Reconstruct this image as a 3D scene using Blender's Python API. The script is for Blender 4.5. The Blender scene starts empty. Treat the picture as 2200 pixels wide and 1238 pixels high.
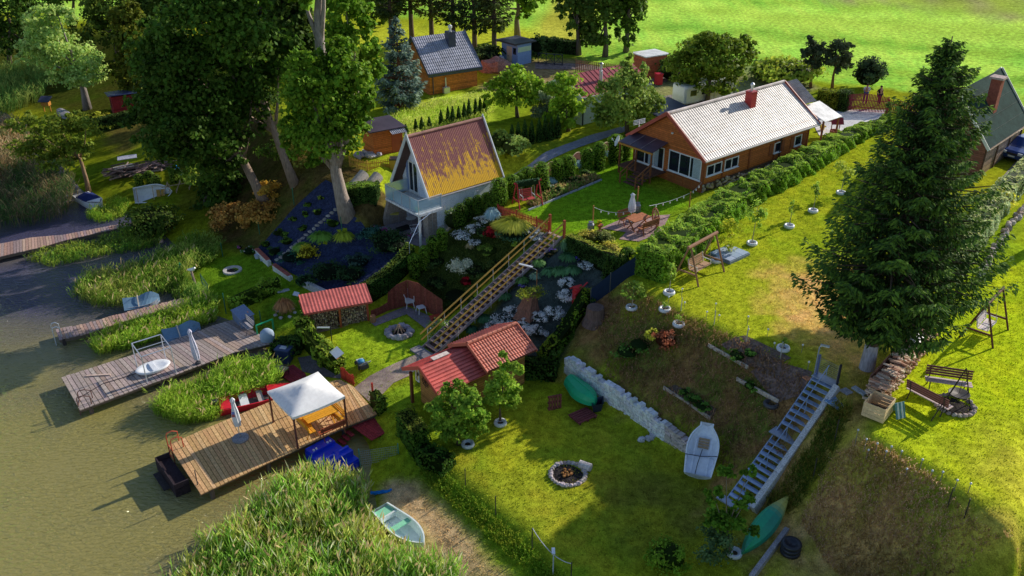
import bpy,math,random
import numpy as np
from mathutils import Vector,Matrix,geometry,noise as mnoise
R=random.Random(7)
NR=np.random.default_rng(7)
sc=bpy.context.scene
COL=sc.collection
PI=math.pi
rad=math.radians
CF,CTH,CH=1870.0,rad(28.0),28.0
_c,_s=math.cos(CTH),math.sin(CTH)
def ray(px,py):
 a=(px-1100)/CF;b=(619-py)/CF
 return (a,_c+b*_s,-_s+b*_c)
def PZ(px,py,z=0.0):
 d=ray(px,py);t=(z-CH)/d[2]
 return Vector((d[0]*t,d[1]*t,z))
def top_z(base,py):
 "height above base whose image row is py"
 k=(619-py)/CF
 return base.y*(k*_c-_s)/(_c+k*_s)+CH-base.z
def mpp(p):return (p.y*_c-(p.z-CH)*_s)/CF
def link(o):COL.objects.link(o);return o
def tag(o,label=None,cat=None,group=None,kind=None):
 if label:o["label"]=label
 if cat:o["category"]=cat
 if group:o["group"]=group
 if kind:o["kind"]=kind
 return o
def thing(name,label,cat,loc,rz=0.0,group=None):
 o=bpy.data.objects.new(name,None);link(o)
 o.location=loc;o.rotation_euler=(0,0,rz);o.empty_display_size=.3
 return tag(o,label,cat,group)
def dup(root,loc,rz=None,label=None,group=None,s=None):
 r=root.copy();link(r);r.location=loc
 if rz is not None:r.rotation_euler=(0,0,rz)
 if s:r.scale=(s,s,s)
 if label:r["label"]=label
 if group:r["group"]=group
 for ch in root.children:
  c=ch.copy();link(c);c.parent=r
  for g in ch.children:
   d=g.copy();link(d);d.parent=c
 return r
def J(col,a=.12):
 k=1+R.uniform(-a,a)
 return tuple(max(0,min(1,x*k*(1+R.uniform(-a,a)*.3))) for x in col)
class MB:
 def __init__(s,off=None,col=(.5,.5,.5)):
  s.v=[];s.f=[];s.c=[];s.M=None;s.off=Vector(off) if off is not None else None;s.col=col
 def add(s,vs,fs,col=None):
  b=len(s.v)
  for p in vs:
   p=Vector(p)
   if s.M is not None:p=s.M @ p
   if s.off is not None:p=p-s.off
   s.v.append((p.x,p.y,p.z))
  for f in fs:s.f.append(tuple(b+i for i in f));s.c.append(col or s.col)
 def box(s,c,d,col=None,rz=0,M=None):
  x,y,z=d[0]/2,d[1]/2,d[2]/2
  vs=[Vector((i*x,j*y,k*z)) for i in (-1,1) for j in (-1,1) for k in (-1,1)]
  m=Matrix.Rotation(rz,3,'Z') if M is None else M
  vs=[m @ p+Vector(c) for p in vs]
  s.add(vs,[(0,1,3,2),(4,6,7,5),(0,4,5,1),(2,3,7,6),(0,2,6,4),(1,5,7,3)],col)
 def bx(s,x0,x1,y0,y1,z0,z1,col=None):
  s.box(((x0+x1)/2,(y0+y1)/2,(z0+z1)/2),(x1-x0,y1-y0,z1-z0),col)
 def beam(s,p,q,w,h,col=None,up=(0,0,1)):
  p,q=Vector(p),Vector(q);d=(q-p);L=d.length
  if L<1e-6:return
  d=d/L;u=Vector(up);sx=d.cross(u)
  if sx.length<1e-4:sx=d.cross(Vector((1,0,0)))
  sx.normalize();uz=sx.cross(d)
  M=Matrix((sx,d,uz)).transposed()
  s.box((p+q)/2,(w,L,h),col,M=M)
 def cyl(s,p,q,r0,r1=None,n=8,col=None,cap=True):
  s.tube([p,q],[r0,r0 if r1 is None else r1],n,col,cap)
 def tube(s,pts,rs,n=8,col=None,cap=True,closed=False):
  pts=[Vector(p) for p in pts]
  if not hasattr(rs,'__len__'):rs=[rs]*len(pts)
  N=len(pts);vs=[];ref=None
  for i,p in enumerate(pts):
   a=pts[(i-1)%N] if closed or i>0 else p
   b=pts[(i+1)%N] if closed or i<N-1 else p
   d=(b-a).normalized()
   if ref is None:
    ref=d.cross(Vector((0,0,1)))
    if ref.length<.05:ref=d.cross(Vector((1,0,0)))
   ref=(ref-d*ref.dot(d)).normalized();w=d.cross(ref)
   for k in range(n):
    t=2*PI*k/n
    vs.append(p+(ref*math.cos(t)+w*math.sin(t))*rs[i])
  fs=[]
  for i in range(N if closed else N-1):
   j=(i+1)%N
   for k in range(n):
    k2=(k+1)%n
    fs.append((i*n+k,i*n+k2,j*n+k2,j*n+k))
  if cap and not closed:
   fs.append(tuple(range(n-1,-1,-1)));fs.append(tuple((N-1)*n+k for k in range(n)))
  s.add(vs,fs,col)
 def quad(s,a,b,c,d,col=None):s.add([a,b,c,d],[(0,1,2,3)],col)
 def poly(s,ps,col=None):s.add(ps,[tuple(range(len(ps)))],col)
 def prism(s,ps,z0,z1,col=None):
  n=len(ps)
  s.add([(p[0],p[1],z0) for p in ps]+[(p[0],p[1],z1) for p in ps],
              [tuple(range(n-1,-1,-1)),tuple(range(n,2*n))]+[(i,(i+1)%n,n+(i+1)%n,n+i) for i in range(n)],col)
 def slab(s,ps,t,col=None):
  "planar polygon ps (3d) thickened by t along its normal, downward"
  ps=[Vector(p) for p in ps];n=(ps[1]-ps[0]).cross(ps[-1]-ps[0]).normalized()
  if n.z<0:n=-n
  k=len(ps);qs=[p-n*t for p in ps]
  s.add(ps+qs,[tuple(range(k)),tuple(range(2*k-1,k-1,-1))]+[(i,k+i,k+(i+1)%k,(i+1)%k) for i in range(k)],col)
 def lathe(s,prof,n=16,c=(0,0,0),col=None,sx=1,sy=1):
  vs=[];c=Vector(c)
  for r,z in prof:
   for k in range(n):
    t=2*PI*k/n;vs.append(c+Vector((r*math.cos(t)*sx,r*math.sin(t)*sy,z)))
  m=len(prof)
  fs=[(i*n+k,i*n+(k+1)%n,(i+1)*n+(k+1)%n,(i+1)*n+k) for i in range(m-1) for k in range(n)]
  if prof[0][0]>1e-4:fs.append(tuple(range(n-1,-1,-1)))
  if prof[-1][0]>1e-4:fs.append(tuple((m-1)*n+k for k in range(n)))
  s.add(vs,fs,col)
 def rock(s,c,r,col=None,n=6,m=8,jag=.25):
  c=Vector(c);r=r if hasattr(r,'__len__') else (r,r,r*.8);o=R.uniform(0,99);vs=[]
  for i in range(n+1):
   th=PI*i/n
   for k in range(m):
    ph=2*PI*k/m
    d=Vector((math.sin(th)*math.cos(ph),math.sin(th)*math.sin(ph),math.cos(th)))
    q=1+jag*mnoise.noise(d*1.6+Vector((o,o,o)))*1.6
    vs.append(c+Vector((d.x*r[0],d.y*r[1],d.z*r[2]))*q)
  s.add(vs,[(i*m+k,(i+1)*m+k,(i+1)*m+(k+1)%m,i*m+(k+1)%m) for i in range(n) for k in range(m)],col)
 def corr(s,a,b,c,d,nw,amp,rows=1,step=0.0,col=None,seg=4,alt=.6):
  "corrugated sheet: a->b along the eave, d->c along the ridge; waves run across a->b"
  a,b,c,d=map(Vector,(a,b,c,d));n=(b-a).cross(d-a).normalized()
  if n.z<0:n=-n
  N=nw*seg;vs=[];fs=[]
  for r in range(rows):
   for e in (0,1):
    t=(r+e)/rows
    for i in range(N+1):
     u=i/N
     p=(a.lerp(b,u)).lerp(d.lerp(c,u),t)
     w=amp*(math.cos(2*PI*u*nw) if seg>2 else (1 if i%2 else -1))
     vs.append(p+n*(w+(step if e==0 else 0)))
  for r in range(rows):
   o=2*r*(N+1)
   for i in range(N):fs.append((o+i,o+i+1,o+N+2+i,o+N+1+i))
   if r<rows-1:
    for i in range(N):fs.append((o+N+1+i,o+N+2+i,o+2*(N+1)+i+1,o+2*(N+1)+i))
  cb=col or s.col;k0=len(s.c);s.add(vs,fs,cb)
  if seg>2:
   for k in range(rows*N):
    if math.cos(2*PI*((k%N)+.5)/seg)<0 and k<len(fs):pass
   dk=tuple(x*alt for x in cb)
   for k,f in enumerate(fs):
    q=(f[0]%(N+1)+.5)/seg
    if math.cos(2*PI*q)<-.1:s.c[k0+k]=dk  # valley faces painted darker, standing in for shade in the waves
 def build(s,name,mat,parent=None,smooth=False,loc=None,label=None,rz=0):
  me=bpy.data.meshes.new(name);me.from_pydata(s.v,[],s.f)
  at=me.attributes.new("Col",'FLOAT_COLOR','CORNER')
  cnt=[len(f) for f in s.f]
  arr=np.repeat(np.array([(c[0],c[1],c[2],1.0) for c in s.c],dtype=np.float32).reshape(-1,4),cnt,axis=0);arr[:,:3]=gain(arr[:,:3],1.35)
  at.data.foreach_set("color",arr.ravel())
  me.materials.append(mat)
  if smooth:me.polygons.foreach_set("use_smooth",[True]*len(s.f))
  me.update()
  o=bpy.data.objects.new(name,me);link(o)
  if parent is not None:o.parent=parent
  if loc is not None:o.location=loc
  if rz:o.rotation_euler=(0,0,rz)
  if label:o["label"]=label
  return o
def cards(c,u,v,col,name,mat,parent=None,loc=None,tri=False):
 "many small leaf-shaped faces: centre c, half length u, half width v"
 c=np.asarray(c,np.float32);N=len(c)
 V=np.stack([c-u,c-u*.1+v,c+u,c-u*.1-v],1).reshape(-1,3)
 me=bpy.data.meshes.new(name)
 me.vertices.add(4*N);me.vertices.foreach_set("co",V.astype(np.float32).ravel())
 me.loops.add(4*N);me.loops.foreach_set("vertex_index",np.arange(4*N,dtype=np.int32))
 me.polygons.add(N);me.polygons.foreach_set("loop_start",np.arange(0,4*N,4,dtype=np.int32))
 at=me.attributes.new("Col",'FLOAT_COLOR','CORNER')
 ca=np.ones((N,4),np.float32);ca[:,:3]=gain(col,2.6)
 at.data.foreach_set("color",np.repeat(ca,4,axis=0).ravel())
 me.update(calc_edges=True);me.materials.append(mat)
 o=bpy.data.objects.new(name,me);link(o)
 if parent is not None:o.parent=parent
 if loc is not None:o.location=loc
 return o
def gain(a,g):return 1-(1-np.clip(a,0,.999))**g
def unit(a):return a/np.maximum(np.linalg.norm(a,axis=1,keepdims=True),1e-6)
def rdir(n):return unit(NR.normal(size=(n,3)))
_M={}
def mat(name,rough=.7,spec=.3,ns=6.0,na=.35,bump=.0,bs=None,metal=0.0,stretch=None,line=None,linedir='Z',trans=0,coat=0,fine=0,fa=.4):
 if name in _M:return _M[name]
 m=bpy.data.materials.new(name);m.use_nodes=True;nt=m.node_tree;N=nt.nodes;L=nt.links
 b=N["Principled BSDF"];b.inputs["Roughness"].default_value=rough
 b.inputs["Specular IOR Level"].default_value=spec;b.inputs["Metallic"].default_value=metal
 if coat:b.inputs["Coat Weight"].default_value=coat;b.inputs["Coat Roughness"].default_value=.08
 a=N.new("ShaderNodeAttribute");a.attribute_name="Col"
 tc=N.new("ShaderNodeTexCoord");mp=N.new("ShaderNodeMapping");L.new(tc.outputs["Object"],mp.inputs[0])
 if stretch:mp.inputs["Scale"].default_value=stretch
 nz=N.new("ShaderNodeTexNoise");nz.inputs["Scale"].default_value=ns;nz.inputs["Detail"].default_value=5;nz.inputs["Roughness"].default_value=.65
 L.new(mp.outputs[0],nz.inputs["Vector"])
 mr=N.new("ShaderNodeMapRange");mr.inputs["From Min"].default_value=.25;mr.inputs["From Max"].default_value=.75
 mr.inputs["To Min"].default_value=1-na;mr.inputs["To Max"].default_value=1+na
 L.new(nz.outputs["Fac"],mr.inputs["Value"])
 mx=N.new("ShaderNodeMix");mx.data_type='RGBA';mx.blend_type='MULTIPLY';mx.inputs["Factor"].default_value=1
 L.new(a.outputs["Color"],mx.inputs["A"]);L.new(mr.outputs["Result"],mx.inputs["B"])
 out=mx.outputs["Result"];hsrc=nz.outputs["Fac"]
 if fine:
  n2=N.new("ShaderNodeTexNoise");n2.inputs["Scale"].default_value=fine;n2.inputs["Detail"].default_value=3
  L.new(tc.outputs["Object"],n2.inputs["Vector"])
  m2=N.new("ShaderNodeMapRange");m2.inputs["From Min"].default_value=.3;m2.inputs["From Max"].default_value=.7
  m2.inputs["To Min"].default_value=1-fa;m2.inputs["To Max"].default_value=1+fa;L.new(n2.outputs["Fac"],m2.inputs["Value"])
  x2=N.new("ShaderNodeMix");x2.data_type='RGBA';x2.blend_type='MULTIPLY';x2.inputs["Factor"].default_value=1
  L.new(out,x2.inputs["A"]);L.new(m2.outputs["Result"],x2.inputs["B"]);out=x2.outputs["Result"];hsrc=n2.outputs["Fac"]
 if line:
  sp=N.new("ShaderNodeSeparateXYZ");L.new(tc.outputs["Object"],sp.inputs[0])
  mu=N.new("ShaderNodeMath");mu.operation='MULTIPLY';mu.inputs[1].default_value=1/line;L.new(sp.outputs[linedir],mu.inputs[0])
  fr=N.new("ShaderNodeMath");fr.operation='FRACT';L.new(mu.outputs[0],fr.inputs[0])
  cr=N.new("ShaderNodeMapRange");cr.inputs["From Min"].default_value=0.0;cr.inputs["From Max"].default_value=.22
  cr.inputs["To Min"].default_value=.25;cr.inputs["To Max"].default_value=1;L.new(fr.outputs[0],cr.inputs["Value"])
  fl=N.new("ShaderNodeMath");fl.operation='FLOOR';L.new(mu.outputs[0],fl.inputs[0])
  wn=N.new("ShaderNodeTexWhiteNoise");wn.noise_dimensions='1D';L.new(fl.outputs[0],wn.inputs["W"])
  wr=N.new("ShaderNodeMapRange");wr.inputs["To Min"].default_value=.8;wr.inputs["To Max"].default_value=1.2;L.new(wn.outputs["Value"],wr.inputs["Value"])
  mm=N.new("ShaderNodeMath");mm.operation='MULTIPLY';L.new(cr.outputs["Result"],mm.inputs[0]);L.new(wr.outputs["Result"],mm.inputs[1])
  x3=N.new("ShaderNodeMix");x3.data_type='RGBA';x3.blend_type='MULTIPLY';x3.inputs["Factor"].default_value=1
  L.new(out,x3.inputs["A"]);L.new(mm.outputs[0],x3.inputs["B"]);out=x3.outputs["Result"]
  hsrc=cr.outputs["Result"]
 L.new(out,b.inputs["Base Color"])
 if bump:
  bp=N.new("ShaderNodeBump");bp.inputs["Strength"].default_value=bump;bp.inputs["Distance"].default_value=bs or .03
  L.new(hsrc,bp.inputs["Height"]);L.new(bp.outputs[0],b.inputs["Normal"])
 if trans:
  tr=N.new("ShaderNodeBsdfTranslucent");L.new(out,tr.inputs["Color"]);ms=N.new("ShaderNodeMixShader");ms.inputs[0].default_value=trans
  L.new(b.outputs[0],ms.inputs[1]);L.new(tr.outputs[0],ms.inputs[2]);L.new(ms.outputs[0],N["Material Output"].inputs["Surface"])
 _M[name]=m;return m
LEAF=mat("foliage",rough=.6,spec=.12,ns=1.2,na=.25,trans=.42)
NEEDLE=mat("needles",rough=.8,spec=.08,ns=1.2,na=.25,trans=.15)
REED=mat("reed_blades",rough=.7,spec=.08,ns=.6,na=.25,trans=.42)
BARK=mat("bark",rough=.95,spec=.1,ns=3,na=.5,bump=.8,bs=.06,stretch=(4,4,.8))
WOOD=mat("wood",rough=.75,spec=.2,ns=9,na=.25,bump=.15,bs=.01)
WOODW=mat("weathered_boards",rough=.9,spec=.1,ns=7,na=.4,bump=.25,bs=.01,fine=35)
LOG=mat("logs_siding",rough=.6,spec=.25,ns=5,na=.3,bump=.6,bs=.03,line=.14)
PAINT=mat("painted_surface",rough=.45,spec=.4,ns=3,na=.12)
TIN=mat("sheet_roofing",rough=.42,spec=.5,ns=1.3,na=.4,fine=14,fa=.16)
FELT=mat("roofing_felt",rough=.95,spec=.08,ns=1.5,na=.35,fine=12,fa=.2)
RENDER=mat("rendered_wall",rough=.9,spec=.1,ns=2.5,na=.12,bump=.2,bs=.01,fine=30)
METAL=mat("metal",rough=.4,spec=.5,ns=8,na=.15,metal=.5)
STONE=mat("stone",rough=.9,spec=.15,ns=7,na=.4,bump=.6,bs=.04)
CONC=mat("concrete",rough=.92,spec=.12,ns=3,na=.25,bump=.3,bs=.02,fine=25)
FABRIC=mat("fabric",rough=.85,spec=.1,ns=4,na=.12,bump=.2,bs=.01,trans=.12)
PLAST=mat("moulded_plastic",rough=.35,spec=.5,ns=1.5,na=.1)
GRP=mat("boat_shell",rough=.4,spec=.45,ns=1.5,na=.1,fine=7,fa=.07)
SOIL=mat("soil",rough=1,spec=.05,ns=2.5,na=.4,bump=.9,bs=.06,fine=9)
def glass(name,col,rough=.06,alpha=1.0):
 if name in _M:return _M[name]
 m=bpy.data.materials.new(name);m.use_nodes=True;b=m.node_tree.nodes["Principled BSDF"]
 nz=m.node_tree.nodes.new("ShaderNodeTexNoise");nz.inputs["Scale"].default_value=1.3
 cr=m.node_tree.nodes.new("ShaderNodeMix");cr.data_type='RGBA';cr.inputs["A"].default_value=(*col,1);cr.inputs["B"].default_value=(*[x*1.6 for x in col],1)
 m.node_tree.links.new(nz.outputs["Fac"],cr.inputs["Factor"]);m.node_tree.links.new(cr.outputs["Result"],b.inputs["Base Color"])
 b.inputs["Roughness"].default_value=rough;b.inputs["Specular IOR Level"].default_value=.8;b.inputs["Alpha"].default_value=alpha
 _M[name]=m;return m
PANE=glass("window_pane",(.012,.016,.025))
CLEAR=glass("clear_glass",(.35,.5,.6),.05,.45)
BR=[]   # break lines in world space
def brk(ps):BR.append([PZ(*p) for p in ps])
SHORE_PX=[(-900,-60),(-500,60),(-150,190),(0,250),(80,310),(150,385),(200,432),(240,450),(300,472),(350,502),(400,545),(385,590),(385,632),(430,662),(500,692),
         (560,735),(612,775),(650,830),(700,880),(760,902),(785,945),(797,985),(790,1040),(822,1100),(885,1150),(930,1200),(985,1240),(1060,1300),(1150,1400),(1300,1600)]
shore=[PZ(x,y,0) for x,y in SHORE_PX]
BR.append(shore)
SN=[]
for i,p in enumerate(shore):
 d=shore[min(i+1,len(shore)-1)]-shore[max(i-1,0)]
 n=Vector((d.y,-d.x,0)).normalized()
 SN.append(n)
BR.append([Vector((p.x,p.y,-.55))+(n*-1.6 if False else Vector((-1.1,-1.2,0))) for p,n in zip(shore,SN)])
BR.append([Vector((p.x,p.y,-1.3))+Vector((-4,-4.5,0)) for p in shore])
brk([(845,945,.55),(946,1020,.55),(1046,1110,.5),(1126,1175,.5),(1216,1248,.5),(1390,1420,.5)])
brk([(865,935,.95),(960,1008,.95),(1060,1098,.95),(1140,1163,.95),(1230,1236,.95),(1400,1400,.95)])
brk([(150,60,1.4),(300,180,1.5),(420,300,1.4),(470,420,1.1),(520,500,.9),(560,545,.95),(600,592,1.),(640,620,1.05),(690,640,1.1),(740,655,1.0),(805,672,1.),
     (885,642,1.),(955,690,1.),(912,748,.95),(1000,765,1.),(1130,795,1.1),(1212,812,1.1)])
WALL_PX=[(1212,812,1.1),(1291,866,1.08),(1340,896,1.05),(1406,943,1.05),(1475,984,1.05),(1512,1012,1.05)]
WALL=[PZ(*p) for p in WALL_PX]
WALLH=[1.35,1.3,1.25,1.2,.95,.35]
BR.append([p.copy() for p in WALL])
def offline(ps,d,dz):
 out=[]
 for i,p in enumerate(ps):
  t=(ps[min(i+1,len(ps)-1)]-ps[max(i-1,0)]);n=Vector((-t.y,t.x,0)).normalized()
  z=dz[i] if hasattr(dz,'__len__') else dz
  out.append(Vector((p.x,p.y,p.z+z))+n*d)
 return out
WBACK=offline(WALL,.42,[h-.12 for h in WALLH])
BR.append(WBACK)
brk([(1512,1012,1.05),(1560,1062,1.1),(1590,1102,1.1),(1640,1122,1.1),(1690,1135,1.1),(1720,1172,1.1),(1800,1218,1.1),(1900,1262,1.1),(2050,1330,1.1),(2300,1450,1.1)])
brk([(330,20,4.8),(500,200,5),(600,310,5),(660,365,5),(705,383,5),(760,395,5.1),(815,385,5.2)])
brk([(1085,402,5.3),(1066,450,5.35),(1120,475,5.35),(1168,494,5.35),(1203,500,5.3),(1222,515,5.35),(1335,568,5.35),(1372,612,5.35),(1480,678,5.35),(1600,735,5.35),
     (1750,802,5.3),(1800,838,5.3),(1868,935,5.25),(2000,1010,5.2),(2080,1078,5.2),(2150,1150,5.2),(2260,1260,5.2),(2500,1500,5.2)])
brk([(794,503,3.0),(850,520,3.0),(908,537,3.0),(935,524,3.0),(960,500,3.05)])
brk([(812,490,3.05),(850,470,3.05),(880,440,3.05),(940,450,3.05),(985,480,3.2)])
brk([(1010,452,4.3),(1060,420,5.0)])
brk([(790,455,4.6),(822,420,5.0)])
PTS=[(700,740,.8),(860,800,.9),(800,860,.75),(620,650,.85),(520,600,.7),(430,590,.5),(470,640,.5),(600,690,.7),(1000,950,1.),(1250,1000,1.),(1400,1100,.92),
       (1500,1160,.95),(1550,1238,.95),(1200,1180,.95),(950,1060,.5),(900,1000,.5),(1100,870,1.),(1300,940,1.),(930,1130,.3),(1000,1150,.4),(1080,1230,.35),
       (330,430,.6),(290,350,1.),(220,400,.5),(380,390,1.),(430,470,.8),(350,310,1.3),(250,280,1.),(180,230,.8),(120,250,.5),(100,150,.8),(200,150,1.2),(50,100,.8),(-100,100,.6),(-300,0,.8),(-600,-100,1),
       (1150,465,5.4),(1250,450,5.4),(1350,420,5.45),(1450,480,5.4),(1330,520,5.4),(1250,505,5.4),(1390,560,5.4),(1500,520,5.4),(1600,560,5.4),(1700,600,5.4),(1600,480,5.45),
       (1750,420,5.5),(1850,760,5.3),(1950,700,5.4),(2100,800,5.4),(2150,650,5.45),(2000,900,5.3),(2200,900,5.4),(2200,1100,5.25),(2100,500,5.5),(1518,440,5.45),(1750,300,5.7),
       (1870,240,5.9),(2190,330,5.9),(1300,300,5.6),(1200,330,5.5),(1120,380,5.45),(1000,250,5.6),(900,220,5.6),(830,335,5.5),(960,190,5.7),(1110,130,5.9),(1250,120,6.),(1400,130,6.),
       (1600,120,6.4),(1900,150,6.4),(2150,130,6.7),(1500,40,7.2),(1900,60,7.4),(2300,60,8),(1200,40,6.6),(1000,60,6.3),(700,100,5.9),(600,60,5.7),(450,10,5.5)]
pts=[PZ(*p) for p in PTS]+[Vector(p) for p in ((-150,300,8),(0,300,10),(150,300,14),(350,300,15),(0,800,22),(600,800,26),(-700,800,18),(120,30,6.5),(400,0,9),(900,0,14),(32,0,4),(20,-50,1),(80,-60,6),(900,-400,9),
       (-5,5,-1.5),(-30,0,-2),(-100,40,-2),(-200,100,-2),(-700,100,-2),(-700,-400,-2),(0,-400,-2),(-160,180,2),(-400,300,3),(-700,300,2))]
for b in BR:
 for p,q in zip(b[:-1],b[1:]):
  n=max(1,int((q-p).length/.8))
  for k in range(n):pts.append(p.lerp(q,k/n))
 pts.append(b[-1])
seen={};P2=[]
for p in pts:
 k=(round(p.x*4),round(p.y*4))
 if k in seen:continue
 seen[k]=1;P2.append(p)
_t=geometry.delaunay_2d_cdt([Vector((p.x,p.y)) for p in P2],[],[],0,1e-5)
tv=np.array([(v.x,v.y) for v in _t[0]]);tz=np.array([P2[ids[0]].z for ids in _t[3]])
tris=_t[2]
def axis(lo,hi,d,far0,far1):
 a=list(np.arange(lo,hi+1e-6,d));s=d;x=hi
 while x<far1:s*=1.12;x+=s;a.append(x)
 s=d;x=lo
 while x>far0:s*=1.12;x-=s;a.insert(0,x)
 return np.array(a)
GX=axis(-36,40,.3,-650,850);GY=axis(19,78,.3,-380,780)
Z=np.full((len(GX),len(GY)),np.nan)
for f in tris:
 a,b,c=tv[list(f)]
 i0,i1=np.searchsorted(GX,[min(a[0],b[0],c[0])-1e-6,max(a[0],b[0],c[0])+1e-6])
 j0,j1=np.searchsorted(GY,[min(a[1],b[1],c[1])-1e-6,max(a[1],b[1],c[1])+1e-6])
 if i1<=i0 or j1<=j0:continue
 X,Y=np.meshgrid(GX[i0:i1],GY[j0:j1],indexing='ij')
 det=(b[1]-c[1])*(a[0]-c[0])+(c[0]-b[0])*(a[1]-c[1])
 if abs(det)<1e-9:continue
 w0=((b[1]-c[1])*(X-c[0])+(c[0]-b[0])*(Y-c[1]))/det
 w1=((c[1]-a[1])*(X-c[0])+(a[0]-c[0])*(Y-c[1]))/det
 w2=1-w0-w1
 ok=(w0>=-1e-6)&(w1>=-1e-6)&(w2>=-1e-6)
 zz=w0*tz[f[0]]+w1*tz[f[1]]+w2*tz[f[2]]
 sub=Z[i0:i1,j0:j1];sub[ok]=zz[ok]
Z[np.isnan(Z)]=0.5
for _ in range(2):
 Zp=np.pad(Z,1,mode='edge');Z=(Zp[1:-1,1:-1]*2+Zp[:-2,1:-1]+Zp[2:,1:-1]+Zp[1:-1,:-2]+Zp[1:-1,2:])/6
def vnoise(X,Y,s,seed=0):
 g=np.random.default_rng(seed).random((257,257));u=X/s+1000.3;v=Y/s+1000.7
 i=np.floor(u).astype(int);j=np.floor(v).astype(int);fu=u-i;fv=v-j
 fu=fu*fu*(3-2*fu);fv=fv*fv*(3-2*fv);i %= 256;j %= 256
 return (g[i,j]*(1-fu)+g[i+1,j]*fu)*(1-fv)+(g[i,j+1]*(1-fu)+g[i+1,j+1]*fu)*fv
XX,YY=np.meshgrid(GX,GY,indexing='ij')
Z+=(vnoise(XX,YY,2.3,1)-.5)*.10+(vnoise(XX,YY,.9,2)-.5)*.05
def gz(x,y):
 i=min(max(int(np.searchsorted(GX,x))-1,0),len(GX)-2);j=min(max(int(np.searchsorted(GY,y))-1,0),len(GY)-2)
 u=(x-GX[i])/(GX[i+1]-GX[i]);v=(y-GY[j])/(GY[j+1]-GY[j])
 return float((Z[i,j]*(1-u)+Z[i+1,j]*u)*(1-v)+(Z[i,j+1]*(1-u)+Z[i+1,j+1]*u)*v)
def gzn(x,y):
 i=np.clip(np.searchsorted(GX,x)-1,0,len(GX)-2);j=np.clip(np.searchsorted(GY,y)-1,0,len(GY)-2)
 u=(x-GX[i])/(GX[i+1]-GX[i]);v=(y-GY[j])/(GY[j+1]-GY[j])
 return (Z[i,j]*(1-u)+Z[i+1,j]*u)*(1-v)+(Z[i,j+1]*(1-u)+Z[i+1,j+1]*u)*v
def P(px,py):
 "where the sight line of a survey-photo point meets the ground"
 d=ray(px,py);t0=(10-CH)/d[2] if d[2]<-.02 else 40;t=max(t0,5);dt=.25
 for _ in range(1500):
  z=CH+d[2]*t
  if z<=max(gz(d[0]*t,d[1]*t),0.0 if False else -9):break
  t+=dt
 lo,hi=t-dt,t
 for _ in range(18):
  m=(lo+hi)/2
  if CH+d[2]*m<=gz(d[0]*m,d[1]*m):hi=m
  else:lo=m
 return Vector((d[0]*hi,d[1]*hi,gz(d[0]*hi,d[1]*hi)))
def G(x,y,dz=0):return Vector((x,y,gz(x,y)+dz))
def inpoly(X,Y,ps):
 r=np.zeros(X.shape,bool);n=len(ps)
 for i in range(n):
  x0,y0=ps[i][0],ps[i][1];x1,y1=ps[(i+1)%n][0],ps[(i+1)%n][1]
  if abs(y1-y0)<1e-9:continue
  k=((y0>Y) != (y1>Y))&(X<(x1-x0)*(Y-y0)/(y1-y0)+x0);r ^= k
 return r
def pdist(X,Y,ps):
 "signed distance to polygon (negative inside)"
 D=np.full(X.shape,1e9);n=len(ps)
 for i in range(n):
  ax,ay=ps[i][0],ps[i][1];bx_,by_=ps[(i+1)%n][0],ps[(i+1)%n][1]
  ex,ey=bx_-ax,by_-ay;L=ex*ex+ey*ey+1e-12
  t=np.clip(((X-ax)*ex+(Y-ay)*ey)/L,0,1)
  D=np.minimum(D,np.hypot(X-ax-t*ex,Y-ay-t*ey))
 return np.where(inpoly(X,Y,ps),-D,D)
CC=np.zeros((*Z.shape,3),np.float32)
n1=vnoise(XX,YY,6,3);n2=vnoise(XX,YY,1.7,4);n3=vnoise(XX,YY,.6,5)
GREEN=np.array((.115,.17,.012));YEL=np.array((.30,.27,.016));TAN=np.array((.40,.27,.085));DRY=np.array((.16,.105,.035));LUSH=np.array((.05,.15,.012));ROUGH=np.array((.07,.085,.012))
def mixn(a,b,t):return a*(1-t[...,None])+b*t[...,None]
CC[:]=mixn(mixn(np.broadcast_to(GREEN,CC.shape),YEL,np.clip(n1*1.2-.15,0,1)),ROUGH,np.clip(n2*.8-.25,0,1))
ZONES=[]
def zone(px,col,feather=1.0,amt=1.0,wob=1.0,second=None,world=None):
 ps=world or [P(*p) for p in px]
 D=pdist(XX,YY,ps)+(n2-.5)*wob*1.6+(n3-.5)*wob
 w=np.clip(.5-D/feather,0,1)*amt
 c=np.broadcast_to(np.array(col),CC.shape)
 if second is not None:c=mixn(c,np.array(second),np.clip((n2*.6+n3*.7-.35)*1.6,0,1))
 CC[:]=mixn(CC,c,w)
FIELD1=(.20,.44,.06);FIELD2=(.32,.50,.07)
zone(None,FIELD1,2,1,1,FIELD2,world=[(8.5,92),(20,88),(33,82),(45,74),(60,66),(90,58),(300,20),(840,20),(840,770),(-640,770),(-200,200),(0,110)])
zone([(1380,10),(1700,60),(2000,78),(2220,92),(2220,60),(2000,45),(1700,30)],(.30,.32,.05),6,.5,3,(.22,.3,.05))
zone([(1760,-12),(1840,5),(2000,22),(2230,52),(2300,-40),(1900,-60)],(.27,.20,.13),5,.85,4,(.26,.3,.06))
zone([(1130,95),(1190,0),(1215,-30),(1330,-30),(1260,60),(1240,90)],(.32,.27,.045),2,.95,.5)
zone([(560,60),(1150,60),(1150,120),(900,130),(700,120)],(.33,.33,.03),3,.9,1)
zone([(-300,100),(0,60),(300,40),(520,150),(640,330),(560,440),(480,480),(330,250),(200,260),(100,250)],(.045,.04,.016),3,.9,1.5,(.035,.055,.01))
zone([(200,270),(330,265),(345,320),(250,345)],(.12,.075,.04),1.5,.8,1)
zone([(235,335),(330,300),(370,300),(330,330),(250,360)],(.24,.26,.02),1,.9)
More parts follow.
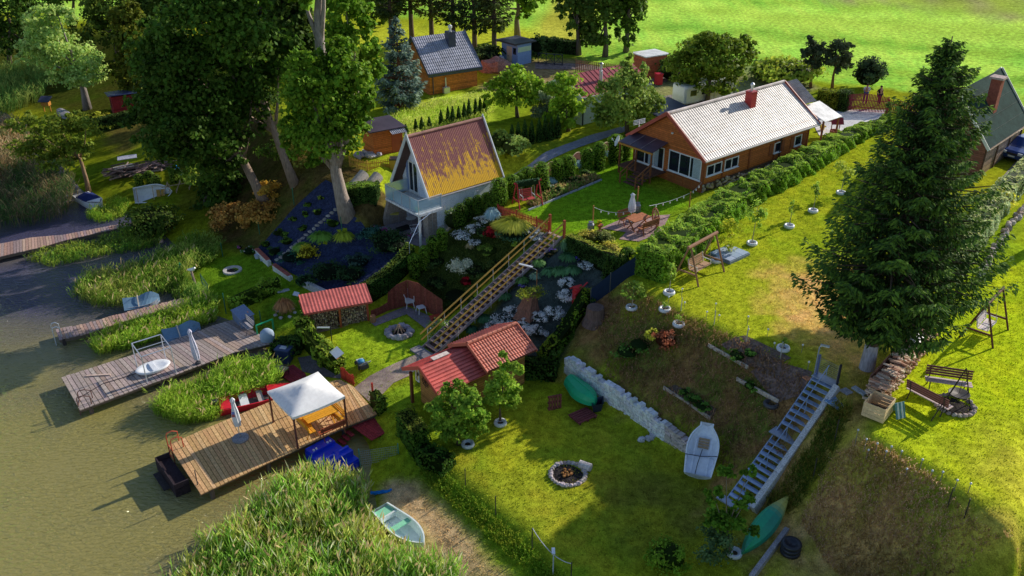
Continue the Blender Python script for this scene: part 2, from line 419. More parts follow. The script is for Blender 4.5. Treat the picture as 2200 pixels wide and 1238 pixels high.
zone([(190,400),(330,385),(400,420),(380,470),(300,470),(230,440)],(.24,.24,.02),1.5,.9,1,(.12,.17,.012))
zone([(375,360),(440,400),(430,470),(380,440)],(.13,.12,.02),1.5,.8)
zone([(470,470),(560,390),(660,385),(560,545),(470,520)],(.12,.06,.025),1.5,1,.6,(.07,.055,.016))
zone([(330,520),(430,540),(480,600),(470,660),(420,650),(380,600)],(.10,.15,.015),1.5,.8)
zone([(440,560),(560,545),(640,620),(560,640),(470,650),(430,600)],(.075,.14,.010),1,.95,.4,(.10,.16,.012))
zone([(560,660),(640,625),(750,660),(650,720),(560,720)],(.065,.12,.010),1,.95,.4)
zone([(715,715),(800,690),(860,665),(935,740),(890,775),(800,840),(740,810)],(.19,.25,.016),.5,1,.2,(.15,.23,.014))
zone([(815,850),(880,820),(905,850),(870,890),(820,880)],(.13,.2,.015),.5,.9,.2)
zone([(900,1000),(1080,860),(1230,870),(1480,985),(1600,1110),(1640,1238),(1230,1240),(1050,1090)],(.10,.145,.012),1.5,.9,1,(.23,.20,.02))
zone([(1080,900),(1200,880),(1310,1000),(1240,1080),(1130,1060)],(.30,.25,.018),3,.8,1.5,(.15,.21,.014))
zone([(1300,1050),(1480,1000),(1580,1110),(1420,1180)],(.10,.07,.022),3,.7,1.5,(.07,.09,.012))
zone([(880,960),(960,1010),(1060,1100),(1230,1240),(1150,1240),(1000,1110),(900,1020)],(.115,.19,.013),.8,.9,.4,(.07,.13,.01))
zone([(830,1040),(900,1035),(1000,1130),(1080,1240),(960,1240),(900,1150),(840,1090)],(.48,.27,.20),.8,1,.4,(.40,.22,.16))
zone([(1260,630),(1372,612),(1480,678),(1750,800),(1800,838),(1690,1120),(1480,960),(1212,770)],(.20,.085,.055),1.5,1,1,(.075,.085,.022))
zone([(1320,700),(1440,680),(1420,790),(1330,800)],(.03,.075,.010),2,.7,1.5)
zone([(1840,930),(2000,1010),(2150,1150),(2260,1260),(1760,1250),(1660,1130),(1770,900)],(.42,.22,.12),4,1,2.4,(.30,.18,.07))
zone([(1372,612),(1480,520),(1700,400),(1860,290),(2000,300),(2000,620),(1900,750),(1800,838),(1600,735)],(.16,.20,.012),1,.95,.5,(.24,.24,.016))
zone([(1390,615),(1640,560),(1760,680),(1640,745),(1480,680)],(.27,.26,.018),3,.75,2,(.20,.23,.015))
zone([(1640,590),(1800,570),(1880,700),(1900,780),(1840,860),(1780,800),(1690,700)],(.56,.25,.12),2.5,1,1,(.44,.26,.08))
zone([(1900,780),(1840,850),(1800,880),(1880,930),(1900,850)],(.16,.09,.045),1.5,.9)
zone([(1930,780),(2000,640),(2210,500),(2210,1130),(2080,1070),(1870,940)],(.25,.31,.012),1,.95,.5,(.34,.36,.014))
zone([(2050,1070),(2200,950),(2230,1250),(2150,1240)],(.34,.26,.04),3,.7,2)
zone([(2090,450),(2200,400),(2200,560),(2060,620)],(.13,.2,.014),2,.7)
zone([(1085,470),(1190,420),(1400,300),(1350,380),(1480,440),(1360,480),(1200,505)],(.10,.19,.010),.6,1,.1,(.085,.165,.010))
zone([(885,580),(1010,455),(1085,450),(1180,500),(950,690),(905,620)],(.022,.03,.010),.6,.95,.4,(.03,.04,.012))
zone([(940,760),(1200,510),(1330,570),(1260,650),(1200,790),(1000,770)],(.028,.034,.06),.6,.95,.3)
zone([(800,290),(830,240),(960,205),(1060,200),(1060,260),(960,290)],(.32,.44,.04),1,.95,.4,(.40,.44,.06))
zone([(770,330),(860,320),(860,370),(790,385)],(.22,.26,.018),1,.9)
zone([(1020,190),(1120,130),(1260,130),(1250,170),(1100,200)],(.16,.10,.075),1,.95,.5,(.2,.14,.1))
zone([(1090,320),(1250,260),(1330,240),(1380,270),(1200,340),(1100,350)],(.13,.16,.014),1,.9,.5,(.24,.22,.02))
zone([(1230,140),(1340,130),(1450,180),(1380,200),(1250,170)],(.10,.16,.03),1,.9,.5)
zone([(1380,170),(1620,140),(1760,190),(1700,230),(1420,240)],(.15,.13,.10),1,.8,.5)
zone([(728,440),(840,430),(835,505),(770,505),(735,480)],(.06,.04,.022),.8,1,.3)
zone([(540,230),(700,320),(790,370),(735,445),(650,455),(560,545),(455,525),(450,420)],(.075,.045,.025),1.5,1,.8,(.05,.05,.014))
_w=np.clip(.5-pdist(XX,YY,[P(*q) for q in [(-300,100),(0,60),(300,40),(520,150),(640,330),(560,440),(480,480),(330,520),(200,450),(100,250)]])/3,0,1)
CC*=(1-.5*_w*np.clip(.6+n1,0,1))[...,None]  # tree shade put into the ground colour of the camp and wood
_a,_b=P(1560,27),P(2200,67);_d=(_b-_a).xy.normalized();_al=XX*_d.x+YY*_d.y;_ac=-XX*_d.y+YY*_d.x
_st=np.clip(.5-pdist(XX,YY,[(8.5,92),(20,88),(33,82),(45,74),(60,66),(90,58),(300,20),(840,20),(840,770),(-640,770),(-200,200),(0,110)])/4,0,1)
CC*=(1+_st*((vnoise(_al,_ac*18,60,31)-.5)*1.0+(vnoise(_al,_ac*9,90,32)-.5)*.4))[...,None]
CC[...,2]*=.7;CC[...,1]*=1.08
def terrain():
 nx,ny=Z.shape
 V=np.stack([XX,YY,Z],-1).reshape(-1,3).astype(np.float32)
 I=np.arange(nx*ny).reshape(nx,ny)
 F=np.stack([I[:-1,:-1],I[1:,:-1],I[1:,1:],I[:-1,1:]],-1).reshape(-1,4)
 me=bpy.data.meshes.new("ground");me.vertices.add(len(V));me.vertices.foreach_set("co",V.ravel())
 me.loops.add(F.size);me.loops.foreach_set("vertex_index",F.ravel().astype(np.int32))
 me.polygons.add(len(F));me.polygons.foreach_set("loop_start",np.arange(0,F.size,4,dtype=np.int32))
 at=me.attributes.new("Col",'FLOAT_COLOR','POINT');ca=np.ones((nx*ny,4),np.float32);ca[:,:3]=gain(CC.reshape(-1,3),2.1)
 at.data.foreach_set("color",ca.ravel());me.polygons.foreach_set("use_smooth",np.ones(len(F),bool));me.update(calc_edges=True)
 o=bpy.data.objects.new("ground",me);link(o);o["kind"]="structure"
 me.materials.append(mat("grass_ground",rough=1,spec=.0,ns=2.6,na=.55,bump=.6,bs=.05,fine=19,fa=.3))
 return o
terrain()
def drape(name,px,mt,col,dz=.03,step=.45,world=None,jit=.0,kind="structure",second=None):
 ps=world or [P(*p) for p in px]
 ring=[]
 for i,p in enumerate(ps):
  q=ps[(i+1)%len(ps)];n=max(1,int((Vector((q.x,q.y))-Vector((p.x,p.y))).length/step))
  for k in range(n):ring.append((p.x+(q.x-p.x)*k/n,p.y+(q.y-p.y)*k/n))
 xs=[p[0] for p in ring];ys=[p[1] for p in ring]
 ax=np.arange(min(xs),max(xs),step);ay=np.arange(min(ys),max(ys),step);X,Y=np.meshgrid(ax,ay,indexing='ij')
 D=pdist(X,Y,ring);k=D<-step*.45
 inner=list(zip(X[k],Y[k]));allp=ring+inner;nr=len(ring)
 r=geometry.delaunay_2d_cdt([Vector(p) for p in allp],[],[list(range(nr))],1,1e-4)
 b=MB()
 vs=[(v.x,v.y,gz(v.x,v.y)+dz+R.uniform(0,jit)) for v in r[0]]
 b.v=vs
 for f in r[2]:
  b.f.append(tuple(f));b.c.append(J(col,.06) if second is None or R.random()<.6 else J(second,.08))
 c=Vector((sum(p[0] for p in ring)/nr,sum(p[1] for p in ring)/nr,0));b.v=[(x-c.x,y-c.y,z) for x,y,z in b.v]
 o=b.build(name,mt,loc=c,smooth=True)
 if kind:o["kind"]=kind
 return o
def frame(a,b):
 pa,pb=P(*a),P(*b);d=pb-pa
 return pa,math.atan2(d.y,d.x),math.hypot(d.x,d.y)
def water():
 m=bpy.data.materials.new("lake_water");m.use_nodes=True;nt=m.node_tree;N=nt.nodes;L=nt.links;N.remove(N["Principled BSDF"])
 def noise(sc_,vec,det=3,dist=0):
  w=N.new("ShaderNodeTexNoise");w.inputs["Scale"].default_value=sc_;w.inputs["Detail"].default_value=det;w.inputs["Distortion"].default_value=dist;L.new(vec,w.inputs["Vector"]);return w.outputs["Fac"]
 def rng(v,a,b,c,d):
  r=N.new("ShaderNodeMapRange");r.inputs["From Min"].default_value=a;r.inputs["From Max"].default_value=b;r.inputs["To Min"].default_value=c;r.inputs["To Max"].default_value=d;L.new(v,r.inputs["Value"]);return r.outputs["Result"]
 def op(o,a,b):
  k=N.new("ShaderNodeMath");k.operation=o;L.new(a,k.inputs[0]);L.new(b,k.inputs[1]);return k.outputs[0]
 def mixc(f,a,b):
  k=N.new("ShaderNodeMix");k.data_type='RGBA';L.new(f,k.inputs["Factor"])
  for n_,v in (("A",a),("B",b)):
   if isinstance(v,tuple):k.inputs[n_].default_value=(*v,1)
   else:L.new(v,k.inputs[n_])
  return k.outputs["Result"]
 tc=N.new("ShaderNodeTexCoord");ob=tc.outputs["Object"];mp=N.new("ShaderNodeMapping");mp.inputs["Rotation"].default_value=(0,0,rad(-14));mp.inputs["Scale"].default_value=(.75,1.7,1);L.new(ob,mp.inputs[0])
 big=noise(.13,ob,2);rip=op('MULTIPLY',noise(3.6,mp.outputs[0],4,.8),rng(big,.35,.62,.25,1.1))
 bp=N.new("ShaderNodeBump");bp.inputs["Strength"].default_value=1;bp.inputs["Distance"].default_value=.26;L.new(rip,bp.inputs["Height"])
 b2=N.new("ShaderNodeBump");b2.inputs["Strength"].default_value=.55;b2.inputs["Distance"].default_value=.16;L.new(rip,b2.inputs["Height"])
 sp=N.new("ShaderNodeSeparateXYZ");L.new(ob,sp.inputs[0])
 sky_tint=op('ADD',rng(sp.outputs["Y"],38,54,0,1),rng(big,.3,.7,-.3,.3));cl=N.new("ShaderNodeClamp");L.new(sky_tint,cl.inputs[0])  # bluer far water: sky reflection put into the base colour
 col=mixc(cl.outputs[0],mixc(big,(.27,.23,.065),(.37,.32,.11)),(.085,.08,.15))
 df=N.new("ShaderNodeBsdfDiffuse");L.new(col,df.inputs["Color"]);L.new(b2.outputs[0],df.inputs["Normal"])
 gl=N.new("ShaderNodeBsdfGlossy");gl.inputs["Roughness"].default_value=.06;L.new(bp.outputs[0],gl.inputs["Normal"])
 fr=N.new("ShaderNodeFresnel");fr.inputs["IOR"].default_value=1.6;L.new(bp.outputs[0],fr.inputs["Normal"])
 mx=N.new("ShaderNodeMixShader");L.new(fr.outputs[0],mx.inputs[0]);L.new(df.outputs[0],mx.inputs[1]);L.new(gl.outputs[0],mx.inputs[2]);L.new(mx.outputs[0],N["Material Output"].inputs["Surface"])
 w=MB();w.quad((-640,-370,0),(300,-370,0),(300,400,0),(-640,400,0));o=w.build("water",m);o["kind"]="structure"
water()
def _each(s,name,mt,parent=None,smooth=False,label=None):
 "one object per disconnected piece that was added"
 out=[];par=list(range(len(s.v)))
 def find(a):
  while par[a] != a:par[a]=par[par[a]];a=par[a]
  return a
 for f in s.f:
  r=find(f[0])
  for i in f[1:]:par[find(i)]=r
 gr={}
 for f,c in zip(s.f,s.c):gr.setdefault(find(f[0]),[]).append((f,c))
 for fs in gr.values():
  b=MB();mp={}
  for f,c in fs:
   q=[]
   for i in f:
    if i not in mp:mp[i]=len(b.v);b.v.append(s.v[i])
    q.append(mp[i])
   b.f.append(tuple(q));b.c.append(c)
  out.append(b.build(name,mt,parent,smooth,label=label))
 return out
MB.each=_each
def local(t,p):
 c,s=math.cos(-t.rotation_euler[2]),math.sin(-t.rotation_euler[2]);d=Vector(p)-Vector(t.location)
 return Vector((d.x*c-d.y*s,d.x*s+d.y*c,d.z))
def pl(ps,u):
 "point at fraction u of a polyline"
 L=[(ps[i+1]-ps[i]).length for i in range(len(ps)-1)];T=sum(L)*min(max(u,0),1)
 for i,l in enumerate(L):
  if T<=l or i==len(L)-1:return ps[i].lerp(ps[i+1],T/l if l else 0)
  T-=l
def deck(name,label,cat,far,near,z,bw,cols,group=None,piles=(),pz=-1.0,thick=.05,jag=0.0,pcol=(.10,.08,.07),beamw=.12):
 F=[PZ(x,y,z) for x,y in far];N_=[PZ(x,y,z) for x,y in near]
 t=thing(name,label,cat,(F[0]+N_[0])/2,0,group);o=t.location.copy();b=MB(off=o)
 Lt=sum((F[i+1]-F[i]).length for i in range(len(F)-1));n=int(Lt/bw)
 for i in range(n):
  u0,u1=i/n,(i+.87)/n;a,c,d,e=pl(F,u0),pl(F,u1),pl(N_,u1),pl(N_,u0)
  s=(a-e).normalized();j0,j1=R.uniform(0,jag),R.uniform(0,jag);dz=Vector((0,0,R.uniform(-.006,.006)))
  ps=[a+s*j0+dz,c+s*j0+dz,d-s*j1+dz,e-s*j1+dz];b.slab(ps[::-1],thick,J(R.choice(cols),.14))
 b.build("boards",WOODW,t)
 for q in (.05,.95):
  m=MB(off=o,col=(.12,.09,.07))
  for i in range(12):
   p=pl(F,i/12).lerp(pl(N_,i/12),q);r=pl(F,(i+1)/12).lerp(pl(N_,(i+1)/12),q);m.beam(p-Vector((0,0,thick+beamw)),r-Vector((0,0,thick+beamw)),.1,beamw*1.6)
  m.build("joist",WOOD,t)
 for u in piles:
  for q in (.06,.94):
   p=pl(F,u).lerp(pl(N_,u),q);k=MB(off=o,col=J(pcol));k.cyl((p.x,p.y,pz),(p.x,p.y,z-thick-.02),.11,n=9);k.build("pile",BARK,t)
 return t
def hull(b,L,W,H,tr=.8,bow=1.0,th=.05,col=(.8,.8,.8),inner=None,ns=14,M=None,rake=.15,double=False,bl=.015,flat=.8):
 "open boat shell along +x, stern at 0"
 inner=inner or col;O=[];I=[]
 for i in range(ns+1):
  t=i/ns
  if double:w=W/2*max(.012,math.sin(PI*min(max(t,.004),.996))**.75)
  else:w=W/2*min(1,tr+(1-tr)*t/.45)*max(bl,(1-max(0,(t-.5)/.5)**2.3)**.8 if t<1 else bl)
  sh=H*(1+.22*bow*t*t+(.22*(1-2*t)**4 if double else 0));kz=H*.55*max(0,(t-.72)/.28)**2*bow;x=L*t
  ch=kz+.22*H
  O.append([(x,w,sh),(x,w*.93,(sh+ch)/2),(x,w*flat,ch),(x,0,kz),(x,-w*flat,ch),(x,-w*.93,(sh+ch)/2),(x,-w,sh)])
  wi=max(.005,w-th)
  I.append([(x,wi,sh),(x,wi*.93,(sh+ch)/2),(x,wi*flat,ch+.03),(x,0,kz+.05),(x,-wi*flat,ch+.03),(x,-wi*.93,(sh+ch)/2),(x,-wi,sh)])
 vs=[];fs=[];cs=[]
 def put(rows,col_,flip):
  o=len(vs)
  for r in rows:vs.extend(r)
  for i in range(ns):
   for k in range(6):
    f=(o+i*7+k,o+i*7+k+1,o+(i+1)*7+k+1,o+(i+1)*7+k);fs.append(f[::-1] if flip else f);cs.append(col_)
  return o
 a=put(O,col,False);c=put(I,inner,True)
 for i in range(ns):
  for k in (0,6):fs.append((a+i*7+k,a+(i+1)*7+k,c+(i+1)*7+k,c+i*7+k));cs.append(col)
 fs.append(tuple(a+k for k in range(7)));cs.append(col);fs.append(tuple(c+k for k in range(6,-1,-1)));cs.append(inner)
 if bl>.1:fs.append(tuple(a+ns*7+k for k in range(6,-1,-1)));cs.append(col);fs.append(tuple(c+ns*7+k for k in range(7)));cs.append(inner)
 old=b.M
 if M is not None:b.M=M
 for f,cl in zip([0],[0]):pass
 base=len(b.v)
 for p in vs:
  p=Vector(p);p=b.M @ p if b.M is not None else p;b.v.append(tuple(p-b.off if b.off else p))
 for f,cl in zip(fs,cs):b.f.append(tuple(base+i for i in f));b.c.append(cl)
 b.M=old
def bench(label,loc,rz,w,col,group=None,slats=4,backh=.9,seatd=.45,legcol=(.05,.04,.04),name="bench",tilt=.22,seatcol=None,cat="bench"):
 t=thing(name,label,cat,loc,rz,group);s=MB()
 for i in range(max(2,slats-1)):
  s.box((0,-seatd/2+(i+.5)*seatd/max(2,slats-1),.45),(w,seatd/max(2,slats-1)-.03,.04),J(seatcol or col))
 s.build("seat",WOOD,t);b=MB()
 for i in range(slats):
  z=.55+(i+.5)*(backh-.52)/slats;b.box((0,seatd/2+(z-.5)*tilt,z),(w,.035,(backh-.52)/slats-.03),J(col))
 for x in (-w*.4,w*.4):b.beam((x,seatd/2-.02,.42),(x,seatd/2+(backh-.5)*tilt+.03,backh),.04,.04,legcol,up=(1,0,0))
 b.build("backrest",WOOD,t)
 for x in (-w*.4,w*.4):
  l=MB(col=legcol);l.beam((x,-seatd/2,.43),(x,seatd/2,.43),.04,.04);l.beam((x,-seatd/2+.05,.43),(x,-seatd/2-.08,0),.04,.04);l.beam((x,seatd/2-.05,.43),(x,seatd/2+.1,0),.04,.04);l.build("leg",METAL,t)
 return t
def swing(label,a,b,spread,h,col,seatcol,name="garden_swing",beamr=.07,legw=.09,rope=(.3,.3,.3),off=0.0,seat_h=.5,bw=.62,group=None):
 "a, b: ground points under the two ends of the beam (world)"
 d=(b-a);S=d.xy.length;t=thing(name,label,"garden swing",(a+b)/2,math.atan2(d.y,d.x),group)
 m=MB(col=col);m.cyl((-S/2-.2,0,h),(S/2+.2,0,h),beamr,n=8);m.build("beam",WOOD,t)
 for sg in (-1,1):
  for q in (-1,1):
   l=MB(col=J(col));l.cyl((sg*S/2,q*.05,h-.02),(sg*(S/2+.06),q*spread/2,-.08),legw/2,n=7);l.build("leg",WOOD,t)
  l=MB(col=J(col));l.beam((sg*(S/2+.04),-spread*.36,h*.28),(sg*(S/2+.04),spread*.36,h*.28),.06,.09);l.build("cross_rail",WOOD,t)
 w=S*bw;s=MB(col=seatcol)
 for i in range(5):s.box((0,off-.22+i*.1,seat_h),(w,.085,.03),J(seatcol))
 q=s.build("seat",WOOD,t);s=MB()
 for i in range(5):s.box((0,off+.27+i*.025,seat_h+.08+i*.11),(w,.03,.09),J(seatcol))
 for x in (-w*.45,w*.45):s.beam((x,off+.25,seat_h),(x,off+.38,seat_h+.6),.04,.03,up=(1,0,0));s.beam((x,off-.25,seat_h+.25),(x,off+.32,seat_h+.28),.05,.03);s.beam((x,off-.24,seat_h),(x,off-.24,seat_h+.25),.04,.04,up=(1,0,0))
 s.build("backrest",WOOD,t)
 for x in (-w*.46,w*.46):
  r=MB(col=rope);r.cyl((x,off-.2,seat_h+.25),(x,0,h),.012,n=4);r.cyl((x,off+.34,seat_h+.45),(x,0,h),.012,n=4);r.build("hanger",METAL,t)
 return t
def closed_umbrella(label,loc,h,r,base_r=.0,lean=(0,0),col=(.75,.76,.82),basecol=(.22,.22,.24),marks=True,z0=.85):
 t=thing("parasol",label,"parasol",loc);l=Vector((lean[0],lean[1],0));p=MB(col=(.75,.75,.75));p.cyl((0,0,.02),l*.9+Vector((0,0,h*.97)),.025,n=8);p.build("pole",METAL,t)
 c=MB(col=col);zs=np.linspace(z0,h,12);vs=[];n=24
 for i,z in enumerate(zs):
  f=(z-z0)/(h-z0);rr=r*(.85+.3*math.sin(f*5.2))*(1-.25*f) if f<.86 else r*.85*(1-(f-.86)/.145)+.02
  for k in range(n):
   a=2*PI*k/n;q=rr*(1+.22*math.cos(a*6+f*2));vs.append((l.x*z/h+q*math.cos(a),l.y*z/h+q*math.sin(a),z))
 c.add(vs,[(i*n+k,i*n+(k+1)%n,(i+1)*n+(k+1)%n,(i+1)*n+k) for i in range(11) for k in range(n)])
 if marks:
  for i in range(len(c.c)):
   row,k=divmod(i,n)
   if row in (4,5) and k in (15,16,17,18):c.c[i]=(.45,.12,.12) if row==4 else (.15,.2,.5)
 c.build("folded_canopy",FABRIC,t,smooth=True)
 if base_r:b=MB(col=basecol);b.lathe([(base_r,0),(base_r,.08),(base_r*.9,.11),(.05,.12)],20);b.cyl((0,0,.1),(0,0,.35),.04,n=8);b.build("base",CONC,t)
 return t
def ladder(label,loc,rz,w,h,depth,col,cat="ladder",arch=.5,drop=.9):
 t=thing("bathing_ladder",label,cat,loc,rz);m=MB(col=col)
 for y in (-w/2,w/2):
  pts=[Vector((-.06,y,-drop)),Vector((-.06,y,h*.75)),Vector((0,y,h*.95)),Vector((depth*.5,y,h)),Vector((depth,y,h*.8)),Vector((depth,y,.0))];m.tube(pts,.028,6)
 m.build("rail",METAL,t)
 for k in range(4):r=MB(col=col);r.cyl((-.06,-w/2,-drop+.1+k*.27),(-.06,w/2,-drop+.1+k*.27),.022,n=6);r.build("rung",METAL,t)
 return t
def post(name,label,at,h,r,col,cat="post",group=None,mt=None,dirv=None,cap=None):
 b=P(*at) if not isinstance(at,Vector) else at;m=MB(col=col);m.cyl((0,0,-.25),(dirv[0] if dirv else 0,dirv[1] if dirv else 0,h),r,n=7)
 if cap:m.lathe([(r*1.1,h),(r*1.2,h+.03),(.01,h+.05)],7,col=cap)
 return tag(m.build(name,mt or WOOD,loc=b),label,cat,group)
def VP(px,py,y):
 d=ray(px,py);t=y/d[1]
 return Vector((d[0]*t,y,CH+d[2]*t))
def leafcards(p,n,size,col,name,mt,parent=None,loc=None,asp=.5,jit=.6,updown=0,extra=None):
 p=np.asarray(p,np.float32);N=len(p)
 n=unit(n+NR.normal(size=(N,3))*jit)
 t=unit(np.cross(n,rdir(N)));w=np.cross(n,t)
 s=(size*NR.uniform(.6,1.35,(N,1)))*.5
 return cards(p,t*s,w*s*asp*1.6,col,name,mt,parent,loc)
def lobes_pts(lobes,n,clump=.30,seed=0):
 "clustered points through a set of ellipsoids: returns points, outward normals, shade 0..1"
 A=np.array([(l[3]*l[4]+l[4]*l[5]+l[3]*l[5]) for l in lobes]);A=A/A.sum();ps=[];ns=[];sh=[]
 for l,a in zip(lobes,A):
  k=max(4,int(n*a));m=max(5,int(k/60));c=np.array(l[:3]);r=np.array(l[3:6])
  d=rdir(m);d[:,2]=np.where(d[:,2]<-.55,-d[:,2],d[:,2]);d=unit(d)
  q=d*NR.uniform(.5,1.1,(m,1));br=NR.uniform(0,1,m)**1.3
  idx=NR.integers(0,m,k)
  off=NR.normal(size=(k,3))*clump*.8*NR.uniform(.5,1,(k,1));off[:,2]*=.75
  x=q[idx]+off
  rr=np.linalg.norm(x,axis=1,keepdims=True);x=np.where(rr>1.22,x/rr*1.22,x)
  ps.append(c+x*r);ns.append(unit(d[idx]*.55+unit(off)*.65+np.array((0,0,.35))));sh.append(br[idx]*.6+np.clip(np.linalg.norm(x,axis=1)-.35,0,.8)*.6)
 return np.concatenate(ps),np.concatenate(ns),np.concatenate(sh)
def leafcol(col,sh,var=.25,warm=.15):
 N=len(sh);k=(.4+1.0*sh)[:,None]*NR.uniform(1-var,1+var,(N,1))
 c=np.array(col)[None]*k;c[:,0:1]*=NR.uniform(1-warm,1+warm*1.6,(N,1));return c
def tree(name,label,base,crown,col,n=5000,leaf=.30,tr=.25,trunkpath=None,group=None,cat="tree",barkcol=(.12,.09,.07),white=0,limbs=True,clump=.30,mt=None,flat=1.0,y=None,depth=.9,asp=.5):
 b=P(*base) if not isinstance(base,Vector) else base
 if y is None:y=b.y
 t=thing(name,label,cat,b,0,group);m=mpp(b);L=[]
 for i,c in enumerate(crown):
  dy=(c[4] if len(c)>4 else R.uniform(-.35,.35)*c[2]*m)
  w=VP(c[0],c[1],y+dy);mm=mpp(w);L.append((w.x-b.x,w.y-b.y,w.z-b.z,c[2]*mm,c[2]*mm*depth,c[3]*mm*1.1*flat))
 X=[]
 for l in L:
  for j in range(4):
   d=Vector((R.gauss(0,1),R.gauss(0,1),R.gauss(.25,.8))).normalized();q=R.uniform(.28,.5);X.append((l[0]+d.x*l[3]*.85,l[1]+d.y*l[4]*.85,l[2]+d.z*l[5]*.85,l[3]*q,l[4]*q,l[5]*q*.9))
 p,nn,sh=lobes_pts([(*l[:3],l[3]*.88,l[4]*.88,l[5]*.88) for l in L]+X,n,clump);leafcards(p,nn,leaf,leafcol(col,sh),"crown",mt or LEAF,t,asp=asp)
 k=MB(col=barkcol)
 path=[VP(q[0],q[1],b.y+(q[2] if len(q)>2 else 0))-b for q in trunkpath] if trunkpath else None
 if not path:
  ctr=Vector(L[0][:3]);path=[Vector((0,0,-.2)),Vector((ctr.x*.25+R.uniform(-.1,.1),0,ctr.z*.35)),Vector((ctr.x*.7,ctr.y*.4,ctr.z*.75)),ctr]
 else:path=[Vector((0,0,-.25))]+path
 np_=len(path);k.tube(path,[tr*(1.25 if i==0 else 1-.75*i/np_) for i in range(np_)],8)
 if limbs:
  for l in L:
   c=Vector(l[:3]);j=max(1,np_ // 2);q=path[j];mid=q.lerp(c,.55)+Vector((0,0,-.12*l[5]))
   k.tube([q,mid,c+Vector((0,0,l[5]*.3))],[tr*.45,tr*.28,tr*.07],5)
 k.build("trunk",BARK,t,smooth=True)
 if white:
  q=MB(col=(.75,.75,.78));q.tube([path[0],path[0].lerp(path[1],white)],[tr*1.28,tr*(1.25-.5*white)+.03],9,cap=False);q.build("whitewash",RENDER,t,smooth=True)
 return t
def core_mesh(name,l,col,mt,parent,k=.8):
 b=MB(col=col);b.lathe([(math.sin(PI*i/6)*k,-math.cos(PI*i/6)*k) for i in range(7)],10)
 b.v=[(l[0]+x*l[3],l[1]+y_*l[4],l[2]+z*l[5]) for x,y_,z in b.v]
 return b
def join_cards(o,b):
 "merge a MB into a cards object so that it stays one mesh"
 me=o.data;import bmesh
 bm=bmesh.new();bm.from_mesh(me);lay=bm.loops.layers.float_color.get("Col")
 vs=[bm.verts.new(v) for v in b.v]
 for f,c in zip(b.f,b.c):
  if len(set(f))<3:continue
  try:q=bm.faces.new([vs[i] for i in f])
  except ValueError:continue
  for lp in q.loops:lp[lay]=(c[0],c[1],c[2],1)
 bm.to_mesh(me);bm.free()
def shrub(name,label,at,r,h,col,n=700,leaf=.13,group=None,cat="shrub",core=True,squash=1.0,flower=None,fl=0,jit=.5,mt=None,lobes=None,ry=None,asp=.5,clump=.3):
 b=P(*at) if not isinstance(at,Vector) else at
 ry=ry or r
 L=lobes or [(0,0,h*.48,r,ry,h*.52)]
 p,nn,sh=lobes_pts(L,n,clump)
 k=p[:,2]>-.05;p,nn,sh=p[k],nn[k],sh[k]
 c=leafcol(col,sh)
 if flower is not None:
  f=NR.uniform(size=len(p))<fl;c[f]=np.array(flower)*NR.uniform(.8,1.1,(f.sum(),1))
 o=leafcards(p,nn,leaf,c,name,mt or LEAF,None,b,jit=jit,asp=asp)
 if core:
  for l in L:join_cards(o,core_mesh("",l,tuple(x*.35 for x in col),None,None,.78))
 return tag(o,label,cat,group)
def column_shrub(name,label,at,r,h,col,n=900,leaf=.10,group=None,cat="thuja",round_top=True,rz=1.0):
 b=P(*at) if not isinstance(at,Vector) else at
 N=n;th=NR.uniform(0,2*PI,N);z=NR.uniform(0,1,N)**.9
 if round_top:prof=np.where(z<.75,.82+.18*np.sin(z/.75*PI*.7),np.sqrt(np.clip(1-((z-.75)/.25)**2,0,1))*.98+.02)
 else:prof=np.clip((1-z)**.75*1.05,.03,1)*np.clip(.75+z*2,0,1)
 rr=prof*NR.uniform(.86,1.05,N)*(1+.1*np.sin(th*3+z*7+R.uniform(0,6)))
 p=np.stack([np.cos(th)*rr*r,np.sin(th)*rr*r*rz,z*h],1)
 nn=np.stack([np.cos(th),np.sin(th),np.where(z>.8,.9,.15)],1)
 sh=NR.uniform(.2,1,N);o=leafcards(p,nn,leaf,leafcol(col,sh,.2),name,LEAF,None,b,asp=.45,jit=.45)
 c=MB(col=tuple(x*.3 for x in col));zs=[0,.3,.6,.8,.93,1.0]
 if round_top:pr=[.7,.78,.8,.72,.45,.02]
 else:pr=[.6,.62,.42,.25,.1,.01]
 c.lathe([(q*r,z_*h*.97) for q,z_ in zip(pr,zs)],10);join_cards(o,c)
 return tag(o,label,cat,group)
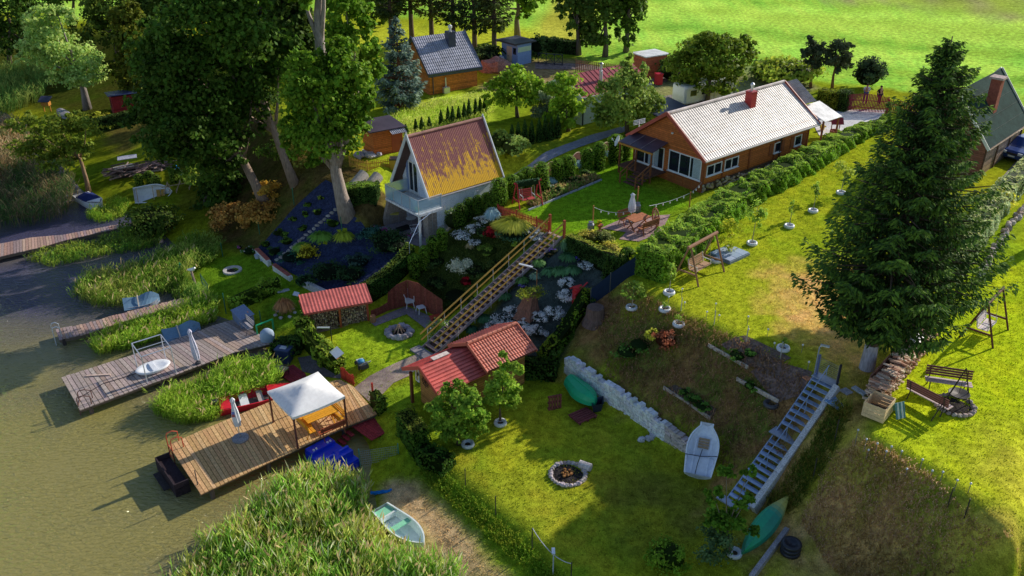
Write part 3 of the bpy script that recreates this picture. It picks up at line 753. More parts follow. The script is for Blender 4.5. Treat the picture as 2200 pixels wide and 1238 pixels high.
def hedge(name,label,path,w,h,col,dens=260,leaf=.10,group=None,cat="hedge",world=None,round_=.15,topcol=None,wob=.06,ground=True,jit=.5):
 "clipped hedge along a ground polyline; h may be a list"
 ps=world or [P(*q) for q in path];base=ps[0].copy()
 hs=h if hasattr(h,'__len__') else [h]*len(ps);ws=w if hasattr(w,'__len__') else [w]*len(ps)
 seg=[(ps[i+1]-ps[i]).xy.length for i in range(len(ps)-1)];T=sum(seg);pts=[];nr=[];sh=[];cs=[]
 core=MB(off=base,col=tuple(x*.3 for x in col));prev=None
 lane=[]
 for i,L in enumerate(seg):
  d=(ps[i+1]-ps[i]).xy.normalized();s=Vector((-d.y,d.x))
  m=max(2,int(L/.5))
  for k in range(m+(i==len(seg)-1)):
   u=k/m;q=ps[i].lerp(ps[i+1],u);lane.append((q,s,hs[i]*(1-u)+hs[i+1]*u,ws[i]*(1-u)+ws[i+1]*u))
  n=int(dens*L*((hs[i]+hs[i+1])+(ws[i]+ws[i+1])/2))
  u=NR.uniform(-.02,1.02,n);hh=hs[i]+(hs[i+1]-hs[i])*u;wv=ws[i]+(ws[i+1]-ws[i])*u
  a=NR.uniform(0,1,n);per=2*hh+wv;d_=a*per
  side=np.where(d_<hh,-1,np.where(d_<hh+wv,0,1))
  lat=np.where(side==0,d_-hh-wv/2,side*wv/2);zz=np.where(side==-1,d_,np.where(side==0,hh,per-d_))
  edge=(side != 0)&(zz>hh*.85);lat=np.where(edge,lat*(1-round_*(zz/hh-.85)/.15),lat)
  X=ps[i].x+d.x*L*u+s.x*lat;Y=ps[i].y+d.y*L*u+s.y*lat
  g0=(ps[i].z+(ps[i+1].z-ps[i].z)*u)
  lump=(vnoise(X*1.0,Y*1.0,.8,9)-.5)*2*wob
  bl=(vnoise(X+zz*.7,Y+zz,.45,11)-.5)*2
  X=X+s.x*side*(lump+bl*wob);Y=Y+s.y*side*(lump+bl*wob);Zz=g0+zz+np.where(side==0,lump*1.4+bl*wob,0)
  pts.append(np.stack([X-base.x,Y-base.y,Zz-base.z],1));nr.append(np.stack([s.x*side,s.y*side,np.where(side==0,1.,.25)],1))
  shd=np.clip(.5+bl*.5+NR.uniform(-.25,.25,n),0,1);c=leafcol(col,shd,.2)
  if topcol is not None:c=np.where((side==0)[:,None],leafcol(topcol,shd,.2),c)  # lit look of the hedge top put into its leaf colour
  cs.append(c)
 for k,(q,s,hh,wv) in enumerate(lane):
  s3=Vector((s.x,s.y,0));a=wv/2*.82;row=[q-s3*a-Vector((0,0,.2)),q-s3*a+Vector((0,0,hh*.93)),q+s3*a+Vector((0,0,hh*.93)),q+s3*a-Vector((0,0,.2))]
  if prev:
   for e in range(3):core.quad(prev[e],row[e],row[e+1],prev[e+1])
  if k in (0,len(lane)-1):core.quad(*row)
  prev=row
 for (q,s,hh,wv),sg in ((lane[0],-1),(lane[-1],1)):
  n=int(dens*hh*wv);d=Vector((s.y,-s.x))*sg
  lat=NR.uniform(-.5,.5,n)*wv;zz=NR.uniform(0,1,n)*hh
  pts.append(np.stack([q.x+s.x*lat+d.x*NR.uniform(-.03,.06,n)-base.x,q.y+s.y*lat+d.y*.03-base.y,q.z+zz-base.z],1))
  nr.append(np.tile(np.array((d.x,d.y,.2)),(n,1)));cs.append(leafcol(col,NR.uniform(0,1,n),.2))
 o=leafcards(np.concatenate(pts),np.concatenate(nr),leaf,np.concatenate(cs),name,LEAF,None,base,jit=jit,asp=.5)
 join_cards(o,core);return tag(o,label,cat,group)
def conifer(name,label,base,H,r0,col,n=14000,leaf=.22,tr=.3,group=None,cat="spruce",droop=.35,whorl=.42,start=.06,lean=None,barkcol=(.10,.07,.055),white=0,gaps=.15,dead=0.0,taper=.9,tip=None,asym=0,irr=.72):
 b=P(*base) if not isinstance(base,Vector) else base
 t=thing(name,label,cat,b,0,group);lean=lean or Vector((0,0,0));cs=[];us=[];vs=[];cc=[];k=MB(col=barkcol)
 lv=np.array(lean)
 z=H*start;per=n/(H*(1-start)/whorl);lvl=0
 while z<H*.985:
  f=(z/H-start)/(1-start);Lr=r0*((1-f)**taper)*min(1,.62+f*3.2)
  nb=max(4,int(7+4*(1-f)));ph=R.uniform(0,6.28)
  for i in range(nb):
   if R.random()<gaps*(1-f*.6):continue
   a=ph+2*PI*i/nb+R.uniform(-.25,.25);L=Lr*R.uniform(irr,1.84-irr)*(1+asym*math.cos(a))+.12;z0=z+R.uniform(-.5,.5)*whorl
   m=max(6,int(per/nb*R.uniform(.8,1.2)*(L/(r0*.55+.1))))
   s=NR.uniform(.12,1,m)**.75;up0=.30+.55*f
   zc=lambda s_:z0+L*(s_*(up0-droop*1.15)-.0+s_*s_*(droop*.55)*(1.2-f)-droop*.35*np.sin(s_*PI)*(1-f))
   dx,dy=math.cos(a),math.sin(a)
   wdt=L*.30*np.sin(np.clip(s,0,1)**.8*PI*.86+.22)+.05
   lat=NR.uniform(-1,1,m)*wdt
   hang=NR.uniform(0,1,m)**2*(.32+.22*(1-f))*(.4+droop)
   c=np.stack([dx*L*s-dy*lat,dy*L*s+dx*lat,zc(s)-hang-np.abs(lat)*.25],1)
   c+=lv*(c[:,2:3]/H)
   sgn=np.sign(lat);u=np.stack([dx*.75-dy*sgn*.75,dy*.75+dx*sgn*.75,-.25-hang*1.2],1)+NR.normal(size=(m,3))*.28
   u=unit(u);w=unit(np.cross(u,unit(np.array((0,0,1.))+NR.normal(size=(m,3))*.55)))
   sz=leaf*NR.uniform(.6,1.35,(m,1))*(.7+.3*(1-f))
   cs.append(c);us.append(u*sz*.55);vs.append(w*sz*.2)
   tipb=(s>.72)[:,None]
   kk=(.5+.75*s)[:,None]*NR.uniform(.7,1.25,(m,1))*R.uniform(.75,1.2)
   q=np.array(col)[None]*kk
   if tip is not None:q=np.where(tipb&(NR.uniform(size=(m,1))<.6),np.array(tip)[None]*NR.uniform(.7,1.2,(m,1)),q)
   if dead and z<H*.3:q=np.where(NR.uniform(size=(m,1))<dead,np.array((.12,.07,.03))[None],q)
   cc.append(q)
   if L>.5:
    e=Vector((dx*L*.9,dy*L*.9,float(zc(np.array(.9)))));k.tube([Vector((0,0,z0))+lean*(z0/H),e+lean*(e.z/H)],[.018+.02*L,.006],4,cap=False)
  z+=whorl*(1-.45*f);lvl+=1
 k.tube([Vector((0,0,-.3)),lean*.08+Vector((0,0,H*.08)),lean*.5+Vector((0,0,H*.5)),lean+Vector((0,0,H))],[tr*1.25,tr,tr*.55,.02],9)
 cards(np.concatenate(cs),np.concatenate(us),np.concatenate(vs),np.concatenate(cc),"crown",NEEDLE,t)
 k.build("trunk",BARK,t,smooth=True)
 if white:
  q=MB(col=(.36,.34,.40));q.tube([Vector((0,0,-.05)),Vector((0,0,white))],[tr*1.3,tr*1.08],10,cap=False);q.build("whitewash",BARK,t,smooth=True)
 return t
def poly_pts(ps,n):
 xs=[p[0] for p in ps];ys=[p[1] for p in ps];out=[]
 X=NR.uniform(min(xs),max(xs),n*4);Y=NR.uniform(min(ys),max(ys),n*4);k=inpoly(X,Y,ps)
 return X[k][:n],Y[k][:n]
def reeds(name,label,px,n,h,col,col2=None,plume=.0,lean=(.25,-.1),world=None,zmin=-.2,width=.035,wilt=.25,leaves=4,pale=.0,upr=0):
 ps=world or [PZ(x,y,0) for x,y in px];X,Y=poly_pts(ps,n);N=len(X);c0=Vector((float(X.mean()),float(Y.mean()),0))
 Zg=np.maximum(gzn(X,Y),zmin);hh=h*NR.uniform(.6,1.15,N)*(.75+.5*vnoise(X,Y,1.6,21));pal=vnoise(X,Y,1.2,22)
 ln=np.array(lean)[None]*NR.uniform(.2,1.6,(N,1))+NR.normal(size=(N,2))*wilt*.6
 top=np.stack([ln[:,0]*hh,ln[:,1]*hh,hh],1);b=np.stack([X-c0.x,Y-c0.y,Zg],1)
 cs=[];us=[];vs=[];cc=[]
 k1=np.array(col);k2=np.array(col2 if col2 is not None else col)
 mixc=np.where((NR.uniform(size=N)<.25+.5*(pal>.55))[:,None],k2,k1)*NR.uniform(.65,1.3,(N,1))
 side=unit(np.stack([NR.normal(size=N),NR.normal(size=N),np.zeros(N)],1))
 cs.append(b+top*.5);us.append(top*.5);vs.append(side*width*.5);cc.append(mixc*.8)
 for j in range(leaves):
  f=NR.uniform(.25,.95,(N,1));a=NR.uniform(0,2*PI,N);L=hh[:,None]*NR.uniform(.22,.42,(N,1))
  dirv=unit(np.stack([np.cos(a)+ln[:,0],np.sin(a)+ln[:,1],NR.uniform(.4,2.2,N)+upr],1))*L
  st=b+top*f;cs.append(st+dirv*.5);us.append(dirv*.5)
  w=unit(np.cross(dirv,rdir(N)));vs.append(w*width*.6);q=np.where(NR.uniform(size=(N,1))<pale,np.array((.42,.42,.2))[None],mixc);cc.append(q*NR.uniform(.7,1.35,(N,1))*(.35+.8*f))  # lower leaves coloured darker, as shade in the gaps between stems
 if plume:
  k=NR.uniform(size=N)<plume;st=b[k]+top[k];M=k.sum();d=unit(np.stack([NR.normal(size=M)*.4+.3,NR.normal(size=M)*.4,np.ones(M)],1))*NR.uniform(.14,.3,(M,1))
  cs.append(st+d*.4);us.append(d);vs.append(unit(np.cross(d,rdir(M)))*.05);cc.append(np.array((.42,.27,.13))[None]*NR.uniform(.6,1.2,(M,1)))
 o=cards(np.concatenate(cs),np.concatenate(us),np.concatenate(vs),np.concatenate(cc),name,REED,None,c0)
 tag(o,label,None,None,"stuff");return o
def tuft(name,label,at,r,h,col,n=220,group=None,cat="ornamental grass",w=.03,tipc=None,spread=1.0):
 b=P(*at) if not isinstance(at,Vector) else at
 a=NR.uniform(0,2*PI,n);el=NR.uniform(.15,1,n)**.7;r_=r*el*spread
 p0=np.stack([np.cos(a)*.12*r,np.sin(a)*.12*r,np.zeros(n)],1)
 p1=np.stack([np.cos(a)*r_*.55,np.sin(a)*r_*.55,h*NR.uniform(.6,1,n)],1);p2=np.stack([np.cos(a)*r_*1.1,np.sin(a)*r_*1.1,h*NR.uniform(.35,.9,n)*(1.1-.5*el)],1)
 tg=np.stack([-np.sin(a),np.cos(a),np.zeros(n)],1)*w
 cl=np.array(col)[None]*NR.uniform(.6,1.35,(n,1));tc=np.array(tipc if tipc is not None else col)[None]*NR.uniform(.8,1.3,(n,1))
 o=cards(np.concatenate([(p0+p1)/2,(p1+p2)/2]),np.concatenate([(p1-p0)/2,(p2-p1)/2*1.1]),np.concatenate([tg,tg*.8]),np.concatenate([cl,tc]),name,LEAF,None,b)
 return tag(o,label,cat,group)
DK=(.030,.062,.007);MID=(.075,.145,.010);BRT=(.14,.24,.015);YG=(.24,.30,.015);LT=(.20,.30,.06)
FG="trees of the dark wood on the left"
def reg(*a):return a
tree("ash_tree","pale green sunlit tree with a leaning bare trunk at the left edge",(188,235),[(112,70,58,50),(85,118,50,42),(140,120,62,48),(190,155,48,34),(125,38,38,24),(160,165,60,32)],(.22,.34,.07),13000,.32,.42,[(180,195),(172,165),(150,100)],cat="tree",barkcol=(.2,.17,.16))
tree("lime_tree","huge dark leafy tree on a leaning trunk overhanging the camp",(573,442),[(425,235,110,80,-1),(470,285,90,70),(390,315,90,60,-2),(435,345,70,40,-1),(345,240,75,80,-1),(545,215,60,70,0),(430,150,100,70)],DK,24000,.30,.42,[(548,395),(522,345),(490,260),(460,180)],barkcol=(.24,.17,.13))
tree("lime_tree","tall dark tree above the curved bare trunk on the bank",(634,394),[(430,60,95,70),(520,95,85,80),(350,120,75,75),(545,170,65,70),(470,10,90,60),(600,140,55,70)],(.035,.075,.008),20000,.32,.36,[(612,345),(590,285),(578,250),(550,150)],barkcol=(.26,.19,.15))
tree("lime_tree","bushy bright green tree on a thick forked trunk beside the black slope",(748,466),[(690,225,88,85,0),(735,155,62,55),(655,165,48,55),(700,305,82,48,-.5),(775,195,36,52),(655,285,52,50),(740,265,55,55)],(.062,.125,.008),24000,.27,.55,[(733,420),(722,370),(712,300),(705,230)],barkcol=(.30,.24,.20))
tree("lime_tree","tall tree with a thick pruned trunk rising out of the frame",(712,345),[(700,-60,70,50),(640,-40,60,50)],MID,4500,.40,.55,[(700,200),(688,100),(683,30),(690,-60)],barkcol=(.30,.25,.22))
tree("lime_tree","leafy tree behind the pruned trunk above the steep bank",(760,290),[(745,30,55,48),(765,95,42,48),(725,95,40,45),(780,150,38,40)],(.085,.17,.012),6000,.36,.3,[(756,200),(754,90)],barkcol=(.30,.24,.18))
tree("alder_tree","small leaning lakeside tree with two trunks beside the moored boat",(192,418),[(85,325,60,30),(130,285,48,36),(165,330,48,32),(188,275,34,36),(55,275,40,28),(120,345,55,22)],(.085,.12,.012),6500,.26,.22,[(185,385),(172,340),(140,300)],barkcol=(.24,.15,.09),clump=.34)
k=0
for (bx_,by_,cr,cl,lab) in (((20),150,[(20,40,70,60),(60,90,50,45),(-30,90,60,60)],DK,"dark tree in the top left corner"),
  (250,130,[(250,30,70,50),(215,70,50,50),(290,60,50,60)],(.05,.08,.01),"dark olive tree behind the pale sunlit tree"),
  (290,225,[(290,110,40,60),(285,180,42,45),(275,50,40,40)],(.07,.085,.008),"narrow olive green tree in front of the red hut"),
  (560,180,[(560,10,70,50),(610,60,55,60),(560,80,60,50)],DK,"dark tree left of the pruned trunk at the top edge"),
  (640,230,[(640,110,45,60),(620,40,50,50)],(.03,.055,.007),"shaded tree between the pruned trunk and the tall dark tree"),
  (160,60,[(160,-20,70,45),(100,-10,60,40)],DK,"dark treetop above the pale sunlit tree"),
  (360,90,[(370,0,70,50),(330,40,50,50)],(.035,.06,.008),"dark tree crowning the wood at the top left"),
  (800,60,[(800,0,40,42),(775,20,35,40),(830,20,30,36)],(.04,.07,.01),"dark round tree at the top edge left of the spruces")):
 tree("forest_tree",lab,(bx_,by_),cr,cl,7500,.4,.3,group=FG)
tree("forest_tree","bushy dark green tree overhanging the lakeside camp",(440,440),[(450,410,52,44),(485,400,50,42),(505,440,45,36),(460,450,50,36),(525,470,32,26)],(.03,.06,.007),7000,.3,.15,group=FG)
shrub("alder_shrub","round dark shrub at the landward end of the far left jetty",(335,505),2.0,2.2,(.035,.06,.008),2600,.22)
shrub("hazel_shrub","bright green leafy shrub above the blue garden chair",(432,400),1.3,1.7,(.16,.22,.02),1200,.24,core=False)
shrub("dry_shrub","rust brown withered shrub on the bank under the leaning trunk",(500,492),1.5,1.9,(.26,.13,.03),1500,.22,core=False)
shrub("dry_shrub","orange brown withered shrub beside the leaning trunk base",(560,470),1.6,1.3,(.30,.15,.03),1500,.2,core=False)
shrub("dry_shrub","bright orange tuft of withered leaves beside the curved trunk",(582,425),1.1,1.2,(.42,.22,.03),900,.2,core=False)
shrub("bank_shrub","olive wild shrub between the curved trunk and the forked tree",(655,350),1.8,2.2,(.12,.13,.02),1500,.25,core=False)
shrub("bank_shrub","green shrub between the two leaning trunks on the bank",(605,350),1.5,2.2,(.07,.12,.012),1500,.25,core=False)
SPR="row of dark conifers behind the far house"
for i,(x,y,h,r,c,lab) in enumerate(((842,92,15,2.8,(.035,.05,.012),"dark conifer at the left end of the row behind the far house"),(885,88,17,3.0,(.06,.065,.012),"olive conifer second in the row behind the far house"),
  (928,90,16,2.6,(.06,.065,.013),"olive slender conifer above the far house roof"),(975,100,15,3.0,(.03,.045,.012),"dark broad conifer right of the far house chimney"),
  (1020,112,14,3.2,(.028,.042,.012),"darkest conifer beside the blue hut"),(1062,118,15,2.6,(.045,.06,.014),"conifer standing over the blue hut"))):
 conifer("spruce_tree",lab,(x,y),h,r,c,3600,.55,.28,SPR,start=.22,whorl=.8,gaps=.3)
conifer("blue_spruce","tall silvery blue spruce with a bare reddish trunk beside the far house",(862,238),top_z(P(862,238),38),2.9,(.055,.085,.075),9000,.38,.26,start=.12,whorl=.6,gaps=.3,droop=.5,barkcol=(.16,.07,.04),tip=(.16,.22,.16))
tree("ash_tree","tree with a pale crooked trunk beside the mown yellow field",(1112,80),[(1110,-30,50,40),(1140,5,34,26),(1080,10,30,30),(1125,30,16,14)],MID,3200,.45,.34,[(1110,45),(1114,20),(1110,-20)],barkcol=(.2,.15,.12))
for (x,y,cr,lab) in ((1243,118,[(1240,30,42,48),(1225,5,36,36),(1250,80,26,30)],"left tree of the dark group at the field edge"),(1300,122,[(1300,30,48,50),(1285,80,34,34),(1320,-10,50,36)],"middle tree of the dark group at the field edge"),
  (1345,112,[(1352,20,46,40),(1370,0,32,36),(1345,70,24,34)],"right tree of the dark group at the field edge")):
 tree("oak_tree",lab,(x,y),cr,(.045,.08,.012),4200,.42,.3,group="group of trees at the field edge",barkcol=(.13,.10,.09))
shrub("thuja_shrub","dark conical shrub at the right end of the blue hut",(1152,128),1.0,2.6,(.03,.06,.015),900,.25)
shrub("garden_shrub","dark shrubs heaped left of the blue hut",(1040,140),2.2,1.8,(.03,.05,.012),1500,.26)
tree("apple_tree","round bright green tree left of the red roofed cottage",(1112,252),[(1110,195,54,40),(1075,205,36,34),(1145,200,36,36),(1105,165,30,22)],BRT,7000,.25,.16)
tree("willow_tree","silvery grey green tree between two bright garden trees",(1182,268),[(1180,225,28,34),(1170,245,30,26)],(.15,.19,.09),2200,.26,.12)
tree("apple_tree","bright green tree touching the red roofed cottage wall",(1222,282),[(1215,190,40,30),(1220,235,38,42),(1200,260,34,28)],BRT,6000,.25,.16)
tree("birch_tree","tall airy light green tree in front of the red roofed cottage",(1348,288),[(1342,205,62,52),(1365,160,30,36),(1300,232,42,36),(1395,225,36,34),(1345,245,60,30)],(.135,.20,.03),11000,.25,.18)
tree("maple_tree","broad dark green tree beside the brown house roof ridge",(1518,232),[(1528,125,82,42),(1475,150,48,42),(1590,130,42,44),(1530,170,78,32),(1545,95,48,24)],(.075,.115,.010),13000,.28,.24)
shrub("juniper_shrub","yellow green feathery shrubs beyond the brown house",(1690,180),3.0,2.2,(.16,.22,.02),2400,.35)
shrub("juniper_shrub","dark green shrub left of the feathery yellow ones",(1645,172),1.8,1.8,(.05,.09,.02),1300,.3)
shrub("garden_shrub","dark shrub behind the red bin by the field",(1440,172),1.6,1.8,(.035,.06,.012),1000,.3)
for (x,y,cr,lab) in ((1742,188,[(1748,112,27,26),(1752,135,22,16)],"left of the two round topped pines at the field edge"),(1788,190,[(1802,118,34,28),(1790,138,26,18),(1815,140,18,16)],"right larger of the two round topped pines at the field edge")):
 tree("pine_tree",lab,(x,y),cr,(.035,.048,.022),4200,.34,.14,mt=NEEDLE,barkcol=(.2,.11,.06),asp=.25)
shrub("pine_shrub","low round pine bush beside the person in white",(1860,188),1.5,2.6,(.03,.05,.02),1600,.3,mt=NEEDLE,asp=.3)
tree("hazel_tree","dense round green tree in front of the red roofed cabin",(985,955),[(985,865,52,42),(945,895,36,40),(1015,895,36,38),(985,918,52,30),(960,860,28,26)],(.11,.20,.018),9000,.17,.10,clump=.26)
tree("plum_tree","slim light green tree in a white tyre planter beside the cabin",(1075,908),[(1080,835,40,34),(1098,800,26,24),(1052,860,28,22),(1090,860,28,22),(1082,775,12,18)],(.14,.24,.022),5200,.17,.06,white=.35)
tree("pear_tree","sparse low tree with a whitewashed trunk at the foot of the blue stairs",(1573,1190),[(1555,1115,42,18),(1532,1068,20,22),(1600,1085,24,20),(1585,1130,26,16),(1560,1015,22,12),(1610,1010,18,10),(1620,1140,16,8)],(.06,.13,.010),3600,.15,.07,white=.5,clump=.34,barkcol=(.2,.16,.12))
shrub("currant_shrub","grey green bush beside the whitewashed tree and green canoe",(1530,1200),.85,1.5,(.06,.11,.04),1500,.12,core=False)
shrub("currant_shrub","glossy leafy bush alone on the shaded lower lawn",(1435,1215),.85,1.1,(.09,.17,.012),1500,.12,core=True)
SB=P(1862,792)
conifer("spruce_tree","great dark spruce with a whitewashed trunk on the upper lawn",SB,top_z(SB,78),4.3,(.026,.05,.012),62000,.25,.28,lean=Vector((.4,0,0)),asym=.13,irr=.58,start=.18,whorl=.36,gaps=.12,white=1.35,droop=.42,tip=(.07,.125,.016),taper=.8)
tree("lime_tree","unseen tree placed to shade the lower lawn",Vector((32,47.7,5.5)),[(2352,150,105,80),(2335,195,70,60),(2400,130,95,80)],MID,9000,.6,.3)  # out-of-frame tree, crown placed to cast shade on the lower lawn
def hframe(Lp,Rp,Bp,z):
 a,b,c=PZ(*Lp,z),PZ(*Rp,z),PZ(*Bp,z);d=(c-b);w=(b-a)
 ang=math.atan2(d.y,d.x);mid=(a+b)/2
 perp=Vector((-math.sin(ang),math.cos(ang),0))
 return mid,ang,abs(w.dot(perp)),d.xy.length
def on(t,axis,val,px,py):
 "local coordinates where a sight line meets the plane axis=val of thing t"
 rz=t.rotation_euler[2];c,s=math.cos(-rz),math.sin(-rz);d=ray(px,py)
 o=Vector((0,0,CH))-Vector(t.location);o=Vector((o.x*c-o.y*s,o.x*s+o.y*c,o.z));d=Vector((d[0]*c-d[1]*s,d[0]*s+d[1]*c,d[2]))
 k=(val-o[axis])/d[axis];return o+d*k
WHITE=(.78,.79,.80)
def window(parent,axis,val,r,n=1,fw=.07,name="window",outward=-1,fcol=WHITE,pane=None,sill=True,label=None):
 "r = (u0,u1,z0,z1) on the wall plane axis=val; frame with n panes"
 u0,u1,z0,z1=r;fr=MB(col=fcol);pn=MB()
 def bx(m,a0,a1,b0,b1,d0,d1,col=None):
  lo,hi=sorted((val+outward*d0,val+outward*d1))
  if axis==0:m.bx(lo,hi,a0,a1,b0,b1,col)
  else:m.bx(a0,a1,lo,hi,b0,b1,col)
 bx(fr,u0,u1,z0,z0+fw,.0,.06);bx(fr,u0,u1,z1-fw,z1,.0,.06)
 for i in range(n+1):
  c=u0+(u1-u0-fw)*i/n;bx(fr,c,c+fw,z0+fw,z1-fw,.002,.058)
 if sill:bx(fr,u0-.06,u1+.06,z0-.045,z0-.003,0,.12)
 f=fr.build(name,PAINT,parent,label=label)
 bx(pn,u0+fw*.5,u1-fw*.5,z0+fw*.5,z1-fw*.5,.005,.025);pn.build("pane",pane or PANE,f)
 return f
def gable_wall(m,x,hw,z0,ze,zr,th=.12,col=None):
 for xx in (x,x+th):pass
 ps=[(-hw,z0),(hw,z0),(hw,ze),(0,zr),(-hw,ze)]
 m.add([(x,y,z) for y,z in ps]+[(x+th,y,z) for y,z in ps],[(0,1,2,3,4),(9,8,7,6,5)]+[(i,5+i,5+(i+1)%5,(i+1)%5) for i in range(5)],col)
def aframe():
 mid,ang,W,L=hframe((834,390),(929,425),(1085,378),6.1);hw=W/2
 t=thing("cottage","pale blue steep roofed cottage with glass balcony and orange mossy corrugated roof","house",(mid.x,mid.y,3.0),ang)
 ze,zr=3.1,6.82;L+=.1
 SK=(.72,.77,.93);wl=MB(col=SK);wh=hw-.28
 gable_wall(wl,.75,wh,2.42,ze+.45,zr-.28);gable_wall(wl,L-.35,wh,-.2,ze+.4,zr-.28)
 wl.bx(.752,L-.3,-wh,-wh+.2,-1.2,ze+.42);wl.bx(.752,L-.3,wh-.2,wh,-1.2,ze+.42)
 wl.bx(1.5,1.65,-wh+.2,wh-.2,-.3,2.4,(.42,.36,.33))
 wl.build("wall",RENDER,t)
 st=MB(col=(.30,.25,.22));st.prism([(0,-wh-.05),(.75,-wh-.05),(.75,-wh+.55),(0,-wh+.55)],-.3,2.35)
 st.add([(-1.3,wh+.1,-.2),(.8,wh+.1,-.2),(.8,wh+.1,2.35),(-.5,wh+.1,2.35),(-1.3,wh-.2,-.2),(.8,wh-.2,-.2),(.8,wh-.2,2.35),(-.5,wh-.2,2.35)],[(0,1,2,3),(7,6,5,4),(0,3,7,4),(1,5,6,2),(3,2,6,7)])
 st.each("stone_pier",STONE,t);sp=MB(col=(.5,.47,.48));sp.bx(.75,L-.25,-wh-.06,-wh-.003,-1.3,.75);sp.build("plinth",STONE,t)
 m=bpy.data.materials.new("mossy_corrugated_roof");m.use_nodes=True;nt=m.node_tree;N=nt.nodes;K=nt.links;b=N["Principled BSDF"];b.inputs["Roughness"].default_value=.8
 tc=N.new("ShaderNodeTexCoord");mp=N.new("ShaderNodeMapping");mp.inputs["Scale"].default_value=(3.4,.8,.42);K.new(tc.outputs["Object"],mp.inputs[0])
 n1=N.new("ShaderNodeTexNoise");n1.inputs["Scale"].default_value=1.3;n1.inputs["Detail"].default_value=6;n1.inputs["Roughness"].default_value=.72;K.new(mp.outputs[0],n1.inputs["Vector"])
 sp_=N.new("ShaderNodeSeparateXYZ");K.new(tc.outputs["Object"],sp_.inputs[0])
 hg=N.new("ShaderNodeMapRange");hg.inputs["From Min"].default_value=ze;hg.inputs["From Max"].default_value=zr;hg.inputs["To Min"].default_value=.12;hg.inputs["To Max"].default_value=-.12;K.new(sp_.outputs["Z"],hg.inputs["Value"])
 n3=N.new("ShaderNodeTexNoise");n3.inputs["Scale"].default_value=3.2;n3.inputs["Detail"].default_value=7;n3.inputs["Roughness"].default_value=.75;K.new(tc.outputs["Object"],n3.inputs["Vector"])
 av=N.new("ShaderNodeMix");av.inputs[0].default_value=.42;K.new(n1.outputs["Fac"],av.inputs[2]);K.new(n3.outputs["Fac"],av.inputs[3])
 ad=N.new("ShaderNodeMath");K.new(av.outputs[0],ad.inputs[0]);K.new(hg.outputs["Result"],ad.inputs[1])
 th=N.new("ShaderNodeMapRange");th.inputs["From Min"].default_value=.49;th.inputs["From Max"].default_value=.57;K.new(ad.outputs[0],th.inputs["Value"])
 n2=N.new("ShaderNodeTexNoise");n2.inputs["Scale"].default_value=9;n2.inputs["Detail"].default_value=4;K.new(tc.outputs["Object"],n2.inputs["Vector"])
 c1=N.new("ShaderNodeMix");c1.data_type='RGBA';c1.inputs["A"].default_value=(.17,.045,.05,1);c1.inputs["B"].default_value=(.36,.12,.11,1);K.new(n2.outputs["Fac"],c1.inputs["Factor"])
 c2=N.new("ShaderNodeMix");c2.data_type='RGBA';c2.inputs["A"].default_value=(.72,.32,.004,1);c2.inputs["B"].default_value=(.92,.56,.015,1);K.new(n2.outputs["Fac"],c2.inputs["Factor"])
 c3=N.new("ShaderNodeMix");c3.data_type='RGBA';K.new(th.outputs["Result"],c3.inputs["Factor"]);K.new(c1.outputs["Result"],c3.inputs["A"]);K.new(c2.outputs["Result"],c3.inputs["B"]);K.new(c3.outputs["Result"],b.inputs["Base Color"])
 rf=MB()
 rf.corr((0,-hw,ze),(L,-hw,ze),(L,0,zr),(0,0,zr),46,.008);rf.corr((L,hw,ze),(0,hw,ze),(0,0,zr),(L,0,zr),46,.008);rf.build("roof",m,t)
 u=MB(col=(.10,.06,.05))
 for s in (-1,1):u.slab([(.02,s*hw*.985,ze-.06),(L-.02,s*hw*.985,ze-.06),(L-.02,0,zr-.07),(.02,0,zr-.07)],.05)
 u.each("roof_underside",WOOD,t)
 tr=MB(col=(.72,.74,.80))
 for x in (-.04,L+.04):
  for s in (-1,1):tr.beam((x,s*(hw+.06),ze-.12),(x,0,zr+.10),.07,.22)
 tr.bx(-.06,.0,-.06,.06,zr-.05,zr+.28);tr.bx(L,L+.06,-.06,.06,zr-.05,zr+.28);tr.each("barge_board",PAINT,t)
 rc=MB(col=(.36,.17,.13));rc.tube([(0,0,zr+.02),(L,0,zr+.02)],.11,8);rc.build("ridge_cap",TIN,t)
 gt=MB(col=(.35,.33,.34));gt.tube([(0,-hw-.07,ze-.06),(L,-hw-.07,ze-.10)],.06,6);gt.tube([(.1,-hw-.05,ze-.1),(.35,-wh-.08,ze-.5),(.35,-wh-.08,-.6)],.04,6);gt.build("gutter",METAL,t)
 a=on(t,0,.75,879,372);c=on(t,0,.75,901,428);window(t,0,.75,(c.y-.02,a.y,2.55,4.75),2,.09,"balcony_door")
 sh=MB(col=(.16,.24,.45));sh.bx(.66,.745,a.y+.03,a.y+.22,2.55,4.75);sh.build("shutter",PAINT,t)
 v=MB(col=(.6,.62,.68));v.add([(.72,-.15,5.35),(.72,.22,5.35),(.72,-.15,5.75)],[(0,1,2)]);v.add([(.70,-.1,5.38),(.70,.15,5.38),(.70,-.1,5.65)],[(0,1,2)],(.1,.1,.12));v.build("vent_window",PAINT,t)
 e0=on(t,2,2.4,828,426);e1=on(t,2,2.4,904,462);bx0=min(e0.x,e1.x);y0,y1=e1.y,e0.y
 bl=MB(col=(.62,.64,.68));bl.bx(bx0,.74,y0,y1,2.26,2.42);bl.build("balcony_floor",CONC,t)
 gl=MB();rl=MB(col=(.55,.56,.6));nP=4;zt=3.42
 for i in range(nP):
  p0=y0+(y1-y0)*i/nP+.04;p1=y0+(y1-y0)*(i+1)/nP-.04;gl.bx(bx0+.02,bx0+.035,p0,p1,2.5,zt-.04)
 for y in (y0+.02,y1-.035):gl.bx(bx0+.06,.70,y,y+.015,2.5,zt-.04)
 gl.build("glass_panel",CLEAR,t)
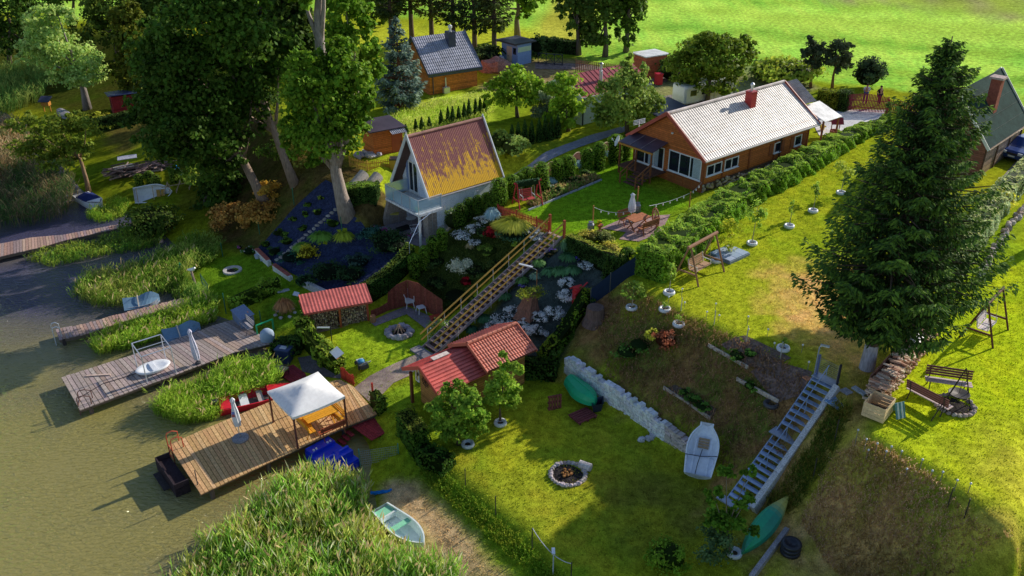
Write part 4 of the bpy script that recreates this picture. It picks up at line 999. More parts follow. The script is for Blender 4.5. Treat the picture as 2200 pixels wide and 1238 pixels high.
 for i in range(nP+1):
  y=y0+.03+(y1-y0-.06)*i/nP;rl.cyl((bx0+.03,y,2.42),(bx0+.03,y,zt),.022,n=6)
 for y in (y0+.03,y1-.03):rl.cyl((.68,y,2.42),(.68,y,zt),.022,n=6);rl.cyl((bx0+.03,y,zt),(.68,y,zt),.022,n=6)
 rl.cyl((bx0+.03,y0+.03,zt),(bx0+.03,y1-.03,zt),.022,n=6);rl.build("railing",METAL,t)
 ps=MB(col=(.72,.73,.76));ps.bx(bx0+.05,bx0+.17,y0+.05,y0+.17,-.2,2.26);ps.build("balcony_post",PAINT,t)
 d=MB(col=(.30,.09,.05));d.bx(1.43,1.50,.05,.85,-.1,1.95);q=d.build("door",WOOD,t);h=MB(col=(.6,.6,.6));h.bx(1.38,1.43,.75,.79,.9,1.05);h.build("handle",METAL,q)
 window(t,0,1.5,(-1.55,-.4,.35,1.75),2,.08)
 lm=MB(col=(.75,.75,.72));lm.lathe([(.07,-.1),(.1,0),(.07,.12)],8,(.9,-wh-.1,2.35));lm.build("wall_lamp",PAINT,t)
 ms=MB(col=(.8,.8,.8));ms.lathe([(.05,0),(.05,.3)],6,(1.4,-wh-.12,1.9));ms.bx(4.0,4.25,-wh-.3,-wh-.003,1.7,2.6);ms.build("wall_pipe",PAINT,t)
 return t,bx0,y0,y1,wh
AF,ab0,ay0,ay1,awh=aframe()
drape("terrace",[(800,498),(848,478),(888,452),(945,470),(955,492),(930,522),(906,532)],CONC,(.22,.20,.24),.05)
def brown():
 mid,ang,W,L=hframe((1335,294),(1526,343),(1770,262),8.0);hw=W/2;z0=5.42;zl=lambda z:z-z0
 t=thing("timber_house","long brown timber house with pale corrugated roof and red chimney","house",(mid.x,mid.y,z0),ang)
 ze,zr=zl(8.0),zl(10.42);wh=hw-.42;x0=.45;x1=L-.55
 sl=(zr-ze)/hw
 wl=MB(col=(.46,.13,.035));gable_wall(wl,x0,wh,-.2,ze+.42*sl-.1,zr-.1);gable_wall(wl,x1-.12,wh,-.2,ze+.42*sl-.1,zr-.1)
 wl.bx(x0+.12,x1-.12,-wh,-wh+.12,-.2,ze+.3);wl.bx(x0+.12,x1-.12,wh-.12,wh,-.2,ze+.3);wl.build("wall",LOG,t)
 po=MB(col=(.24,.07,.025))
 for x in (x0+.1,2.6,5.6,8.6,x1-.1):po.bx(x-.07,x+.07,-wh-.05,-wh-.003,-.3,ze+.25)
 for y in (-wh+.02,wh-.02):po.bx(x0-.05,x0-.003,y-.09,y+.09,-.2,ze+.3)
 po.bx(x0-.04,x0-.004,-wh,wh,.74,.84);po.each("corner_board",WOOD,t)
 rf=MB(col=(.64,.55,.51));rf.corr((0,-hw,ze),(L,-hw,ze),(L,0,zr),(0,0,zr),56,.012,13,.012);rf.corr((L,hw,ze),(0,hw,ze),(0,0,zr),(L,0,zr),56,.012,13,.012);r_=rf.build("roof",TIN,t)
 u=MB(col=(.22,.07,.03))
 for s in (-1,1):u.slab([(.02,s*(hw-.01),ze-.05),(L-.02,s*(hw-.01),ze-.05),(L-.02,0,zr-.06),(.02,0,zr-.06)],.06)
 u.each("roof_boarding",WOOD,t)
 bg=MB(col=(.36,.06,.04))
 for x in (-.03,L+.03):
  for s in (-1,1):bg.beam((x,s*(hw+.05),ze-.07),(x,0,zr+.06),.06,.24)
 bg.each("barge_board",PAINT,t)
 rc=MB(col=(.62,.50,.46));rc.tube([(0,0,zr+.05),(L,0,zr+.05)],.12,8);rc.build("ridge_cap",TIN,t)
 gt=MB(col=(.55,.52,.50));gt.tube([(0,-hw-.08,ze-.04),(L,-hw-.08,ze-.08)],.07,6);gt.build("gutter",PAINT,t)
 dp=MB(col=(.05,.04,.05));dp.tube([(9.2,-hw-.06,ze-.1),(9.2,-wh-.07,ze-.4),(9.2,-wh-.07,0)],.05,6);dp.build("drainpipe",METAL,t)
 q=on(t,1,-.9,1610,236);cz=zr-.9*sl
 ch=MB(col=(.42,.035,.03));ch.bx(q.x-.3,q.x+.3,-1.2,-.6,cz-.5,cz+.95);ch.bx(q.x-.34,q.x+.34,-1.24,-.56,cz+.955,cz+1.0,(.3,.03,.03));c=ch.build("chimney",PAINT,t)
 cp=MB(col=(.7,.7,.72));cp.lathe([(.1,0),(.1,.35),(.16,.36),(.16,.5),(.05,.62)],10,(q.x,-.9,cz+1.0));cp.build("cowl",METAL,c)
 pl=MB(col=(.30,.25,.20))
 for k in range(150):
  x=R.uniform(x0+.1,x1-.6);zmax=.75-.05*x;z=R.uniform(-.2,zmax)
  pl.rock((x,-wh-.06,z),(R.uniform(.1,.2),.09,R.uniform(.08,.15)),J((.40,.33,.27),.35),4,6)
 pl.bx(x0,x1-.5,-wh-.05,-wh-.004,-.5,.62,(.07,.05,.045));pl.build("stone_plinth",STONE,t)
 for (a,b_,n) in (((1520,345),(1550,366),2),((1559,331),(1586,352),2),((1665,303),(1677,318),1),((1709,287),(1722,301),1)):
  p=on(t,1,-wh,*a);q=on(t,1,-wh,b_[0],(a[1]+b_[1])/2);lo=on(t,1,-wh,*b_)
  x_a,x_b=sorted((p.x,q.x));window(t,1,-wh,(x_a,x_b,1.15,1.95),n)
 sh=MB(col=(.25,.08,.03))
 for px in (1657,1682,1702,1727):
  p=on(t,1,-wh,px,310 if px<1690 else 296);sh.bx(p.x-.16,p.x+.16,-wh-.05,-wh-.004,1.12,1.98)
 sh.each("shutter",WOOD,t)
 a=on(t,0,x0,1439.8,314.8);b_=on(t,0,x0,1513.6,336.4);lo=on(t,0,x0,1434,374)
 y0,y1=-wh+.12,a.y
 window(t,0,x0,(y0,y1,.9,2.42),3,.07,"front_window")
 cu=MB(col=(.55,.66,.75));
 for i in range(12):cu.cyl((x0-.035,y0+.12+i*.055,1.0),(x0-.035,y0+.12+i*.055,2.32),.022,n=5)
 cu.build("curtain",FABRIC,t)
 wp=wh-.15;y2=y1+.35
 window(t,0,x0,(y2+.1,wp,.75,2.35),3,.07,"porch_glazing")
 cu=MB(col=(.5,.62,.74))
 for i in range(16):cu.cyl((x0-.035,y2+.65+i*.06,.85),(x0-.035,y2+.65+i*.06,2.25),.024,n=5)
 cu.build("curtain",FABRIC,t)
 c1,c2,c3,c4=[on(t,2,z,x,y) for (x,y,z) in ((1377,291,2.75),(1444,305,2.75),(1417,327,2.45),(1351,311,2.45))]
 xa=-1.15;ya,yb=y2-.15,wh+.1
 cn=MB(col=(.07,.05,.07));cn.slab([(xa,ya,2.45),(xa,yb,2.45),(x0-.01,yb,2.85),(x0-.01,ya,2.85)],.05)
 for k in (1,2):cn.beam((xa,ya+(yb-ya)*k/3,2.47),(x0,ya+(yb-ya)*k/3,2.87),.05,.04,(.2,.16,.18))
 cn.build("porch_canopy",TIN,t);cb=MB(col=(.45,.2,.04));cb.bx(xa-.04,xa+.03,ya-.05,yb+.05,2.28,2.40);cb.build("canopy_beam",WOOD,t)
 pp=MB(col=(.2,.07,.03))
 for y in (ya+.1,ya+1.55,yb-.1):pp.bx(xa+.02,xa+.12,y-.05,y+.05,-.1,2.28)
 pp.each("porch_post",WOOD,t)
 dk=MB(col=(.12,.06,.045));dk.bx(xa,x0-.01,ya,yb,.58,.70)
 for i in range(5):dk.bx(xa-.3*(i+1),xa-.3*i-.02,ya+.08,ya+1.5,.70-.13*(i+1)-.06,.70-.13*(i+1))
 dk.build("porch_steps",WOODW,t)
 for y in (ya+.05,ya+1.55):
  ra=MB(col=(.24,.09,.035));ra.beam((xa-1.5,y,.85),(xa+.05,y,1.6),.06,.07);ra.beam((xa-1.5,y,.5),(xa+.05,y,1.25),.04,.05)
  for x,zz in ((xa-1.45,.1),(xa-.75,.4)):ra.bx(x-.04,x+.04,y-.04,y+.04,zz-.2,zz+.85)
  ra.build("handrail",WOOD,t)
 for i in range(4):
  ww=(y1-y0)/4;d=MB(col=(.30,.10,.03));yy=y0+i*ww;d.bx(x0-.04,x0-.004,yy+.03,yy+ww-.03,-.1,.7)
  for zz in (.08,.38):d.bx(x0-.055,x0-.042,yy+.12,yy+ww-.12,zz,zz+.22,(.24,.08,.025))
  d.build("cellar_door",WOOD,t)
 sd_=MB(col=(.7,.72,.75));n_=Vector((-.75,.55,.35)).normalized();cpos=Vector((xa+.2,wh+.42,2.35))
 rot=n_.to_track_quat('Z','Y').to_matrix().to_4x4();sd_.M=Matrix.Translation(cpos) @ rot;sd_.lathe([(.02,-.08),(.22,-.05),(.40,.03),(.42,.05),(.40,.045),(.22,-.02),(.02,-.05)],18);sd_.M=None
 sd_.tube([cpos,cpos+Vector((.25,-.3,-.1)),(x0,wh-.1,2.2)],.025,5);sd_.tube([cpos+n_*.02+Vector((0,0,-.35)),cpos+n_*.4],.015,5);sd_.box(cpos+n_*.42,(.08,.08,.12),(.4,.4,.42));sd_.build("satellite_dish",PAINT,t)
 an=MB(col=(.8,.8,.82));p=Vector((.25,hw-.9,ze+.9*sl+.05));an.cyl(p,p+Vector((0,0,.7)),.025,n=6)
 for i in range(4):an.beam(p+Vector((-.5,.1,.35+i*.1)),p+Vector((.5,-.1,.4+i*.1)),.05,.02)
 an.build("aerial",METAL,t)
 lm=MB(col=(.7,.7,.68));lm.lathe([(.02,-.07),(.09,-.03),(.09,.05),(.02,.08)],10,(x0-.07,-.3,ze+1.05));lm.build("wall_lamp",PAINT,t)
 rr=MB(col=(.50,.42,.38));rr.corr((L+.1,-hw*.55,ze+1.05),(L+1.7,-hw*.55,ze+1.05),(L+1.7,0,zr-.05),(L+.1,0,zr-.05),9,.025,6,.03);rr.corr((L+1.7,hw*.7,ze+.6),(L+.1,hw*.7,ze+.6),(L+.1,0,zr-.05),(L+1.7,0,zr-.05),9,.025,6,.03);rr.build("rear_roof",TIN,t)
 br=MB(col=(.85,.8,.76));br.slab([(L+.2,-hw*.5,ze+.9),(L+.2,-hw-.35,ze+.15),(L+2.5,-hw-.35,ze+.15),(L+2.5,-hw*.5,ze+.9)],.05);br.build("carport_sheet",TIN,t)
 cpp=MB(col=(.24,.09,.05));cpp.bx(L+.25,L+.37,-hw-.2,-hw-.08,-.1,ze+.12);cpp.bx(L+2.3,L+2.42,-hw-.2,-hw-.08,-.1,ze+.12);cpp.bx(L-.5,L+1.6,-.1,wh,-.1,ze+.6);cpp.each("carport_post",WOOD,t)
 return t
BH=brown()
def cabin():
 mid,ang,W,L=hframe((864.5,790),(944.7,850),(1046,807),3.0);mid2,ang2,W2,L2=hframe((962.5,742),(1049,798),(1151,749.4),3.3)
 ang=(ang+ang2)/2;z0=.85
 t=thing("log_cabin","small log cabin with stepped red roof and a ship wheel on its gable","cabin",(mid.x,mid.y,z0),ang)
 d=Vector((mid2.x-mid.x,mid2.y-mid.y));c,s=math.cos(ang),math.sin(ang);xr=d.x*c+d.y*s;yr=-d.x*s+d.y*c
 hw,hw2=W/2,W2/2;ze,zr=3.0-z0,3.84-z0;ze2,zr2=3.3-z0,4.14-z0;L1=xr+.3;xe=xr+L2
 wl=MB(col=(.42,.19,.06));wy=-.5*hw
 xw=.55;wl.prism([(xw,-hw+.3),(xw,hw-.75),(xe-.4,hw-.75),(xe-.4,-hw+.3)],-.2,ze-.02)
 gable_wall(wl,xw-.003,hw-.3,ze-.5,ze+.12,zr-.06);gable_wall(wl,xr+.3,hw2-.35,ze2-.5,ze2+.1,zr2-.06);wl.build("wall",LOG,t)
 rf=MB(col=(.44,.075,.06))
 for sg in (-1,1):
  a,b_,c_,d_=(0,sg*hw,ze),(L1,sg*hw,ze),(L1,0,zr),(0,0,zr)
  if sg>0:a,b_,c_,d_=b_,a,d_,c_
  nr=9
  for k in range(nr):
   u0,u1=k/nr,(k+1)/nr
   lo=lambda p,q,u:tuple(Vector(p).lerp(Vector(q),u))
   rf.slab([lo(a,d_,u0),lo(b_,c_,u0),lo(b_,c_,u1-.01),lo(a,d_,u1-.01)],.06,J((.58,.10,.08),.1))
   rf.M=Matrix.Translation((0,0,.004*0));rf.M=None
   rf.beam(lo(a,d_,u0+.02),lo(b_,c_,u0+.02),.03,.04,(.30,.04,.035))
 rf.build("front_roof",TIN,t)
 r2=MB(col=(.64,.17,.11))
 r2.corr((xr,yr-hw2,ze2),(xe,yr-hw2,ze2),(xe,yr,zr2),(xr,yr,zr2),19,.016,7,.04);r2.corr((xe,yr+hw2,ze2),(xr,yr+hw2,ze2),(xr,yr,zr2),(xe,yr,zr2),19,.045,7,.05);r2.build("tiled_roof",TIN,t)
 u=MB(col=(.25,.08,.05))
 for sg in (-1,1):u.slab([(xr+.02,yr+sg*(hw2-.02),ze2-.07),(xe-.02,yr+sg*(hw2-.02),ze2-.07),(xe-.02,yr,zr2-.07),(xr+.02,yr,zr2-.07)],.05)
 u.each("roof_boarding",WOOD,t)
 rc=MB(col=(.55,.17,.11));rc.tube([(xr,yr,zr2+.05),(xe,yr,zr2+.05)],.1,8)
 for k in range(10):rc.tube([(xr+k*L2/10,yr,zr2+.05),(xr+k*L2/10+.06,yr,zr2+.05)],.115,8)
 rc.build("ridge_cap",TIN,t)
 bb=MB(col=(.40,.06,.05))
 for sg in (-1,1):
  bb.beam((-.03,sg*(hw+.03),ze-.09),(-.03,0,zr-.02),.05,.2);bb.beam((xr-.03,yr+sg*(hw2+.03),ze2-.06),(xr-.03,yr,zr2+.04),.05,.18,(.5,.13,.08));bb.beam((xe+.03,yr+sg*(hw2+.03),ze2-.06),(xe+.03,yr,zr2+.04),.05,.18,(.5,.13,.08))
 bb.bx(0,L1,hw-.02,hw+.04,ze-.16,ze-.02);bb.each("barge_board",PAINT,t)
 fl=MB(col=(.62,.5,.45));fl.bx(.9,1.9,.05,.35,zr+.0,zr+.05);fl.build("roof_patch",WOODW,t)
 po=MB(col=(.16,.06,.03));po.bx(.1,.24,hw-.55,hw-.41,-.2,ze-.1);po.build("porch_post",WOOD,t)
 dk=MB(col=(.22,.08,.06));dk.bx(.0,xe-.5,hw-.72,hw-.05,-.1,.05);dk.build("porch_deck",WOODW,t)
 q=on(t,0,xw-.01,899,830);window(t,0,xw,(q.y-.16,q.y+.16,1.35,2.15),1,.06,"window",sill=False,pane=glass("warm_pane",(.5,.42,.15),.2))
 q=on(t,0,xw-.02,914,833);wh=MB(col=(.10,.04,.025));cx=Vector((xw-.08,q.y-.1,1.75))
 ring=lambda r:[cx+Vector((0,r*math.cos(a),r*math.sin(a))) for a in np.linspace(0,2*PI,21)[:-1]]
 wh.tube(ring(.25),.025,6,closed=True);wh.cyl(cx-Vector((.04,0,0)),cx+Vector((.04,0,0)),.06,n=8)
 for k in range(8):
  a=k*PI/4;wh.cyl(cx,cx+Vector((0,.36*math.cos(a),.36*math.sin(a))),.016,n=5)
 wh.build("ship_wheel",WOOD,t)
 ln=MB(col=(.05,.05,.05));ln.lathe([(.04,-.1),(.06,0),(.02,.1)],8,(xw-.1,q.y+.55,1.9));ln.build("lantern",METAL,t)
 return t
CB=cabin()
def farhouse():
 mid,ang,W,L=hframe((880,120),(920,160),(1035,143),7.7);ang=rad(30);hw=3.3
 b=PZ(920,160,7.7);b2=PZ(1035,143,7.7);L=(b2-b).xy.length;ang=math.atan2(b2.y-b.y,b2.x-b.x)
 c=b+Vector((-math.sin(ang),math.cos(ang),0))*hw
 z0=gz(c.x+3,c.y+2)-.05;t=thing("brick_cottage","orange brick cottage with shiny dark grey tiled roof behind the blue spruce","house",(c.x,c.y,z0),ang)
 ze=7.7-z0;zr=ze+2.75
 wl=MB(col=(.58,.16,.035));gable_wall(wl,.3,hw-.35,-.3,ze+.1,zr-.15);gable_wall(wl,L-.45,hw-.35,-.3,ze+.1,zr-.15);wl.bx(.42,L-.45,-hw+.35,-hw+.5,-.3,ze);wl.bx(.42,L-.45,hw-.5,hw-.35,-.3,ze);wl.build("wall",LOG,t)
 rf=MB(col=(.32,.32,.40));rf.corr((0,-hw,ze),(L,-hw,ze),(L,0,zr),(0,0,zr),26,.014,11,.03);rf.corr((L,hw,ze),(0,hw,ze),(0,0,zr),(L,0,zr),26,.05,11,.05);rf.build("roof",TIN,t)
 bg=MB(col=(.06,.07,.12));bg.bx(-.02,L+.02,-hw-.1,-hw-.0,ze-.3,ze-.05);bg.tube([(0,-hw-.12,ze),(L,-hw-.12,ze)],.07,6)
 for x in (-.02,L+.02):
  for s in (-1,1):bg.beam((x,s*hw,ze-.05),(x,0,zr+.05),.05,.2)
 bg.tube([(.6,-hw-.08,ze),(.6,-hw+.28,ze-.4),(.6,-hw+.28,0)],.05,6);bg.build("gutter",METAL,t)
 q=on(t,1,-.9,968,100);cz=zr-.9*2.75/hw;ch=MB(col=(.045,.05,.08));ch.bx(q.x-.38,q.x+.38,-1.3,-.5,cz-.6,cz+1.1);o=ch.build("chimney",TIN,t)
 cp=MB(col=(.75,.75,.78));cp.lathe([(.12,0),(.12,.25),(.2,.3),(.2,.5),(.05,.6)],10,(q.x,-.9,cz+1.1));cp.build("cowl",METAL,o)
 q=on(t,1,-hw+.3,957,190);fp=MB(col=(.7,.72,.76));fp.cyl((q.x,-hw+.2,.5),(q.x,-hw+.2,ze-.6),.07,n=8);fp.bx(q.x-.35,q.x+.25,-hw-.15,-hw+.25,0,.55,(.6,.6,.55));fp.build("flue",METAL,t)
farhouse()
def bluehut():
 t=thing("hut","blue flat roofed hut with beige door and pale green stripe beside the gate","hut",P(1112,142));c=P(1112,142)
 l=P(1079,132)-c;r=P(1141,135)-c;ang=math.atan2(r.y,r.x);t.rotation_euler=(0,0,ang);Wd=r.xy.length;D=2.6;h=top_z(c,96)
 wl=MB(col=(.22,.33,.62));wl.bx(0,Wd,0,D,-.2,h);wl.build("wall",RENDER,t);st=MB(col=(.55,.72,.45));st.bx(.05,Wd-.05,-.02,-.003,h*.62,h*.85);st.build("stripe",PAINT,t)
 rf=MB(col=(.03,.03,.05));rf.bx(-.6,Wd+.5,-.25,D+.3,h+.003,h+.16);rf.build("roof",TIN,t)
 d=MB(col=(.62,.45,.33));d.bx(-.03,-.003,.9,1.75,-.1,h*.82);d.build("door",PAINT,t);w_=MB(col=(.04,.05,.07));w_.bx(-.03,-.003,.25,.7,h*.5,h*.8);w_.build("window",PANE,t)
bluehut()
def brownshed():
 c=P(805,338);r=P(842,329)-c;ang=math.atan2(r.y,r.x);t=thing("garden_shed","red brown boarded shed with dark flat roof at the lawn edge behind the mossy cottage","shed",c,ang)
 Wd=r.xy.length+1.0;h=top_z(c,283);D=2.0
 wl=MB(col=(.46,.12,.035));wl.prism([(0,0),(Wd,0),(Wd,D),(0,D)],-.3,h);wl.build("wall",LOG,t)
 rf=MB(col=(.05,.035,.05));rf.slab([(-.35,-.2,h+.02),(Wd+.25,-.2,h+.02),(Wd+.1,D+.3,h+.30),(-.45,D+.3,h+.30)],.08);rf.build("roof",TIN,t)
 d=MB(col=(.34,.07,.035));d.bx(Wd-.95,Wd-.05,-.04,-.003,-.05,h-.35);o=d.build("door",PAINT,t);k=MB(col=(.03,.03,.03));k.bx(Wd-.2,Wd-.14,-.09,-.041,.75,.95);k.build("handle",METAL,o)
 aw=MB(col=(.5,.5,.6));aw.corr((Wd-1.15,-.6,h-.3),(Wd+.1,-.6,h-.3),(Wd+.1,-.005,h-.08),(Wd-1.15,-.005,h-.08),8,.03);aw.build("awning",TIN,t);b=MB(col=(.5,.5,.48));b.bx(-.1,Wd+.1,-.12,D+.1,-.4,.04);b.build("slab",CONC,t)
brownshed()
def redcottage():
 b=PZ(1251,210,8.1);b2=PZ(1400,178,8.1);ang=math.atan2(b2.y-b.y,b2.x-b.x);L=(b2-b).xy.length;hw=2.6
 c=b+Vector((-math.sin(ang),math.cos(ang),0))*hw;z0=gz(c.x,c.y)-.05
 t=thing("cottage","white walled cottage with dark red sheet roof half hidden by the airy tree","house",(c.x,c.y,z0),ang);ze=8.1-z0;zr=ze+1.25
 wl=MB(col=(.55,.62,.58));gable_wall(wl,.2,hw-.2,-.3,ze,zr-.1);gable_wall(wl,L-.3,hw-.2,-.3,ze,zr-.1);wl.bx(.32,L-.3,-hw+.2,-hw+.35,-.3,ze-.02);wl.bx(.32,L-.3,hw-.35,hw-.2,-.3,ze-.02);wl.build("wall",RENDER,t)
 rf=MB(col=(.26,.035,.045))
 for s in (-1,1):
  rf.slab([(0,s*hw,ze),(L,s*hw,ze),(L,0,zr),(0,0,zr)],.06)
  for k in range(1,16):rf.beam((L*k/16,s*hw,ze+.02),(L*k/16,0,zr+.02),.03,.04,(.38,.08,.09))
 rf.build("roof",TIN,t)
 fs=MB(col=(.75,.75,.76));fs.bx(-.03,L,-hw-.06,-hw,ze-.16,ze-.02);fs.beam((-.03,-hw,ze-.08),(-.03,0,zr-.05),.04,.16);fs.beam((-.03,hw,ze-.08),(-.03,0,zr-.05),.04,.16);fs.build("fascia",PAINT,t)
 dp=MB(col=(.03,.03,.05));dp.tube([(.1,-hw-.1,ze-.1),(.25,-hw+.12,ze-.5),(.25,-hw+.12,0)],.06,6);dp.build("drainpipe",METAL,t)
 q=on(t,1,-1.3,1290,180);cz=ze+.6;ch=MB(col=(.6,.62,.68));ch.cyl((q.x,-1.3,cz),(q.x,-1.3,cz+.9),.16,n=10);ch.cyl((q.x,-1.3,cz+.9),(q.x,-1.3,cz+1.5),.09,n=8);ch.lathe([(.2,0),(.05,.12)],8,(q.x,-1.3,cz+1.5),(.2,.2,.22));ch.build("flue",METAL,t)
 window(t,1,-hw+.2,(1.6,2.7,.8,1.8),2)
redcottage()
def righthouse():
 b=PZ(2124,322,8.0);b2=PZ(2212,263,8.0);ang=math.atan2(b2.y-b.y,b2.x-b.x);L=(b2-b).xy.length;hw=2.9
 c=b+Vector((-math.sin(ang),math.cos(ang),0))*hw;z0=gz(c.x+2,c.y+2)-.05
 t=thing("timber_house","dark green steep roofed timber house with brick chimney beside the great spruce","house",(c.x,c.y,z0),ang);ze=8.0-z0;zr=ze+3.6
 wl=MB(col=(.24,.09,.06));gable_wall(wl,.4,hw-.3,-.3,ze+.2,zr-.2);gable_wall(wl,L-.4,hw-.3,-.3,ze+.2,zr-.2);wl.bx(.52,L-.4,-hw+.3,-hw+.45,-.3,ze+.1,(.36,.24,.18));wl.bx(.52,L-.4,hw-.45,hw-.3,-.3,ze+.1);wl.build("wall",LOG,t)
 rf=MB(col=(.022,.045,.042))
 for s in (-1,1):
  rf.slab([(0,s*hw,ze),(L,s*hw,ze),(L,0,zr),(0,0,zr)],.08)
  for k in (1,2,3,4):rf.beam((0,s*hw*(1-k/5),ze+(zr-ze)*k/5+.01),(L,s*hw*(1-k/5),ze+(zr-ze)*k/5+.01),.05,.02,(.06,.08,.07))
 rf.build("roof",FELT,t);bb=MB(col=(.7,.68,.62))
 for x in (-.04,L+.04):
  for s in (-1,1):bb.beam((x,s*(hw+.04),ze-.05),(x,0,zr+.05),.06,.2)
 bb.each("barge_board",PAINT,t)
 q=on(t,1,-1.3,2133,215);cz=ze+(zr-ze)*(1-1.3/hw);ch=MB(col=(.26,.075,.055));ch.bx(q.x-.35,q.x+.35,-1.65,-.95,cz-.9,cz+2.0);ch.bx(q.x-.48,q.x+.48,-1.78,-.82,cz+2.003,cz+2.15,(.4,.3,.28));ch.build("chimney",STONE,t)
 po=MB(col=(.12,.07,.05))
 for k in range(4):po.bx(.5+k*(L-1)/3,.62+k*(L-1)/3,-hw+.22,-hw+.297,-.2,ze)
 po.each("corner_board",WOOD,t);gu=MB(col=(.16,.1,.07));gu.tube([(0,-hw-.06,ze-.02),(L,-hw-.06,ze-.05)],.06,6);gu.build("gutter",METAL,t)
righthouse()
def carport():
 t=thing("carport","low dark flat roofed carport behind the brown house","carport",P(1428,262),rad(38));t.location.z=gz(t.location.x,t.location.y)
 a=PZ(1385,228,7.4);pts=[PZ(x,y,7.4) for x,y in ((1372,232),(1436,208),(1480,229),(1420,252))];z0=t.location.z
 c,s=math.cos(-rad(38)),math.sin(-rad(38));l=[((p.x-t.location.x)*c-(p.y-t.location.y)*s,(p.x-t.location.x)*s+(p.y-t.location.y)*c) for p in pts]
 m=MB(col=(.03,.035,.075));m.prism(l if True else l,7.4-z0-.12,7.4-z0);m.build("roof",TIN,t)
 p=MB(col=(.12,.06,.04))
 for x,y in l:p.bx(x*.92-.05,x*.92+.05,y*.92-.05,y*.92+.05,-.2,7.4-z0-.12)
 p.each("post",WOOD,t)
carport()
def redhut():
 c=P(247,250);t=thing("hut","dark red hut with blue roof in the shade of the wood","hut",c,rad(30));m=MB(col=(.30,.02,.03));m.bx(0,2.4,0,2.2,-.2,2.0);m.build("wall",LOG,t)
 r=MB(col=(.06,.07,.18));r.slab([(-.3,-.3,2.25),(2.6,-.3,2.25),(2.6,2.5,2.0),(-.3,2.5,2.0)],.08);r.build("roof",TIN,t);window(t,0,0,(.6,1.4,.8,1.6),1,.06,fcol=(.15,.03,.03))
redhut()
def orangeshed():
 c=P(1385,172);t=thing("garden_shed","small orange red shed with pale roof edge behind the airy tree","shed",c,rad(30));m=MB(col=(.5,.12,.06));m.bx(0,2.6,0,2,-.3,2.2);m.build("wall",LOG,t);r=MB(col=(.7,.68,.66));r.bx(-.2,2.8,-.2,2.2,2.2,2.3);r.build("roof",TIN,t)
orangeshed()
TANB=[(.56,.32,.15),(.50,.29,.13),(.60,.36,.18),(.46,.26,.12)];GREYB=[(.36,.28,.26),(.31,.24,.225),(.40,.31,.28),(.35,.25,.21)];PINKB=[(.38,.23,.19),(.32,.20,.17),(.44,.28,.22),(.28,.2,.2)]
DZ,CZ=.75,.6
deck("jetty","broad tan plank jetty under the white gazebo","jetty",[(361.6,955),(470,909),(585,861),(680,827),(729,815),(760,831)],[(431.6,1062),(637,966),(740,918),(780,902),(808,890),(811,889)],DZ,.215,TANB,piles=(.06,.36,.62,.8))
deck("jetty","wide weathered grey plank jetty with the metal frame","jetty",[(132,811),(283.6,763),(360,736),(462,698),(502,687)],[(171.6,881),(317,826.5),(380,803.6),(500,758),(592,736)],CZ,.235,GREYB,piles=(.05,.4,.7),jag=.03)
deck("jetty","narrow reddish plank jetty with the white bathing ladder","jetty",[(119.5,708),(180,697),(250,677),(392,641)],[(127,729),(187,716),(256,693),(399,650)],.5,.19,PINKB,piles=(.03,.4,.75),jag=.10,pcol=(.05,.04,.04))
deck("jetty","curved pinkish plank jetty at the far left shore","jetty",[(-90,545),(0,523.7),(70,510),(134,505),(286,476)],[(-90,580),(0,551),(84,532),(140,516),(290,482)],.5,.2,PINKB,piles=(.1,.35),jag=.05)
gl_=PZ(592,908,DZ);gf=PZ(637,963,DZ);gr_=PZ(741,918,DZ);GA=math.atan2(gr_.y-gf.y,gr_.x-gf.x);GC=(gl_+gr_)/2
def gazebo():
 t=thing("gazebo","white canopy gazebo on dark posts over the picnic table","gazebo",GC,GA);s=1.38;h=1.93
 for x in (-1,1):
  for y in (-1,1):p=MB(col=(.10,.035,.03));p.bx(x*s-.04,x*s+.04,y*s-.04,y*s+.04,0,h);p.build("post",PAINT,t)
 c=MB(col=(.88,.88,.90));n=12;S=s+.05;vs=[]
 for i in range(n+1):
  for j in range(n+1):
   x,y=-1+2*i/n,-1+2*j/n;m=max(abs(x),abs(y));z=h+.02+.62*(1-m)**.92-.07*(1-abs(x)**2)*(abs(y)>.99)-.07*(1-abs(y)**2)*(abs(x)>.99)-.05*math.sin(m*PI)
   vs.append((x*S,y*S,z))
 c.add(vs,[(i*(n+1)+j,(i+1)*(n+1)+j,(i+1)*(n+1)+j+1,i*(n+1)+j+1) for i in range(n) for j in range(n)])
 for e in range(4):
  for k in range(n):
   idx=[(k,0),(k+1,0)] if e==0 else [(k,n),(k+1,n)] if e==1 else [(0,k),(0,k+1)] if e==2 else [(n,k),(n,k+1)]
   a,b=[Vector(vs[i*(n+1)+j]) for i,j in idx];c.quad(a,b,b-Vector((0,0,.13)),a-Vector((0,0,.13)))
 c.build("canopy",FABRIC,t,smooth=True);r=MB(col=(.10,.035,.03))
 for e in (-1,1):r.beam((-s,e*s,h-.06),(s,e*s,h-.06),.04,.06);r.beam((e*s,-s,h-.09),(e*s,s,h-.09),.04,.06)
 r.build("frame",PAINT,t)
gazebo()
def gp(x,y,dz=0):
 c,s=math.cos(GA),math.sin(GA);return Vector((GC.x+x*c-y*s,GC.y+x*s+y*c,DZ+dz))
def picnic():
 t=thing("picnic_table","bright orange wooden picnic table under the gazebo","table",gp(.45,-.35),GA+PI/2);o=(.62,.27,.02);m=MB()
 for i in range(6):m.box((-.38+i*.152,0,.74),(.14,1.75,.04),J(o,.06));
 m.build("tabletop",WOOD,t)
 for y in (-.6,.6):l=MB(col=o);l.beam((-.4,y,0),(.3,y,.72),.07,.05);l.beam((.4,y,0),(-.3,y,.72),.07,.05);l.build("leg",WOOD,t)
picnic()
